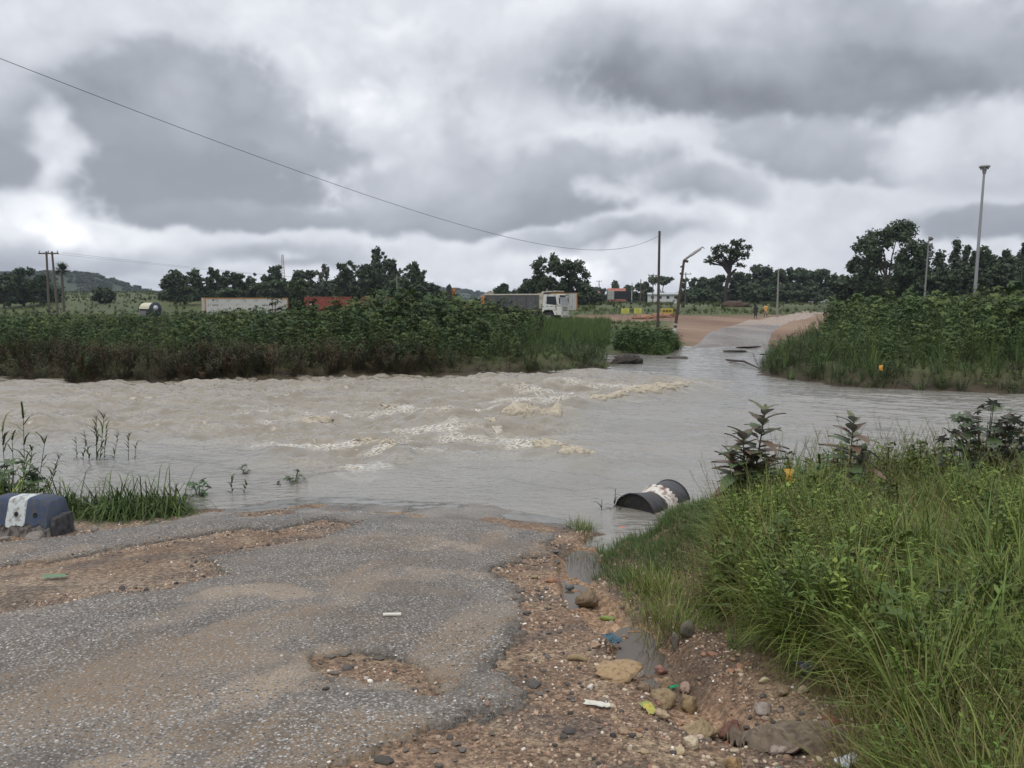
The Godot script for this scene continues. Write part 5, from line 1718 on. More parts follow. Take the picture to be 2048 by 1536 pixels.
func build_treelines() -> void:
	# masses of scrub and undergrowth that close the view between the single trees
	var r := RandomNumberGenerator.new()
	r.seed = 77
	var l := Leaves.new()
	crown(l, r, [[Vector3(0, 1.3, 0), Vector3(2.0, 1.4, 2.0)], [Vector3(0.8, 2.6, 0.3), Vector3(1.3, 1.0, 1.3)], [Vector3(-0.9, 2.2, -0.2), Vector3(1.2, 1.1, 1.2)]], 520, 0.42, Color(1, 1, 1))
	var clump := l.mesh()
	for q in [[-20, 110, 572, 175, 60, "dark undergrowth below the trees at far left"], [330, 700, 578, 185, 190, "dark undergrowth between the gum trees behind the containers"], [640, 870, 566, 178, 130, "dark undergrowth at the foot of the tall gum group"], [1030, 1190, 578, 150, 50, "undergrowth below the big twin tree"], [1170, 1420, 584, 280, 90, "far dark scrub behind the billboards"], [1360, 1710, 574, 214, 190, "dark undergrowth of the far wood behind the two walkers"], [1690, 2080, 552, 124, 170, "dark undergrowth of the wood on the right behind the mast"]]:
		var places: Array = []
		var tints := PackedColorArray()
		for i in q[4]:
			var px := r.randf_range(q[0], q[1])
			var D: float = q[3] * r.randf_range(0.95, 1.08)
			var x := (px - 1024.0) / 1647.0 * D
			var y := gh(x, -D)
			var top: float = 2.4 + (600.0 - q[2]) / 1647.0 * D - y
			var s := top / 3.6 * r.randf_range(0.55, 1.1)
			places.append(Transform3D(Basis(Vector3.UP, r.randf() * TAU).scaled(Vector3(maxf(s, 0.7) * 1.1, s, maxf(s, 0.7) * 1.1)), Vector3(x, y - 0.2, -D)))
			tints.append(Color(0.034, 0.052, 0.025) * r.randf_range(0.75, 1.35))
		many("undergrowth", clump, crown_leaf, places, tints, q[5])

func build_far_objects() -> void:
	build_hills()
	build_treelines()
	# --- containers
	var orange := paint(0.50, 0.22, 0.045, 0.6)
	var white := worn(0.60, 0.59, 0.57, 0.55, 4.0, lin(0.42, 0.38, 0.33), 0.2, 31)
	var dark := paint(0.10, 0.10, 0.10, 0.7)
	var x0 := -44.4
	container("long white shipping container with orange posts behind the far left weeds", Vector3(x0 + 4.3, gh(-41, -124) - 0.05, -124.5), 0.55, 12.19, white, orange, -1.0,
		[["middle_post", Vector3(3.7, 1.3, 1.2), Vector3(0.08, 2.3, 0.06), paint(0.16, 0.10, 0.06, 0.7)], ["label_plate", Vector3(-4.6, 1.55, 1.195), Vector3(0.95, 0.09, 0.03), dark], ["label_plate", Vector3(2.6, 1.5, 1.195), Vector3(0.9, 0.09, 0.03), dark], ["label_plate", Vector3(-4.9, 2.25, 1.195), Vector3(0.25, 0.2, 0.03), dark]])
	var rust := worn(0.26, 0.055, 0.035, 0.65, 3.0, lin(0.16, 0.045, 0.03), 0.35, 32)
	container("rust red shipping container behind the weeds in front of the gum trees", Vector3(-22.8, gh(-22, -116) + 0.02, -116.5), 0.06, 12.19, rust, rust, 1.0,
		[["label_plate", Vector3(-5.2, 1.75, 1.195), Vector3(0.42, 0.5, 0.03), paint(0.6, 0.58, 0.52, 0.6)]])
	container("white container end with orange posts just right of the truck's cab", Vector3(6.5, gh(8, -116) - 0.12, -119.0), -0.95, 6.06, white, orange, 1.0, [])
	dump_truck()
	excavator()
	# --- barrel roofed hut
	var hut := thing("barrel_hut", "small hut with cream barrel roof and dark end, left in the field", "hut", Vector3(-39.35, gh(-39.3, -90.0), -90.0), -0.62)
	var st := begin()
	var arc := PackedVector2Array()
	for k in 11: arc.append(Vector2(-0.75 * cos(PI * k / 10.0), 1.15 + 0.62 * sin(PI * k / 10.0)))
	arc.append(Vector2(0.80, 1.12))
	arc.append(Vector2(-0.80, 1.12))
	arc.reverse()
	prism(st, arc, -0.95, 0.95)
	part("roof", finish(st), paint(0.55, 0.53, 0.40, 0.6), hut).rotation.y = PI / 2
	var navy := paint(0.035, 0.045, 0.065, 0.6)
	beam(hut, "wall", navy, Vector3(-0.05, 0.52, 0), Vector3(1.75, 1.2, 1.4))
	var e := begin()
	lathe(e, [Vector2(0, 0), Vector2(0.72, 0), Vector2(0.74, 0.03), Vector2(0.72, 0.06), Vector2(0, 0.06)], Transform3D(Basis(Vector3.BACK, -PI / 2), Vector3(0.93, 1.1, 0)), 28)
	var end := part("end_wall", finish(e), navy, hut)
	var e2 := begin()
	lathe(e2, [Vector2(0, 0), Vector2(0.27, 0), Vector2(0.27, 0.03), Vector2(0, 0.03)], Transform3D(Basis(Vector3.BACK, -PI / 2), Vector3(0.99, 1.22, 0.0)), 20)
	part("window", finish(e2), paint(0.6, 0.62, 0.66, 0.4), end)
	beam(hut, "counter", paint(0.16, 0.15, 0.15, 0.7), Vector3(-0.2, 0.62, 0.72), Vector3(1.2, 0.5, 0.05))
	# --- poles
	var timber := paint(0.115, 0.092, 0.075, 0.9)
	var pale := paint(0.24, 0.23, 0.215, 0.8)
	var tw := thing("twin_power_pole", "pair of wooden power poles joined by a crossarm at far left", "power pole", Vector3(-66.7, gh(-66.7, -120.0), -120.0))
	var th := 9.35 - gh(-66.1, -120.0)
	for s in [-1.0, 1.0]: rod(tw, "pole", timber, [Vector3(s * 0.62 + 0.12, -0.4, 0), Vector3(s * 0.40, th, 0)], [0.19, 0.14])
	beam(tw, "crossarm", timber, Vector3(0, th - 0.3, 0.2), Vector3(2.9, 0.2, 0.16))
	for k in 3: rod(tw, "insulator", paint(0.2, 0.19, 0.18, 0.5), [Vector3(-1.3 + 1.3 * k, th - 0.2, 0.2), Vector3(-1.3 + 1.3 * k, th + 0.12, 0.2)], [0.08, 0.05], 8)
	for k in 2:
		var wire := begin()
		var pts: Array = []
		for i in 21:
			var t := i / 20.0
			pts.append(Vector3(lerpf(-66.1 + (k * 2 - 1) * 1.3, -30.0, t), lerpf(9.2, 8.3, t) - 4.0 * 1.1 * t * (1.0 - t), lerpf(-119.8, -300.0, t)))
		var rr: Array = []
		for i in 21: rr.append(0.012 + 0.012 * i / 20.0)
		tube(wire, pts, rr, 4, false)
		tag(obj("power_line", done(wire), paint(0.08, 0.08, 0.085, 0.6)), ["left of the two faint wires running away from the twin poles", "right of the two faint wires running away from the twin poles"][k], "wire")
	power_pole("utility_pole", "tall bare wooden pole that holds the long sagging cable", 11.49, 65.0, 7.75, false, paint(0.075, 0.06, 0.052, 0.9), 0.12)
	power_pole("utility_pole", "slim pole standing right of the tall gum group", -18.6, 134.0, 6.4, false, pale, 0.10)
	power_pole("utility_pole", "pale straight pole in front of the far wood", 32.4, 101.0, 6.15, false, pale, 0.12)
	power_pole("power_pole", "small far crossarm pole left of the billboards", 31.5, 300.0, 9.5, true, timber, 0.18)
	power_pole("power_pole", "crossarm pole just left of the tall bare pole", 28.9, 170.0, 7.8, true, timber, 0.12)
	power_pole("power_pole", "crossarm pole just right of the leaning lamp", 36.0, 172.0, 8.1, true, timber, 0.12)
	power_pole("utility_pole", "thin dark pole right of the dark billboard", 23.6, 152.0, 6.2, false, timber, 0.10)
	power_pole("utility_pole", "second thin pole right of the dark billboard", 29.3, 184.0, 6.6, false, timber, 0.08)
	power_pole("utility_pole", "short pole with steps at the dark billboard's right edge", 23.6, 163.0, 5.8, false, pale, 0.08)
	var lm := thing("lattice_mast", "far red and white lattice mast rising behind the gum trees", "mast", Vector3(-193.0, 2.0, -700.0))
	for k in 4: rod(lm, "leg", paint(0.42, 0.30, 0.28, 0.7), [Vector3([-1, 1, 1, -1][k] * 1.9, 0, [-1, -1, 1, 1][k] * 1.9), Vector3([-1, 1, 1, -1][k] * 0.5, 38.5, [-1, -1, 1, 1][k] * 0.5)], [0.22, 0.16], 5)
	for k in 16:
		var w := lerpf(1.8, 0.55, k / 15.0)
		beam(lm, "brace", paint(0.5, 0.44, 0.42, 0.7), Vector3(0, 1.5 + 2.4 * k, 0), Vector3(w * 2.5, 0.2, w * 2.0), Basis(Vector3.BACK, 0.5 * (1 if k % 2 else -1)), 0.02)
	# --- high mast and floodlights
	var steel := paint(0.30, 0.30, 0.315, 0.55, 0.2)
	var mb := gh(56.0, -100.0)
	var mast := thing("high_mast_light", "tall grey lighting mast with round ring of lamps on top", "lamp post", Vector3(56.0, mb, -100.0))
	rod(mast, "shaft", steel, [Vector3(-0.15, -0.5, 0), Vector3(0, (18.2 - mb) * 0.5, 0), Vector3(0.18, 18.0 - mb, 0)], [0.21, 0.165, 0.12], 12)
	var ring := begin()
	lathe(ring, [Vector2(0.16, -0.15), Vector2(0.52, -0.12), Vector2(0.62, 0.0), Vector2(0.58, 0.13), Vector2(0.3, 0.2), Vector2(0.1, 0.2)], Transform3D(Basis(), Vector3(0.18, 18.15 - mb, 0)), 24)
	part("head_ring", finish(ring), steel, mast)
	var cone := begin()
	lathe(cone, [Vector2(0.10, -0.9), Vector2(0.17, -0.8), Vector2(0.26, -0.35), Vector2(0.22, -0.2), Vector2(0.12, -0.1)], Transform3D(Basis(), Vector3(0.18, 18.15 - mb, 0)), 16)
	part("winch_collar", finish(cone), paint(0.30, 0.30, 0.30, 0.6), mast)
	for k in 6:
		var a := TAU * k / 6
		beam(mast, "lamp_housing", paint(0.36, 0.36, 0.37, 0.5), Vector3(0.18 + cos(a) * 0.42, 17.95 - mb, sin(a) * 0.42), Vector3(0.2, 0.14, 0.2), Basis(Vector3.UP, -a), 0.05)
	var fb := gh(47.5, -95.0)
	var fl := thing("floodlight_pole", "pole with three floodlights stacked down its right side", "lamp post", Vector3(47.5, fb, -95.0))
	rod(fl, "pole", paint(0.22, 0.22, 0.225, 0.6), [Vector3(-0.2, -0.4, 0), Vector3(0, 9.6 - fb, 0)], [0.10, 0.07], 10)
	for k in 3: beam(fl, "floodlight", paint(0.12, 0.12, 0.125, 0.5), Vector3(0.20 - 0.02 * k, 9.35 - fb - 0.8 * k, 0.05), Vector3(0.42, 0.34, 0.4), Basis(Vector3.BACK, -0.5), 0.06)
	# --- leaning street lamp
	var lamp := thing("street_lamp", "rusty leaning street lamp with broken arm, white band at its foot", "lamp post", Vector3(7.98, gh(7.98, -41.0), -41.0))
	var rusty := worn(0.065, 0.05, 0.045, 0.8, 0.8, lin(0.10, 0.055, 0.035), 0.5, 41)
	var gal := paint(0.30, 0.29, 0.285, 0.6, 0.2)
	var tip := Vector3(0.50, 4.35, 0)
	rod(lamp, "pole", rusty, [Vector3(-0.06, -0.4, 0), tip * 0.45 + Vector3(0.02, 0, 0), tip], [0.085, 0.075, 0.06], 12)
	rod(lamp, "white_band", paint(0.55, 0.54, 0.51, 0.7), [tip * 0.13, tip * 0.235], [0.092, 0.09], 12)
	rod(lamp, "white_band", paint(0.45, 0.44, 0.42, 0.8), [tip * 0.265, tip * 0.285], [0.088, 0.088], 12)
	rod(lamp, "arm", gal, [tip + Vector3(0.02, 0.02, 0), tip + Vector3(0.55, 0.42, 0), tip + Vector3(0.92, 0.66, 0)], [0.06, 0.055, 0.03], 8)
	beam(lamp, "lamp_housing", gal, tip + Vector3(0.56, 0.38, 0), Vector3(0.62, 0.10, 0.16), Basis(Vector3.BACK, 0.61), 0.03)
	rod(lamp, "broken_hook", gal, [tip + Vector3(0.90, 0.65, 0), tip + Vector3(1.0, 0.56, 0)], [0.025, 0.012], 6)
	beam(lamp, "bracket", rusty, tip + Vector3(0.08, -0.04, 0), Vector3(0.26, 0.12, 0.14), Basis(Vector3.BACK, -0.2), 0.02)
	beam(lamp, "clamp", rusty, tip * 0.93 + Vector3(-0.08, 0, 0), Vector3(0.14, 0.07, 0.1), Basis(Vector3.BACK, 0.5), 0.01)
	beam(lamp, "clamp", rusty, tip * 0.85 + Vector3(-0.07, 0, 0), Vector3(0.10, 0.11, 0.1), Basis(Vector3.BACK, 0.2), 0.01)
	# --- the long sagging cable
	var cable := begin()
	var pts2: Array = []
	var rad: Array = []
	for i in 81:
		var s := i / 80.0
		pts2.append(Vector3(11.65 - 21.65 * s, 7.53 - 11.4 * s + 10.3 * s * s, -65.0 + 71.0 * s))
		rad.append(lerpf(0.012, 0.0032, smoothstep(0.0, 0.85, s)))
	tube(cable, pts2, rad, 6, false)
	tag(obj("overhead_cable", done(cable), paint(0.03, 0.03, 0.033, 0.6)), "long black cable sagging from upper left to the tall bare pole", "cable")
	# --- signs and billboards
	var lime := paint(0.52, 0.55, 0.10, 0.6)
	sign_board("yellow road sign nearest the container, two rows of dark marks", Vector3(13.02, 1.15, -95.0), 0.88, 0.58, lime, [[0.12, 0.5, 0.10], [-0.11, 0.62, 0.11]])
	sign_board("yellow road sign beside the dug earth, between two other signs", Vector3(14.46, 1.15, -95.0), 0.86, 0.58, lime, [[0.11, 0.44, 0.12], [-0.12, 0.56, 0.10]])
	sign_board("ochre warning sign with three round dark marks beside the leaning lamp", Vector3(14.63, 1.38, -78.0), 1.08, 0.48, paint(0.50, 0.36, 0.045, 0.6), [])
	var warn := get_child(get_child_count() - 1)
	for k in 3:
		var disc := begin()
		lathe(disc, [Vector2(0.06, 0), Vector2(0.135, 0), Vector2(0.135, 0.008), Vector2(0.06, 0.008)], Transform3D(Basis(Vector3.RIGHT, PI / 2), Vector3(-0.3 + 0.3 * k, 1.38 - gh(14.63, -78.0), 0.016)), 16)
		part("emblem", finish(disc), paint(0.10, 0.085, 0.02, 0.7), warn)
		beam(warn, "emblem", paint(0.10, 0.085, 0.02, 0.7), Vector3(-0.3 + 0.3 * k, 1.38 - gh(14.63, -78.0), 0.020), Vector3(0.04, 0.2, 0.006), Basis(Vector3.BACK, 0.5), 0.001)
	var gy := gh(19.0, -150.0)
	var bb := thing("billboard", "billboard with large blank dark panel and narrow pale panel", "billboard", Vector3(19.0, gy, -150.0))
	beam(bb, "dark_panel", paint(0.014, 0.018, 0.026, 0.5), Vector3(1.05, 3.3 - gy, 0), Vector3(3.1, 1.45, 0.12))
	beam(bb, "pale_panel", worn(0.44, 0.46, 0.42, 0.7, 0.9, lin(0.28, 0.30, 0.27), 0.4, 44), Vector3(-1.12, 3.3 - gy, 0.35), Vector3(1.35, 1.6, 0.12), Basis(Vector3.UP, 0.5))
	beam(bb, "edge_post", paint(0.45, 0.42, 0.30, 0.7), Vector3(2.67, 3.25 - gy, 0), Vector3(0.13, 1.7, 0.16))
	for x in [-1.5, -0.95, -0.45, 2.4]: rod(bb, "leg", paint(0.06, 0.055, 0.05, 0.8), [Vector3(x, -0.3, -0.05), Vector3(x, 2.9 - gy, -0.05)], [0.09, 0.08], 6)
	var bb2 := thing("billboard", "smaller grey billboard seen from behind, left of the dark one", "billboard", Vector3(14.4, gh(14.4, -152.0), -152.0), 0.3)
	var g2 := gh(14.4, -152.0)
	beam(bb2, "grey_panel", worn(0.20, 0.21, 0.21, 0.7, 0.8, lin(0.10, 0.10, 0.11), 0.45, 45), Vector3(-0.3, 3.0 - g2, 0), Vector3(1.7, 1.2, 0.1))
	beam(bb2, "dark_edge", paint(0.012, 0.012, 0.014, 0.6), Vector3(0.75, 2.95 - g2, 0.1), Vector3(0.35, 1.35, 0.14))
	for x in [-0.9, 0.3]: rod(bb2, "leg", paint(0.08, 0.075, 0.07, 0.8), [Vector3(x, -0.3, -0.1), Vector3(x, 2.8 - g2, -0.1)], [0.07, 0.07], 6)
	# --- buildings
	var brick := worn(0.34, 0.12, 0.085, 0.8, 2.5, lin(0.24, 0.08, 0.06), 0.4, 46)
	house("brick red building with pink painted front beyond the billboards", 21.0, 232.0, 1.6, 6.8, 2.2, 5.0, 1.0, worn(0.42, 0.13, 0.10, 0.8, 2.0, lin(0.5, 0.34, 0.3), 0.35, 47), brick, 0.15, 3)
	house("small red roof showing above the dark billboard", 33.0, 262.0, 2.0, 5.4, 2.6, 4.0, 1.5, brick, brick, 0.0, 2)
	house("low long white walled building behind the tall bare pole", 40.2, 220.0, 2.0, 8.0, 2.0, 5.0, 0.35, paint(0.62, 0.63, 0.64, 0.7), paint(0.36, 0.38, 0.40, 0.6), -0.1, 4)
	house("red roofed kiosk rising behind the white container end", 10.0, 140.0, 1.2, 2.0, 2.0, 2.0, 0.6, brick, worn(0.16, 0.05, 0.045, 0.8, 1.0, lin(0.10, 0.04, 0.035), 0.4, 48), 0.0, 1)
	house("far house with pale gable left of the dump truck's canopy", -7.3, 300.0, 2.2, 5.0, 2.0, 6.0, 1.6, paint(0.50, 0.46, 0.38, 0.8), paint(0.34, 0.30, 0.26, 0.7), 1.35, 2)
	house("far house with pale sheet roof above the truck's tipping body", 1.2, 310.0, 2.2, 7.0, 1.8, 6.0, 1.2, paint(0.30, 0.27, 0.22, 0.8), paint(0.62, 0.61, 0.57, 0.6), 0.5, 2)
	# --- far vehicles
	for q in [[70.4, 190.0, 0.2, 4.2, "white van parked at the foot of the far wood"], [62.5, 250.0, -0.4, 2.9, "white car roof showing in the grass left of the lone tree"]]:
		var b := gh(q[0], -q[1])
		var van := thing("van" if q[3] > 3.0 else "car", q[4], "van" if q[3] > 3.0 else "car", Vector3(q[0], b, -q[1]), q[2])
		var L: float = q[3]
		var body := begin()
		prism(body, PackedVector2Array([Vector2(-L * 0.5, 0.35), Vector2(L * 0.5, 0.35), Vector2(L * 0.5, 1.0), Vector2(L * 0.36, 1.1), Vector2(L * 0.26, 1.75), Vector2(-L * 0.47, 1.8), Vector2(-L * 0.5, 1.1)]), -0.85, 0.85)
		part("body", finish(body), paint(0.68, 0.69, 0.70, 0.35), van)
		var glass := begin()
		prism(glass, PackedVector2Array([Vector2(-L * 0.44, 1.15), Vector2(L * 0.3, 1.15), Vector2(L * 0.24, 1.62), Vector2(-L * 0.44, 1.62)]), -0.86, 0.86)
		part("window", finish(glass), paint(0.03, 0.035, 0.04, 0.1), van)
		for sx in [-1.0, 1.0]:
			for sz in [-1.0, 1.0]: wheel(van, Vector3(sx * L * 0.32, 0.32, sz * 0.72), 0.32)
	# --- people
	var dark_skin := paint(0.055, 0.034, 0.024, 0.6)
	var hair := paint(0.012, 0.011, 0.011, 0.8)
	person("person in dark clothes walking away up the dirt road", Vector3(28.6, gh(28.6, -97.0) + 0.02, -97.0), PI - 0.2, 1.64, 0.24, dark_skin, paint(0.018, 0.019, 0.024, 0.8), paint(0.022, 0.023, 0.03, 0.8), hair, true)
	person("person in yellow orange top and pale trousers on the dirt road", Vector3(31.0, gh(31.0, -101.0) + 0.02, -101.0), PI + 0.1, 1.64, 0.16, dark_skin, paint(0.62, 0.34, 0.09, 0.8), paint(0.42, 0.32, 0.25, 0.8), hair, false)
	person("small dark clothed person standing at the scrub edge on the right", Vector3(46.5, gh(46.5, -127.0) + 0.0, -127.0), 0.4, 1.62, 0.1, dark_skin, paint(0.02, 0.026, 0.03, 0.8), paint(0.025, 0.028, 0.026, 0.8), hair, false)
	# --- mound, dug earth, floating debris
	var earth := worn(0.085, 0.055, 0.04, 0.95, 1.0, lin(0.05, 0.035, 0.025), 0.4, 49)
	var mound := obj("termite_mound", rock_mesh(61, Vector3(2.2, 0.9, 1.6), 4, 0.25), earth)
	mound.position = Vector3(34.4, gh(34.4, -127.0) + 0.1, -127.0)
	tag(mound, "dark earth mound heaped at the foot of the lone tree", "mound")
	for q in [[15.4, -97.0, 1.3, 0.45, "heap of dug red earth between the yellow sign and the ochre one"], [18.2, -98.5, 1.7, 0.5, "longer heap of red earth behind the tall bare pole"]]:
		var heap := obj("earth_heap", rock_mesh(int(q[0]) + 60, Vector3(q[2], q[3], 0.9), 4, 0.3), worn(0.30, 0.155, 0.095, 0.95, 1.2, lin(0.2, 0.10, 0.06), 0.4, 50))
		heap.position = Vector3(q[0], gh(q[0], q[1]) + 0.08, q[1])
		tag(heap, q[4], "earth heap")
	var wetdark := worn(0.045, 0.036, 0.03, 0.7, 0.5, lin(0.07, 0.055, 0.04), 0.4, 51)
	for q in [[10.35, -38.2, 0.55, 0.08, 0.25, "dark clump of debris stranded in the ford, nearer the lamp"], [12.0, -41.5, 0.65, 0.09, 0.3, "dark clump of debris stranded in the ford, farther out"], [6.9, -34.0, 0.5, 0.06, 0.2, "small dark debris in the shallow muddy inlet"]]:
		var d := obj("debris_clump", rock_mesh(int(q[0] * 7), Vector3(q[2], q[3], q[4]), 3, 0.35), wetdark)
		d.position = Vector3(q[0], 0.03, q[1])
		tag(d, q[5], "debris")
	var slab := obj("undercut_slab", rock_mesh(83, Vector3(0.62, 0.34, 0.4), 9, 0.5), worn(0.032, 0.026, 0.022, 0.85, 0.6, lin(0.055, 0.042, 0.032), 0.4, 52))
	slab.position = Vector3(4.35, 0.08, -31.2)
	tag(slab, "dark broken slab of tar undercut by the flood at the inlet", "slab")
	var stick := begin()
	tube(stick, [Vector3(8.6, 0.02, -33.0), Vector3(8.75, 0.10, -31.0), Vector3(8.6, 0.04, -28.6)], [0.03, 0.045, 0.02], 6)
	tube(stick, [Vector3(8.72, 0.09, -31.4), Vector3(8.2, 0.06, -31.0)], [0.03, 0.012], 5)
	tag(obj("branch", done(stick), paint(0.07, 0.055, 0.045, 0.9)), "bare dark branch caught in the shallow water of the ford", "branch")
# ---------------------------------------------------------------- near bank: block, drum, stones, litter, single plants
func bumpy(seed_: int, half: Vector3, amount: float, freq: float, nu := 16, square := 0.35) -> ArrayMesh:
	# a box swollen towards a ball, with a rough skin
	var st := begin()
	st.set_smooth_group(1)
	var n := FastNoiseLite.new()
	n.seed = seed_
	n.frequency = freq
	n.fractal_octaves = 3
	for ax in 3:
		for side in [-1.0, 1.0]:
			var g: Array = []
			for j in nu + 1:
				var row: Array[Vector3] = []
				for i in nu + 1:
					var p := Vector3.ZERO
					p[ax] = side
					p[(ax + 1) % 3] = 2.0 * i / nu - 1.0
					p[(ax + 2) % 3] = 2.0 * j / nu - 1.0
					var q := p.lerp(p.normalized() * 1.2, square) * half
					q += p.normalized() * amount * n.get_noise_3dv(q)
					row.append(q)
				g.append(row)
			for j in nu:
				for i in nu:
					if side > 0: quad(st, g[j][i], g[j + 1][i], g[j + 1][i + 1], g[j][i + 1])
					else: quad(st, g[j][i], g[j][i + 1], g[j + 1][i + 1], g[j + 1][i])
	return done(st)

func scrap(w: float, d: float, crumple: float, seed_: int, fold := 0.0) -> ArrayMesh:
	# a crumpled sheet lying on the ground, with a ragged edge
	var n := FastNoiseLite.new()
	n.seed = seed_
	n.frequency = 1.0
	var N := 12
	var g: Array = []
	for j in N + 1:
		var row: Array[Vector3] = []
		for i in N + 1:
			var u := i / float(N) - 0.5
			var v := j / float(N) - 0.5
			var k := 1.0 + 0.25 * n.get_noise_2d(u * 3.0, v * 3.0)
			var y := crumple * (n.get_noise_2d(u * 4.0 + 9.0, v * 4.0) + 0.5 * n.get_noise_2d(u * 11.0, v * 11.0)) + fold * (1.0 - 4.0 * v * v)
			row.append(Vector3(u * w * k, y, v * d * k))
		g.append(row)
	var st := begin()
	st.set_smooth_group(1)
	for j in N:
		for i in N: quad(st, g[j][i], g[j][i + 1], g[j + 1][i + 1], g[j + 1][i])
	return done(st)

func lay(called: String, mesh: Mesh, m: Material, x: float, z: float, lift: float, turn: Vector3, label: String, category: String, group := "") -> MeshInstance3D:
	var o := obj(called, mesh, m)
	o.position = Vector3(x, maxf(gh(x, z), tar_height(x, z) if x < 0.9 else -9.0) + lift, z)
	o.rotation = turn
	tag(o, label, category, group)
	return o

func build_block() -> void:
	var o := thing("concrete_block", "concrete road block painted in blue and white bands, chipped bare at the bottom", "road block", Vector3(-4.80, gh(-4.80, -7.95) - 0.03, -7.98), -0.10)
	o.scale = Vector3(0.86, 1.0, 1.0)
	var blue := worn(0.034, 0.056, 0.110, 0.85, 0.3, lin(0.075, 0.072, 0.074), 0.47, 61)
	var white := worn(0.50, 0.54, 0.54, 0.85, 0.3, lin(0.20, 0.185, 0.165), 0.42, 62)
	var bare := worn(0.155, 0.14, 0.125, 0.95, 0.3, lin(0.05, 0.046, 0.044), 0.42, 63)
	var n := FastNoiseLite.new()
	n.seed = 5
	n.frequency = 6.0
	for s in [["blue_band", -0.42, -0.115, blue], ["white_band", -0.115, 0.125, white], ["blue_band", 0.125, 0.40, blue]]:
		for level in 2:
			var st := begin()
			st.set_smooth_group(1)
			var rows: Array = []
			var N := 12
			for i in N + 1:
				var x := lerpf(s[1], s[2], i / float(N))
				var ring: Array[Vector3] = []
				var cut := 0.155 + 0.05 * n.get_noise_2d(x * 1.2, 3.0) + 0.02 * n.get_noise_2d(x * 5.0, 9.0)
				var end := smoothstep(0.30, 0.42, absf(x)) # the ends lean inwards
				var ys: Array = [cut, cut + 0.08, 0.32, 0.385, 0.40] if level else [-0.05, 0.05, 0.10, cut - 0.01, cut]
				for k in 5:
					var y: float = ys[k] * (1.0 - 0.10 * end)
					var half := lerpf(0.235, 0.105, clampf(y / 0.40, 0.0, 1.0)) - (0.03 if k == 4 and level else 0.0) + (0.006 if level else -0.004)
					ring.append(Vector3(x * (1.0 - 0.16 * y), y, half) + Vector3(0, 0, 1) * (0.022 if level == 0 else 0.006) * n.get_noise_3d(x * 2.0, y * 2.0, 1.0))
				for k in 5:
					var p: Vector3 = ring[4 - k]
					ring.append(Vector3(p.x, p.y, -p.z))
				rows.append(ring)
			for i in N:
				for k in 9: quad(st, rows[i][k], rows[i][k + 1], rows[i + 1][k + 1], rows[i + 1][k])
			for e in [0, N]:
				for k in range(1, 9):
					if e: tri(st, rows[e][0], rows[e][k], rows[e][k + 1])
					else: tri(st, rows[e][0], rows[e][k + 1], rows[e][k])
			part(s[0] if level else "bare_base", finish(st), s[3] if level else bare, o)
	for x in [-0.24, 0.01, 0.235]:
		var st := begin()
		lathe(st, [Vector2(0.001, 0.0), Vector2(0.016, 0.0), Vector2(0.020, 0.004), Vector2(0.024, 0.0)], Transform3D(Basis(Vector3.RIGHT, PI / 2 - 0.32), Vector3(x, 0.255 - 0.02 * x, 0.166)), 14)
		part("bolt_hole", finish(st), paint(0.012, 0.012, 0.012, 0.9), o)
	var end := obj("broken_end", bumpy(8, Vector3(0.05, 0.115, 0.15), 0.02, 9.0), worn(0.065, 0.062, 0.066, 0.95, 0.3, lin(0.035, 0.033, 0.036), 0.4, 64), o)
	end.position = Vector3(0.40, 0.10, -0.01)
	for q in [[-4.52, -7.62, 0.13, 0.055, "large grey stone at the right foot of the painted block"], [-4.80, -7.60, 0.06, 0.03, "small grey stone in front of the painted block's white band"], [-4.16, -8.02, 0.05, 0.04, "tan stone between the painted block and the drooping grass"]]:
		lay("stone", rock_mesh(int(-q[0] * 100), Vector3(q[2], q[3], q[2] * 0.7), 5), worn(0.21, 0.185, 0.16, 0.9, 0.2, lin(0.14, 0.12, 0.10), 0.4, 65), q[0], q[1], 0.01, Vector3(0, q[0], 0), q[4], "stone")

func drum_point(t: float, phi: float, out: float, half_len: float, r: float) -> Vector3:
	# t from -1 (open end, near) to 1 (far end); a dent crushes the upper side of the near half
	var k := r + out
	for rib in [-0.33, 0.33]: k += 0.008 * exp(-pow((t - rib) / 0.025, 2.0))
	var a := wrapf(phi - 1.05, -PI, PI)
	k -= 0.105 * exp(-pow((t + 0.30) / 0.36, 2.0)) * exp(-pow(a / 0.50, 2.0))
	k -= 0.05 * exp(-pow((t + 0.05) / 0.22, 2.0)) * exp(-pow(wrapf(phi - 1.9, -PI, PI) / 0.5, 2.0))
	k += 0.004 * fine.get_noise_2d(t * 40.0, phi * 20.0)
	return Vector3(cos(phi) * k, sin(phi) * k, t * half_len)

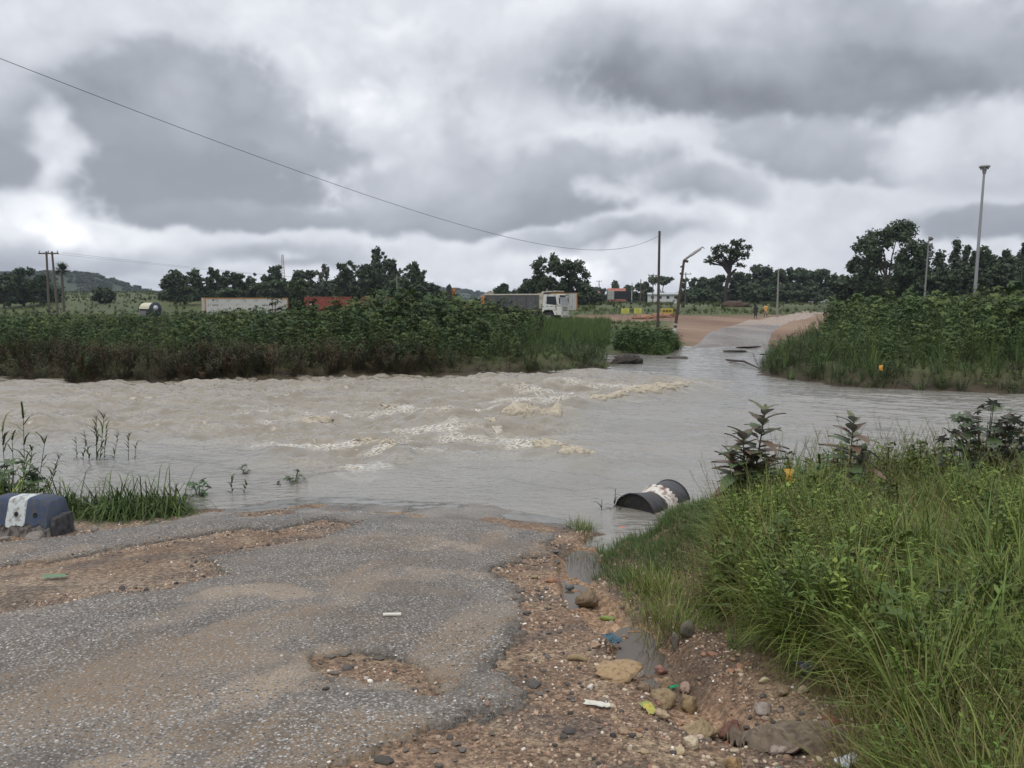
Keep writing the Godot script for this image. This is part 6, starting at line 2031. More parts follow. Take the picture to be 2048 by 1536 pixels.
func build_drum() -> void:
	var near := Vector3(1.42, -0.065, -9.26)
	var far := Vector3(1.93, -0.06, -9.90)
	var o := thing("oil_drum", "dented black oil drum with a peeling white band, lying in the flood", "drum", (near + far) * 0.5)
	o.basis = Basis.looking_at((near - far).normalized() * 1.0, Vector3.UP)
	# local -z points to the near end, so t = -1 lies at the near end
	var black := worn(0.026, 0.028, 0.034, 0.42, 0.7, lin(0.055, 0.036, 0.028), 0.40, 71)
	var inside := paint(0.010, 0.0095, 0.009, 0.8)
	var white := worn(0.60, 0.58, 0.52, 0.6, 0.35, lin(0.13, 0.045, 0.035), 0.36, 72)
	var L := 0.44
	var R := 0.262
	for layer in [["shell", 0.0, -1.0, 1.0, black, 0.0], ["inner_wall", -0.006, -1.0, 0.98, inside, 0.0], ["white_band", 0.003, -0.24, 0.31, white, 0.055]]:
		var st := begin()
		st.set_smooth_group(1)
		var nt := 60 if layer[0] != "white_band" else 30
		var np := 72
		var p0 := 0.0
		var p1 := TAU
		for i in nt:
			for k in np:
				var q: Array[Vector3] = []
				for e in [[0, 0], [1, 0], [1, 1], [0, 1]]:
					var phi := lerpf(p0, p1, (k + e[1]) / float(np))
					var u: float = (i + e[0]) / float(nt)
					var wob: float = layer[5] * (fine.get_noise_2d(phi * 90.0, 3.0) * (1.0 - u) + fine.get_noise_2d(phi * 90.0, 40.0) * u) * 2.2
					q.append(drum_point(lerpf(layer[2], layer[3], u) + wob, phi, layer[1], L, R))
				quad(st, q[0], q[1], q[2], q[3])
		part(layer[0], finish(st), layer[4], o)
	var face := begin()
	face.set_smooth_group(1)
	for k in 48:
		var a := TAU * k / 48
		var b := TAU * (k + 1) / 48
		for ring in 4:
			var q: Array[Vector3] = []
			for e in [[0, 0], [1, 0], [1, 1], [0, 1]]:
				var f: float = (ring + e[0]) / 4.0
				var phi: float = b if e[1] else a
				var p := drum_point(-1.0, phi, -0.004, L, R)
				q.append(Vector3(p.x * f, p.y * f, -L + 0.022 + 0.018 * (1.0 - f) + 0.012 * fine.get_noise_2d(p.x * f * 60.0, p.y * f * 60.0)))
			quad(face, q[0], q[3], q[2], q[1])
	part("end_plate", finish(face), worn(0.016, 0.016, 0.018, 0.6, 0.4, lin(0.045, 0.036, 0.028), 0.42, 73), o)
	var lid := begin()
	for k in 48:
		var a := TAU * k / 48
		var b := TAU * (k + 1) / 48
		tri(lid, Vector3(0, 0, L - 0.015), Vector3(cos(a), sin(a), 0) * R * 0.99 + Vector3(0, 0, L - 0.015), Vector3(cos(b), sin(b), 0) * R * 0.99 + Vector3(0, 0, L - 0.015))
	part("bottom", finish(lid), black, o)
	for t in [-1.0, 1.0]:
		var st := begin()
		var pts: Array = []
		var rr: Array = []
		for k in 49:
			pts.append(drum_point(t, TAU * k / 48.0, 0.003, L, R))
			rr.append(0.009)
		tube(st, pts, rr, 6, false)
		part("rim", finish(st), black, o)

func amaranth(label: String, at: Vector3, stems: Array, seed_: int) -> void:
	# upright weed with pointed leaves, each leaf a mesh of its own
	var r := RandomNumberGenerator.new()
	r.seed = seed_
	var o := thing("weed_plant", label, "plant", at)
	var meshes: Array = []
	for k in 3:
		var l := Leaves.new()
		var n := 5
		for i in n:
			for s in [-1.0, 1.0]:
				var w0 := sin(PI * pow(i / float(n), 0.8)) * 0.29
				var w1 := sin(PI * pow((i + 1) / float(n), 0.8)) * 0.24 if i < n - 1 else 0.0
				var bend: float = [0.30, 0.55, 0.15][k]
				var a := Vector3(0, 0.12 * i / n - bend * pow(i / float(n), 2.0), i / float(n))
				var b := Vector3(0, 0.12 * (i + 1) / n - bend * pow((i + 1) / float(n), 2.0), (i + 1) / float(n))
				l.t(a, a + Vector3(s * w0, 0.06, 0), b + Vector3(s * w1, 0.05, 0), Color.WHITE)
				l.t(a, b + Vector3(s * w1, 0.05, 0), b, Color.WHITE)
		meshes.append(l.mesh())
	var looks: Array = []
	for c in [Color(0.105, 0.115, 0.050), Color(0.135, 0.085, 0.055), Color(0.080, 0.120, 0.048), Color(0.125, 0.045, 0.045), Color(0.10, 0.155, 0.045)]:
		var m := StandardMaterial3D.new()
		m.albedo_color = lin(c.r, c.g, c.b)
		m.roughness = 0.5
		m.backlight_enabled = true
		m.backlight = Color(0.3, 0.3, 0.3)
		looks.append(m)
	for s in stems:
		var high: float = s[0]
		var lean: Vector3 = s[1]
		var st := begin()
		tube(st, [Vector3(lean.x * 0.2, -0.05, lean.z * 0.2), lean * 0.5 + Vector3(0, high * 0.5, 0), lean + Vector3(0, high, 0)], [0.012, 0.009, 0.004], 6)
		part("stem", finish(st), paint(0.10, 0.045, 0.035, 0.6), o)
		var n: int = s[2]
		for i in n:
			var f := 0.12 + 0.88 * pow((i + 0.5) / n, 0.8)
			var a := i * 2.4 + r.randf() * 0.7
			var e := lerpf(0.15, 0.75, smoothstep(0.6, 1.0, f)) + r.randf_range(-0.25, 0.2)
			var d := Vector3(cos(a) * cos(e), sin(e), sin(a) * cos(e))
			var size := lerpf(0.27, 0.16, smoothstep(0.55, 1.0, f)) * r.randf_range(0.75, 1.2)
			var b := lean * f * lerpf(0.6, 1.0, f) + Vector3(0, high * f, 0)
			var leaf := obj("leaf", meshes[r.randi() % 3], looks[(r.randi() % 3) if f > 0.45 else (r.randi() % 5)], o)
			leaf.transform = Transform3D(Basis.looking_at(-d, Vector3.UP).scaled(Vector3(size, size, size)), b + d * 0.045 * (1.1 - f))
			if f < 0.7:
				pass

func leafy_bush(label: String, at: Vector3, wide: float, high: float, n: int, seed_: int, tones: Array) -> void:
	var r := RandomNumberGenerator.new()
	r.seed = seed_
	var o := thing("bush", label, "bush", at)
	var l := Leaves.new()
	for k in 6:
		var t := PI * (k + 0.5) / 6.0 * 1.5 - PI * 0.25
		var d := Vector3(cos(t), -0.12, -sin(t))
		var w := d.cross(Vector3.UP).normalized() * 0.2
		l.t(Vector3.ZERO, d * 0.5 + w, d * (0.75 + 0.4 * sin(clampf(t, 0, PI))), Color.WHITE)
		l.t(Vector3.ZERO, d * (0.75 + 0.4 * sin(clampf(t, 0, PI))), d * 0.5 - w, Color.WHITE)
	var hand := l.mesh()
	var looks: Array = []
	for c in tones:
		var m := StandardMaterial3D.new()
		m.albedo_color = lin(c.r, c.g, c.b)
		m.roughness = 0.5
		m.backlight_enabled = true
		m.backlight = Color(0.22, 0.22, 0.22)
		looks.append(m)
	var st := begin()
	for i in n:
		var a := r.randf() * TAU
		var f := sqrt(r.randf())
		var y := pow(r.randf_range(0.03, 1.0), 1.2)
		var p := Vector3(cos(a) * f * wide * 0.5 * (1.15 - 0.6 * y * y), high * y * (1.0 - 0.25 * f * f), sin(a) * f * wide * 0.35)
		if i % 5 == 0: tube(st, [Vector3(p.x * 0.15, -0.05, p.z * 0.15), Vector3(p.x * 0.5, p.y * 0.55, p.z * 0.5), p], [0.012, 0.008, 0.003], 5)
		var leaf := obj("leaf", hand, looks[r.randi() % looks.size()], o)
		var s := r.randf_range(0.06, 0.12) * (0.6 if wide < 0.5 else 1.0)
		leaf.transform = Transform3D(Basis(Vector3.UP, r.randf() * TAU).rotated(Vector3(r.randfn(), 0, r.randfn()).normalized(), r.randf() * 0.9).scaled(Vector3(s, s, s)), p)
	part("stems", finish(st), paint(0.07, 0.055, 0.035, 0.8), o)

func reeds(called: String, label: String, category: String, at: Vector3, stalks: Array, seed_: int, tone: Color, plume: Color) -> void:
	# each stalk with its strap leaves and feathery head is a part
	var r := RandomNumberGenerator.new()
	r.seed = seed_
	var o := thing(called, label, category, at)
	for s in stalks:
		var l := Leaves.new()
		var b := Vector3(s[0], -0.1, s[1])
		var e := b + Vector3(s[3], s[2] + 0.1, r.randf_range(-0.1, 0.1))
		stalk(l, b, e, 0.006, tone)
		var n := 5 + int(s[2] * 8.0)
		for i in n:
			var q := b.lerp(e, (i + 0.8) / (n + 0.6))
			var a := r.randf() * TAU
			blade(l, q, Vector3(cos(a) * 0.75, 0.8, sin(a) * 0.4), maxf(0.16, s[2] * r.randf_range(0.35, 0.65)), 0.024, 1.9, tone * r.randf_range(0.75, 1.25), 4)
		if s[4]:
			for i in 14:
				var a := r.randf() * TAU
				blade(l, e - Vector3(0, 0.05 * r.randf(), 0), Vector3(cos(a) * 0.6, 0.9, sin(a) * 0.6), 0.13 * r.randf_range(0.6, 1.1), 0.005, 0.8, plume * r.randf_range(0.8, 1.2), 2)
		obj("stalk", l.mesh(), leaf_look, o)

var leaf_look := foliage(0.55, 0.3)

func build_near_objects() -> void:
	build_block()
	build_drum()
	# --- loose stones and chippings
	var stone := tinted(0.85)
	var kinds := [pebble_mesh(1), pebble_mesh(2, 0.45), pebble_mesh(3, 0.75)]
	var zones := [
		["gravel", 15000, Vector2(0.003, 0.0085), [Color(0.33, 0.22, 0.15), Color(0.25, 0.15, 0.10), Color(0.40, 0.30, 0.22), Color(0.15, 0.11, 0.085)], "loose reddish gravel along the washed out road shoulder and potholes", 0.9],
		["gravel", 2600, Vector2(0.007, 0.015), [Color(0.40, 0.28, 0.20), Color(0.32, 0.20, 0.14), Color(0.45, 0.36, 0.27), Color(0.24, 0.17, 0.13)], "coarser pinkish gravel among the loose stones of the road shoulder", 0.9],
		["pale_pebbles", 900, Vector2(0.005, 0.012), [Color(0.66, 0.60, 0.53), Color(0.58, 0.50, 0.42), Color(0.72, 0.68, 0.62)], "pale quartz pebbles scattered over the road shoulder and potholes", 0.6],
		["tar_crumbs", 520, Vector2(0.008, 0.022), [Color(0.055, 0.05, 0.048), Color(0.085, 0.075, 0.07)], "dark crumbs of broken tar along the road edge", 0.5],
	]
	for q in zones:
		var sets: Array = [[], [], []]
		var hues: Array = [PackedColorArray(), PackedColorArray(), PackedColorArray()]
		for i in int(q[1]) * 4:
			if sets[0].size() + sets[1].size() + sets[2].size() >= q[1]: break
			var z := -2.5 - 6.6 * pow(rng.randf(), 1.25)
			var x := rng.randf_range(-5.2, 1.75)
			if x < -0.75 * -z - 0.3: continue
			var s := tar_edge(x, z)
			if s > -0.01 and (s > 0.16 or rng.randf() < 0.62 + s * 2.2): continue
			if shore(x, z) < 0.1: continue
			var c := noise.get_noise_2d(x * 30.0 + 60.0, z * 30.0)
			if x < -1.2 and z < -4.5:
				if rng.randf() > 0.05 + 0.95 * smoothstep(-0.30, -0.06, s) + 0.5 * c: continue
			elif rng.randf() > q[5] * (0.55 + 1.1 * c) + (0.25 if x > 0.1 else 0.1): continue
			if near_line(gully, Vector2(x, z)) < 0.16 and rng.randf() < 0.8: continue
			if x > along(grass_edge, z) + 0.1: continue
			var k := rng.randi() % 3
			var d := rng.randf_range(q[2].x, q[2].y) * (1.6 if rng.randf() < 0.06 else 1.0)
			sets[k].append(Transform3D(Basis(Vector3(rng.randfn(), rng.randfn(), rng.randfn()).normalized(), rng.randf() * 0.8).rotated(Vector3.UP, rng.randf() * TAU).scaled(Vector3(d, d, d)), Vector3(x, (gh(x, z) if s < -0.02 else maxf(gh(x, z), tar_height(x, z))) + d * 0.15, z)))
			hues[k].append(q[3][rng.randi() % q[3].size()] * rng.randf_range(0.75, 1.2))
		for k in 3: many(q[0], kinds[k], stone, sets[k], hues[k], q[4] + [", rounded ones", ", flat ones", ", lumpy ones"][k])
	var chips: Array = []
	var chip_tint := PackedColorArray()
	for i in 60000:
		if chips.size() >= 15000: break
		var z := -2.4 - 6.0 * pow(rng.randf(), 1.5)
		var x := rng.randf_range(-5.0, 0.3)
		if x < -0.75 * -z - 0.2 or tar_edge(x, z) < 0.02 or shore(x, z) < 0.4: continue
		if rng.randf() > 0.5 + 1.5 * noise.get_noise_2d(x * 14.0 + 3.0, z * 14.0): continue
		var d := rng.randf_range(0.003, 0.0075)
		chips.append(Transform3D(Basis(Vector3.UP, rng.randf() * TAU).rotated(Vector3(1, 0, 0), rng.randfn() * 0.2).scaled(Vector3(d * 1.3, d, d)), Vector3(x, tar_height(x, z) + d * 0.05, z)))
		var g := pow(rng.randf(), 2.2) * 0.42 + 0.10
		chip_tint.append(Color(g, g * 0.97, g * 0.94))
	many("road_chippings", kinds[1], stone, chips, chip_tint, "grey and white stone chippings standing proud of the worn tar")
	# --- stones one can single out: x, z, half sizes, tone, label
	var rocks := [
		[0.53, -5.80, 0.095, 0.085, 0.075, [0.21, 0.155, 0.10], "brown boulder standing at the edge of the muddy puddle", 0.0],
		[0.66, -5.38, 0.05, 0.04, 0.04, [0.33, 0.25, 0.175], "tan stone just below the brown boulder", 0.4],
		[0.30, -6.10, 0.05, 0.028, 0.03, [0.36, 0.19, 0.11], "orange stone at the far rim of the muddy puddle", 0.2],
		[0.45, -6.15, 0.045, 0.022, 0.03, [0.08, 0.095, 0.095], "dark greenish flat stone behind the brown boulder", 0.3],
		[0.18, -6.22, 0.032, 0.022, 0.025, [0.30, 0.24, 0.13], "small yellowish stone left of the orange one", 0.1],
		[0.57, -4.20, 0.15, 0.035, 0.12, [0.33, 0.225, 0.125], "wide yellow brown rock ledge sunk in the gravel", 0.5],
		[0.79, -4.16, 0.085, 0.065, 0.075, [0.29, 0.215, 0.125], "big yellowish boulder in the middle of the rock pile", 0.9],
		[0.93, -4.17, 0.075, 0.07, 0.06, [0.27, 0.195, 0.105], "cracked yellow rock touching the right of the biggest boulder", 1.7],
		[0.68, -4.05, 0.05, 0.035, 0.04, [0.21, 0.15, 0.10], "small brown rock wedged left of the biggest boulder", 2.0],
		[0.86, -4.40, 0.075, 0.045, 0.05, [0.31, 0.22, 0.14], "tan rock behind the biggest boulder, beside the green plastic", 0.7],
		[0.97, -4.38, 0.05, 0.035, 0.04, [0.29, 0.20, 0.15], "rock behind the pile at the grass edge", 1.2],
		[0.73, -4.56, 0.035, 0.05, 0.03, [0.62, 0.58, 0.51], "upright white stone at the end of the narrow puddle", 0.5],
		[0.86, -4.58, 0.05, 0.03, 0.035, [0.27, 0.145, 0.115], "reddish stone right of the upright white one", 0.0],
		[0.91, -3.80, 0.12, 0.07, 0.085, [0.33, 0.25, 0.145], "low tan boulder below the rock pile, by the sandy hollow", 0.3],
		[1.07, -3.86, 0.075, 0.055, 0.06, [0.155, 0.075, 0.055], "dark red brown rock beside the sacking", 0.8],
		[1.04, -3.74, 0.035, 0.022, 0.03, [0.24, 0.11, 0.065], "small orange brown stone on the dark red rock's foot", 0.2],
		[1.06, -3.63, 0.035, 0.026, 0.03, [0.028, 0.028, 0.03], "black lump below the dark red brown rock", 0.4],
		[1.10, -3.66, 0.018, 0.014, 0.015, [0.66, 0.60, 0.55], "small white stone touching the black lump", 0.2],
		[0.86, -3.62, 0.035, 0.024, 0.03, [0.55, 0.44, 0.36], "pale pink stone in front of the low tan boulder", 0.0],
		[0.93, -3.58, 0.035, 0.026, 0.03, [0.58, 0.50, 0.40], "pale cream stone right of the pale pink one", 0.6],
		[0.70, -3.72, 0.07, 0.025, 0.03, [0.38, 0.29, 0.19], "long tan stone beside the yellow wrapper", -0.7],
		[0.79, -3.44, 0.045, 0.04, 0.035, [0.50, 0.42, 0.30], "squarish cream stone above the bottom edge", 0.7],
		[0.72, -3.36, 0.03, 0.028, 0.025, [0.46, 0.37, 0.24], "cream stone left of the squarish one", 0.1],
		[1.19, -3.46, 0.07, 0.034, 0.04, [0.32, 0.26, 0.215], "flat grey stone lying under the sacking's left side", 0.5],
		[1.25, -3.90, 0.05, 0.045, 0.045, [0.30, 0.255, 0.225], "grey angular stone at the top of the sacking", 0.4],
		[1.38, -4.02, 0.045, 0.032, 0.035, [0.25, 0.185, 0.12], "brown stone in the row under the dry grass", 0.9],
		[1.47, -3.98, 0.04, 0.028, 0.03, [0.38, 0.31, 0.21], "yellowish stone at the right of the row under the dry grass", 0.1],
		[1.33, -4.16, 0.035, 0.02, 0.025, [0.46, 0.39, 0.24], "pale yellow stone highest in the row under the dry grass", 0.5],
		[1.46, -3.60, 0.05, 0.03, 0.04, [0.22, 0.105, 0.06], "red brown stone on the right side of the sacking", 0.3],
		[1.03, -3.14, 0.045, 0.028, 0.035, [0.33, 0.21, 0.15], "reddish stone at the bottom edge left of the turquoise rag", 0.2],
		[0.93, -3.27, 0.06, 0.045, 0.05, [0.33, 0.22, 0.11], "yellow brown stone left of the torn white rag", 1.1],
		[0.49, -4.66, 0.055, 0.026, 0.035, [0.34, 0.235, 0.155], "flat tan stone lying alone on the gravel left of the puddle", -0.2],
		[0.55, -4.46, 0.028, 0.022, 0.024, [0.38, 0.30, 0.21], "round tan pebble below the flat tan stone", 0.0],
		[0.50, -3.50, 0.035, 0.022, 0.028, [0.33, 0.23, 0.15], "tan pebble right of the white plastic strip", 0.3],
		[0.40, -4.02, 0.022, 0.018, 0.02, [0.62, 0.58, 0.53], "white pebble above the white plastic strip", 0.2],
		[0.78, -8.55, 0.05, 0.025, 0.035, [0.50, 0.45, 0.36], "pale stone on the small grass tuft at the water's edge", 0.1],
	]
	for i in rocks.size():
		var q = rocks[i]
		var c: Array = q[5]
		lay("stone", rock_mesh(200 + i, Vector3(q[2], q[3], q[4]), 13, 0.26), worn(c[0], c[1], c[2], 0.88, 0.12, lin(c[0] * 0.55, c[1] * 0.5, c[2] * 0.5), 0.34, 300 + i % 12), q[0], q[1], q[3] * 0.45, Vector3(0.1, q[7], 0.06), q[6], "stone", "stones in and beside the gully" if i > 0 else "")
	var plates: Array = []
	var plate_tint := PackedColorArray()
	for i in 9000:
		if plates.size() >= 110: break
		var z := rng.randf_range(-7.6, -2.9)
		var x := rng.randf_range(-1.2, 0.55)
		var s := tar_edge(x, z)
		if s > 0.02 or s < -0.28 or rng.randf() > 0.35 + 1.3 * noise.get_noise_2d(x * 20.0, z * 20.0) + (0.4 if z < -6.3 else 0.0): continue
		var d := rng.randf_range(0.010, 0.034) * (1.5 if s > -0.06 else 0.8)
		plates.append(Transform3D(Basis(Vector3.UP, rng.randf() * TAU).rotated(Vector3(rng.randfn(), 0, rng.randfn()).normalized(), rng.randf() * 0.4).scaled(Vector3(d, d * 0.35, d)), Vector3(x, gh(x, z) + 0.006, z)))
		plate_tint.append(Color(0.095, 0.082, 0.072) * rng.randf_range(0.7, 1.5))
	many("tar_plates", rock_mesh(97, Vector3(1.2, 1.0, 0.85), 22, 0.3), stone, plates, plate_tint, "flat broken plates of tar crumbling off the road edge")
	var heap: Array = [[], [], []]
	var heap_tint: Array = [PackedColorArray(), PackedColorArray(), PackedColorArray()]
	for i in 330:
		var z := rng.randf_range(-4.75, -3.0)
		var x := rng.randf_range(0.45, 1.6)
		if x > along(grass_edge, z) + 0.05 or rng.randf() > 0.25 + smoothstep(-0.1, 0.3, noise.get_noise_2d(x * 22.0, z * 22.0)): continue
		var d := rng.randf_range(0.009, 0.026)
		var k := i % 3
		heap[k].append(Transform3D(Basis(Vector3.UP, rng.randf() * TAU).rotated(Vector3(1, 0, 0), rng.randfn() * 0.3).scaled(Vector3(d, d * 0.8, d)), Vector3(x, gh(x, z) + d * 0.08, z)))
		heap_tint[k].append([Color(0.36, 0.27, 0.17), Color(0.25, 0.16, 0.11), Color(0.44, 0.36, 0.26), Color(0.30, 0.16, 0.10), Color(0.19, 0.15, 0.12)][rng.randi() % 5] * rng.randf_range(0.75, 1.15))
	for k in 3: many("rubble", rock_mesh(90 + k, Vector3(1.1, 0.8, 0.9), 10, 0.2), stone, heap[k], heap_tint[k], ["brown rubble stones round the rock pile and sacking", "angular tan rubble between the larger gully stones", "mixed small rubble along the lower gully"][k])
	# --- litter
	var plastic := paint(0.62, 0.60, 0.53, 0.45)
	var tubey := begin()
	tube(tubey, [Vector3(-0.055, 0, 0), Vector3(-0.03, 0.003, 0.002), Vector3(0.055, 0, 0)], [0.013, 0.011, 0.012], 10, false)
	lay("plastic_tube", done(tubey), plastic, -0.75, -4.98, 0.011, Vector3(0, 0.1, 0), "short white plastic tube lying alone on the tar", "litter")
	lay("plastic_strip", scrap(0.13, 0.035, 0.006, 3, 0.012), plastic, 0.41, -3.78, 0.018, Vector3(0, -0.45, 0.05), "bent white plastic strip on the gravel", "litter")
	lay("snack_wrapper", scrap(0.05, 0.11, 0.012, 4, 0.010), worn(0.50, 0.38, 0.06, 0.5, 0.09, lin(0.16, 0.28, 0.11), 0.5, 81), 0.65, -3.77, 0.018, Vector3(0, 0.35, 0.1), "crumpled yellow and green snack wrapper", "litter")
	lay("snack_wrapper", scrap(0.085, 0.07, 0.03, 5, 0.015), worn(0.02, 0.05, 0.24, 0.5, 0.05, lin(0.42, 0.16, 0.12), 0.42, 82), 1.53, -4.13, 0.03, Vector3(0.3, 0.3, 0), "crumpled blue and red wrapper at the foot of the grass", "litter")
	lay("rag", scrap(0.12, 0.075, 0.012, 6, 0.006), worn(0.15, 0.34, 0.36, 0.8, 0.12, lin(0.16, 0.17, 0.15), 0.42, 83), 1.16, -3.22, 0.02, Vector3(0, -0.2, 0), "turquoise rag lying at the bottom of the picture", "litter")
	lay("rag", scrap(0.08, 0.06, 0.016, 7, 0.008), paint(0.62, 0.58, 0.52, 0.8), 1.04, -3.2, 0.02, Vector3(0, 0.6, 0), "torn white rag left of the turquoise one", "litter")
	lay("plastic_bag", scrap(0.11, 0.05, 0.022, 8, 0.015), paint(0.66, 0.68, 0.74, 0.35), 1.38, -3.22, 0.03, Vector3(0, 0.5, 0), "crumpled white plastic bag against the grass", "litter")
	lay("rag", scrap(0.12, 0.15, 0.025, 9, 0.012), worn(0.055, 0.11, 0.15, 0.9, 0.15, lin(0.03, 0.05, 0.06), 0.4, 84), 0.60, -4.92, 0.025, Vector3(0, 0.5, 0), "dark blue rag on the mud left of the narrow puddle", "litter")
	lay("plastic_scrap", scrap(0.06, 0.02, 0.006, 10, 0.008), paint(0.02, 0.26, 0.12, 0.4), 0.88, -4.30, 0.062, Vector3(0, 0.5, 0), "bright green plastic scrap on the rock pile", "litter")
	lay("plastic_sole", scrap(0.17, 0.05, 0.005, 11, 0.014), paint(0.12, 0.22, 0.13, 0.6), -3.43, -6.0, 0.025, Vector3(0, 0.12, 0), "long green flat scrap lying in the left pothole", "litter")
	lay("plastic_bottle", bumpy(12, Vector3(0.05, 0.014, 0.018), 0.004, 20.0, 8, 0.8), paint(0.17, 0.21, 0.04, 0.4), 0.67, -5.58, 0.02, Vector3(0, -0.35, 0), "yellow green plastic bottle right of the brown boulder", "litter")
	lay("fruit", bumpy(13, Vector3(0.045, 0.04, 0.045), 0.006, 14.0, 10, 1.0), paint(0.48, 0.14, 0.07, 0.5), 1.17, -8.55, 0.05, Vector3.ZERO, "orange red ball floating in the inlet below the drum", "ball")
	var bark := begin()
	tube(bark, [Vector3(-0.05, 0, 0), Vector3(0.01, 0.008, 0.0), Vector3(0.06, 0, 0.01)], [0.014, 0.017, 0.012], 8)
	lay("stick", done(bark), paint(0.25, 0.185, 0.10, 0.9), 0.36, -4.42, 0.012, Vector3(0, -0.15, 0), "short thick yellowish stick on the gravel", "stick")
	# the sacking: folds run from the upper left to the lower right
	var g: Array = []
	for j in 41:
		var row: Array[Vector3] = []
		for i in 61:
			var u := i / 60.0
			var v := j / 40.0
			var n := noise.get_noise_2d(u * 16.0 + v * 10.0, v * 120.0 - u * 18.0)
			var edge := 1.0 + 0.10 * noise.get_noise_2d(u * 70.0, 9.0)
			var x := 1.02 + 0.40 * u + 0.04 * v
			var z := -3.80 + 0.30 * u + lerpf(-0.02, 0.30 * edge * (1.0 - 0.72 * u * u), v)
			var y := maxf(gh(x, z), gh(x, z - 0.05)) + 0.012 + 0.045 * sin(PI * v) * (1.0 - 0.6 * u) + 0.10 * absf(n) + 0.016 * sin(v * 46.0 + 7.0 * noise.get_noise_2d(u * 12.0, v * 20.0) + u * 4.0)
			row.append(Vector3(x, y - 0.03 * smoothstep(0.9, 1.0, maxf(absf(2.0 * v - 1.0), absf(2.0 * u - 1.0))), z))
		g.append(row)
	var st := begin()
	st.set_smooth_group(1)
	for j in 40:
		for i in 60: quad(st, g[j][i], g[j][i + 1], g[j + 1][i + 1], g[j + 1][i])
	tag(obj("sacking", done(st), worn(0.20, 0.155, 0.115, 0.9, 0.2, lin(0.10, 0.075, 0.055), 0.38, 85)), "folded muddy brown sacking half buried beside the grass", "sack")
	for q in [[0.99, -4.78, 0.03, 0.075, "left of the two grey stones standing under the grass overhang"], [1.06, -4.80, 0.045, 0.085, "right of the two grey stones standing under the grass overhang"]]:
		lay("stone", rock_mesh(int(q[0] * 500), Vector3(q[2], q[3], 0.03), 5, 0.1), worn(0.17, 0.155, 0.12, 0.9, 0.2, lin(0.11, 0.10, 0.08), 0.4, 86), q[0], q[1], q[3] * 0.5, Vector3(0.2, 0.1, 0.12), q[4], "stone")
	# --- single plants
	amaranth("tall weed with reddish pointed leaves at the top of the near bank", Vector3(2.22, gh(2.22, -7.6), -7.6), [[1.02, Vector3(0.14, 0, 0), 40], [0.80, Vector3(-0.08, 0, 0.05), 36], [0.62, Vector3(-0.20, 0, 0.1), 26], [0.52, Vector3(0.12, 0, 0.12), 20], [0.6, Vector3(-0.02, 0, 0.16), 22]], 3)
	amaranth("smaller reddish weed standing alone right of the tall one", Vector3(3.32, gh(3.32, -8.0), -8.0), [[0.86, Vector3(0.03, 0, 0), 34], [0.55, Vector3(0.12, 0, 0.05), 16]], 4)
	leafy_bush("dark leafy bush on the near bank at the right edge", Vector3(4.78, gh(4.78, -8.2), -8.2), 1.05, 1.05, 290, 6, [Color(0.045, 0.070, 0.030), Color(0.065, 0.055, 0.034), Color(0.036, 0.060, 0.026), Color(0.058, 0.088, 0.034)])
	leafy_bush("green leafy bush at the left edge behind the painted block", Vector3(-5.72, gh(-5.72, -9.2) + 0.08, -9.2), 0.8, 0.55, 110, 7, [Color(0.055, 0.105, 0.03), Color(0.075, 0.125, 0.035), Color(0.04, 0.075, 0.025)])
	leafy_bush("small green bush at the waterline right of the drooping grass", Vector3(-3.86, -0.02, -9.95), 0.36, 0.26, 36, 8, [Color(0.05, 0.10, 0.035), Color(0.04, 0.08, 0.03)])
	leafy_bush("small green plant standing in the flood beside the tar", Vector3(-2.86, -0.05, -10.65), 0.44, 0.24, 30, 9, [Color(0.055, 0.085, 0.03), Color(0.04, 0.065, 0.025)])
	leafy_bush("tiny dark plant half drowned left of the foam line", Vector3(-3.72, -0.04, -11.3), 0.17, 0.15, 14, 10, [Color(0.045, 0.07, 0.03), Color(0.03, 0.05, 0.02)])
	var t1 := Color(0.075, 0.105, 0.04)
	var p1 := Color(0.13, 0.085, 0.075)
	reeds("reed_clump", "clump of reeds with feathery heads standing in the flood", "reeds", Vector3(-6.32, 0.0, -12.35), [[0, 0, 0.62, 0.0, true], [-0.09, 0.02, 0.45, -0.06, false], [0.10, 0, 0.50, 0.04, false], [0.06, 0.05, 0.68, 0.10, true], [-0.03, -0.04, 0.5, 0.02, false], [0.24, 0.0, 0.36, 0.06, true], [-0.30, 0.0, 0.34, -0.02, false], [0.50, 0.05, 0.40, 0.06, true], [0.56, 0.0, 0.24, 0.03, false], [-0.22, 0.03, 0.28, 0.05, false]], 31, t1, p1)
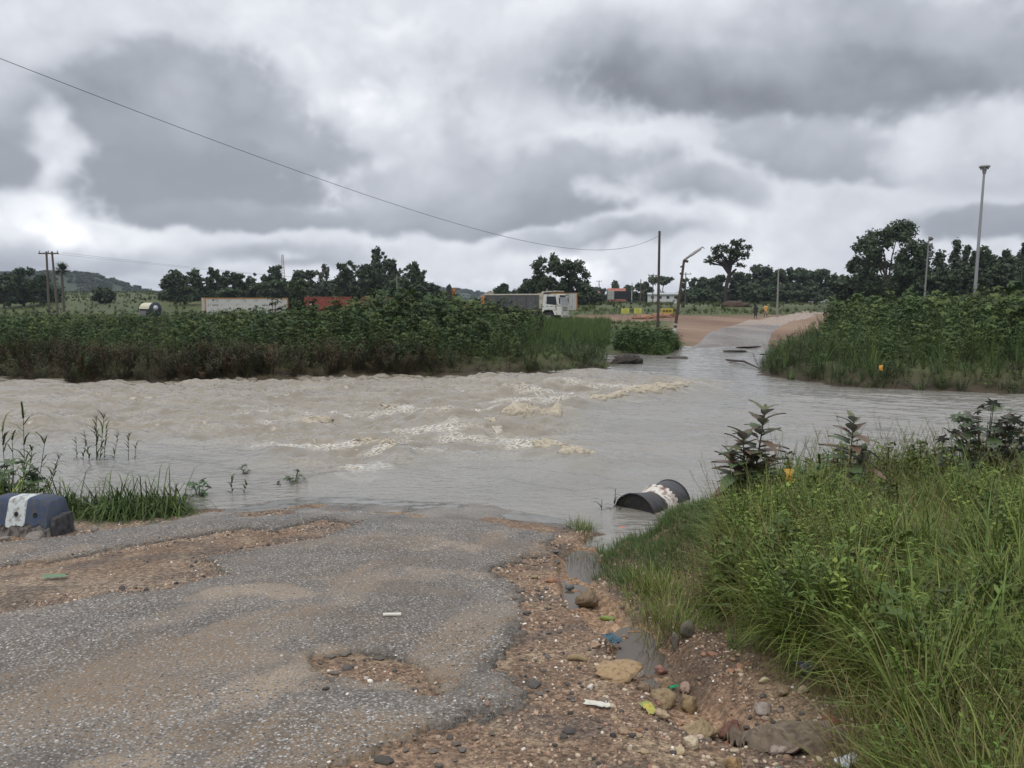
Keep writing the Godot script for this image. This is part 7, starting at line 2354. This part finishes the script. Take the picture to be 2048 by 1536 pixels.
	reeds("reed_clump", "tall reeds at the left edge above the painted block", "reeds", Vector3(-6.05, 0.02, -9.95), [[0.05, 0, 1.02, 0.08, true], [-0.12, 0.1, 0.85, -0.05, false], [0.18, 0, 0.70, 0.18, true], [0.28, 0.05, 0.50, 0.28, true], [-0.02, 0.1, 0.75, 0.0, false], [0.1, 0.1, 0.62, 0.12, false], [-0.25, 0, 0.92, -0.05, true], [0.34, 0.1, 0.42, 0.2, false]], 32, Color(0.085, 0.115, 0.045), Color(0.11, 0.095, 0.075))
	reeds("grass_plant", "stiff upright grass blades between the two reddish weeds", "grass plant", Vector3(2.92, gh(2.92, -7.8), -7.8), [[0, 0, 0.52, 0.02, false], [0.06, 0, 0.60, 0.05, false], [-0.07, 0, 0.55, -0.10, false], [0.12, 0.03, 0.48, 0.06, false], [-0.12, 0, 0.44, -0.14, false]], 33, Color(0.07, 0.135, 0.05), p1)
	reeds("sprig", "thin sprig standing in the water left of the drum", "plant", Vector3(1.17, -0.02, -9.35), [[0, 0, 0.26, 0.03, false], [0.08, 0.04, 0.18, 0.05, false], [-0.14, 0.05, 0.15, 0.0, false]], 34, Color(0.06, 0.075, 0.03), p1)
	reeds("sprig", "thin grass sprig in the flood right of the small green bush", "plant", Vector3(-3.5, -0.02, -10.1), [[0, 0, 0.24, 0.0, false], [0.09, 0, 0.13, 0.08, false]], 35, Color(0.05, 0.075, 0.03), p1)
	var bent := begin()
	tube(bent, [Vector3(2.02, 0.62, -4.05), Vector3(2.35, 0.72, -3.72), Vector3(2.62, 0.62, -3.45)], [0.004, 0.004, 0.003], 5)
	tag(obj("dry_stem", done(bent), paint(0.34, 0.25, 0.13, 0.8)), "single bent straw coloured stem lying over the grass at lower right", "stem")
	var yellow := lay("dead_leaf", scrap(0.09, 0.13, 0.01, 14, 0.02), paint(0.42, 0.24, 0.03, 0.6), 2.52, -7.35, 0.48, Vector3(1.1, 0.2, 0.1), "yellow dying leaf hanging under the tall reddish weed", "leaf")
	yellow.position.y = gh(2.52, -7.35) + 0.42
	var orange := lay("dead_leaf", scrap(0.09, 0.14, 0.015, 15, 0.02), paint(0.50, 0.24, 0.03, 0.6), 9.75, -21.7, 0.6, Vector3(1.3, -0.2, 0.1), "single orange leaf hanging low on the far right bank", "leaf")
	orange.position.y = 0.62
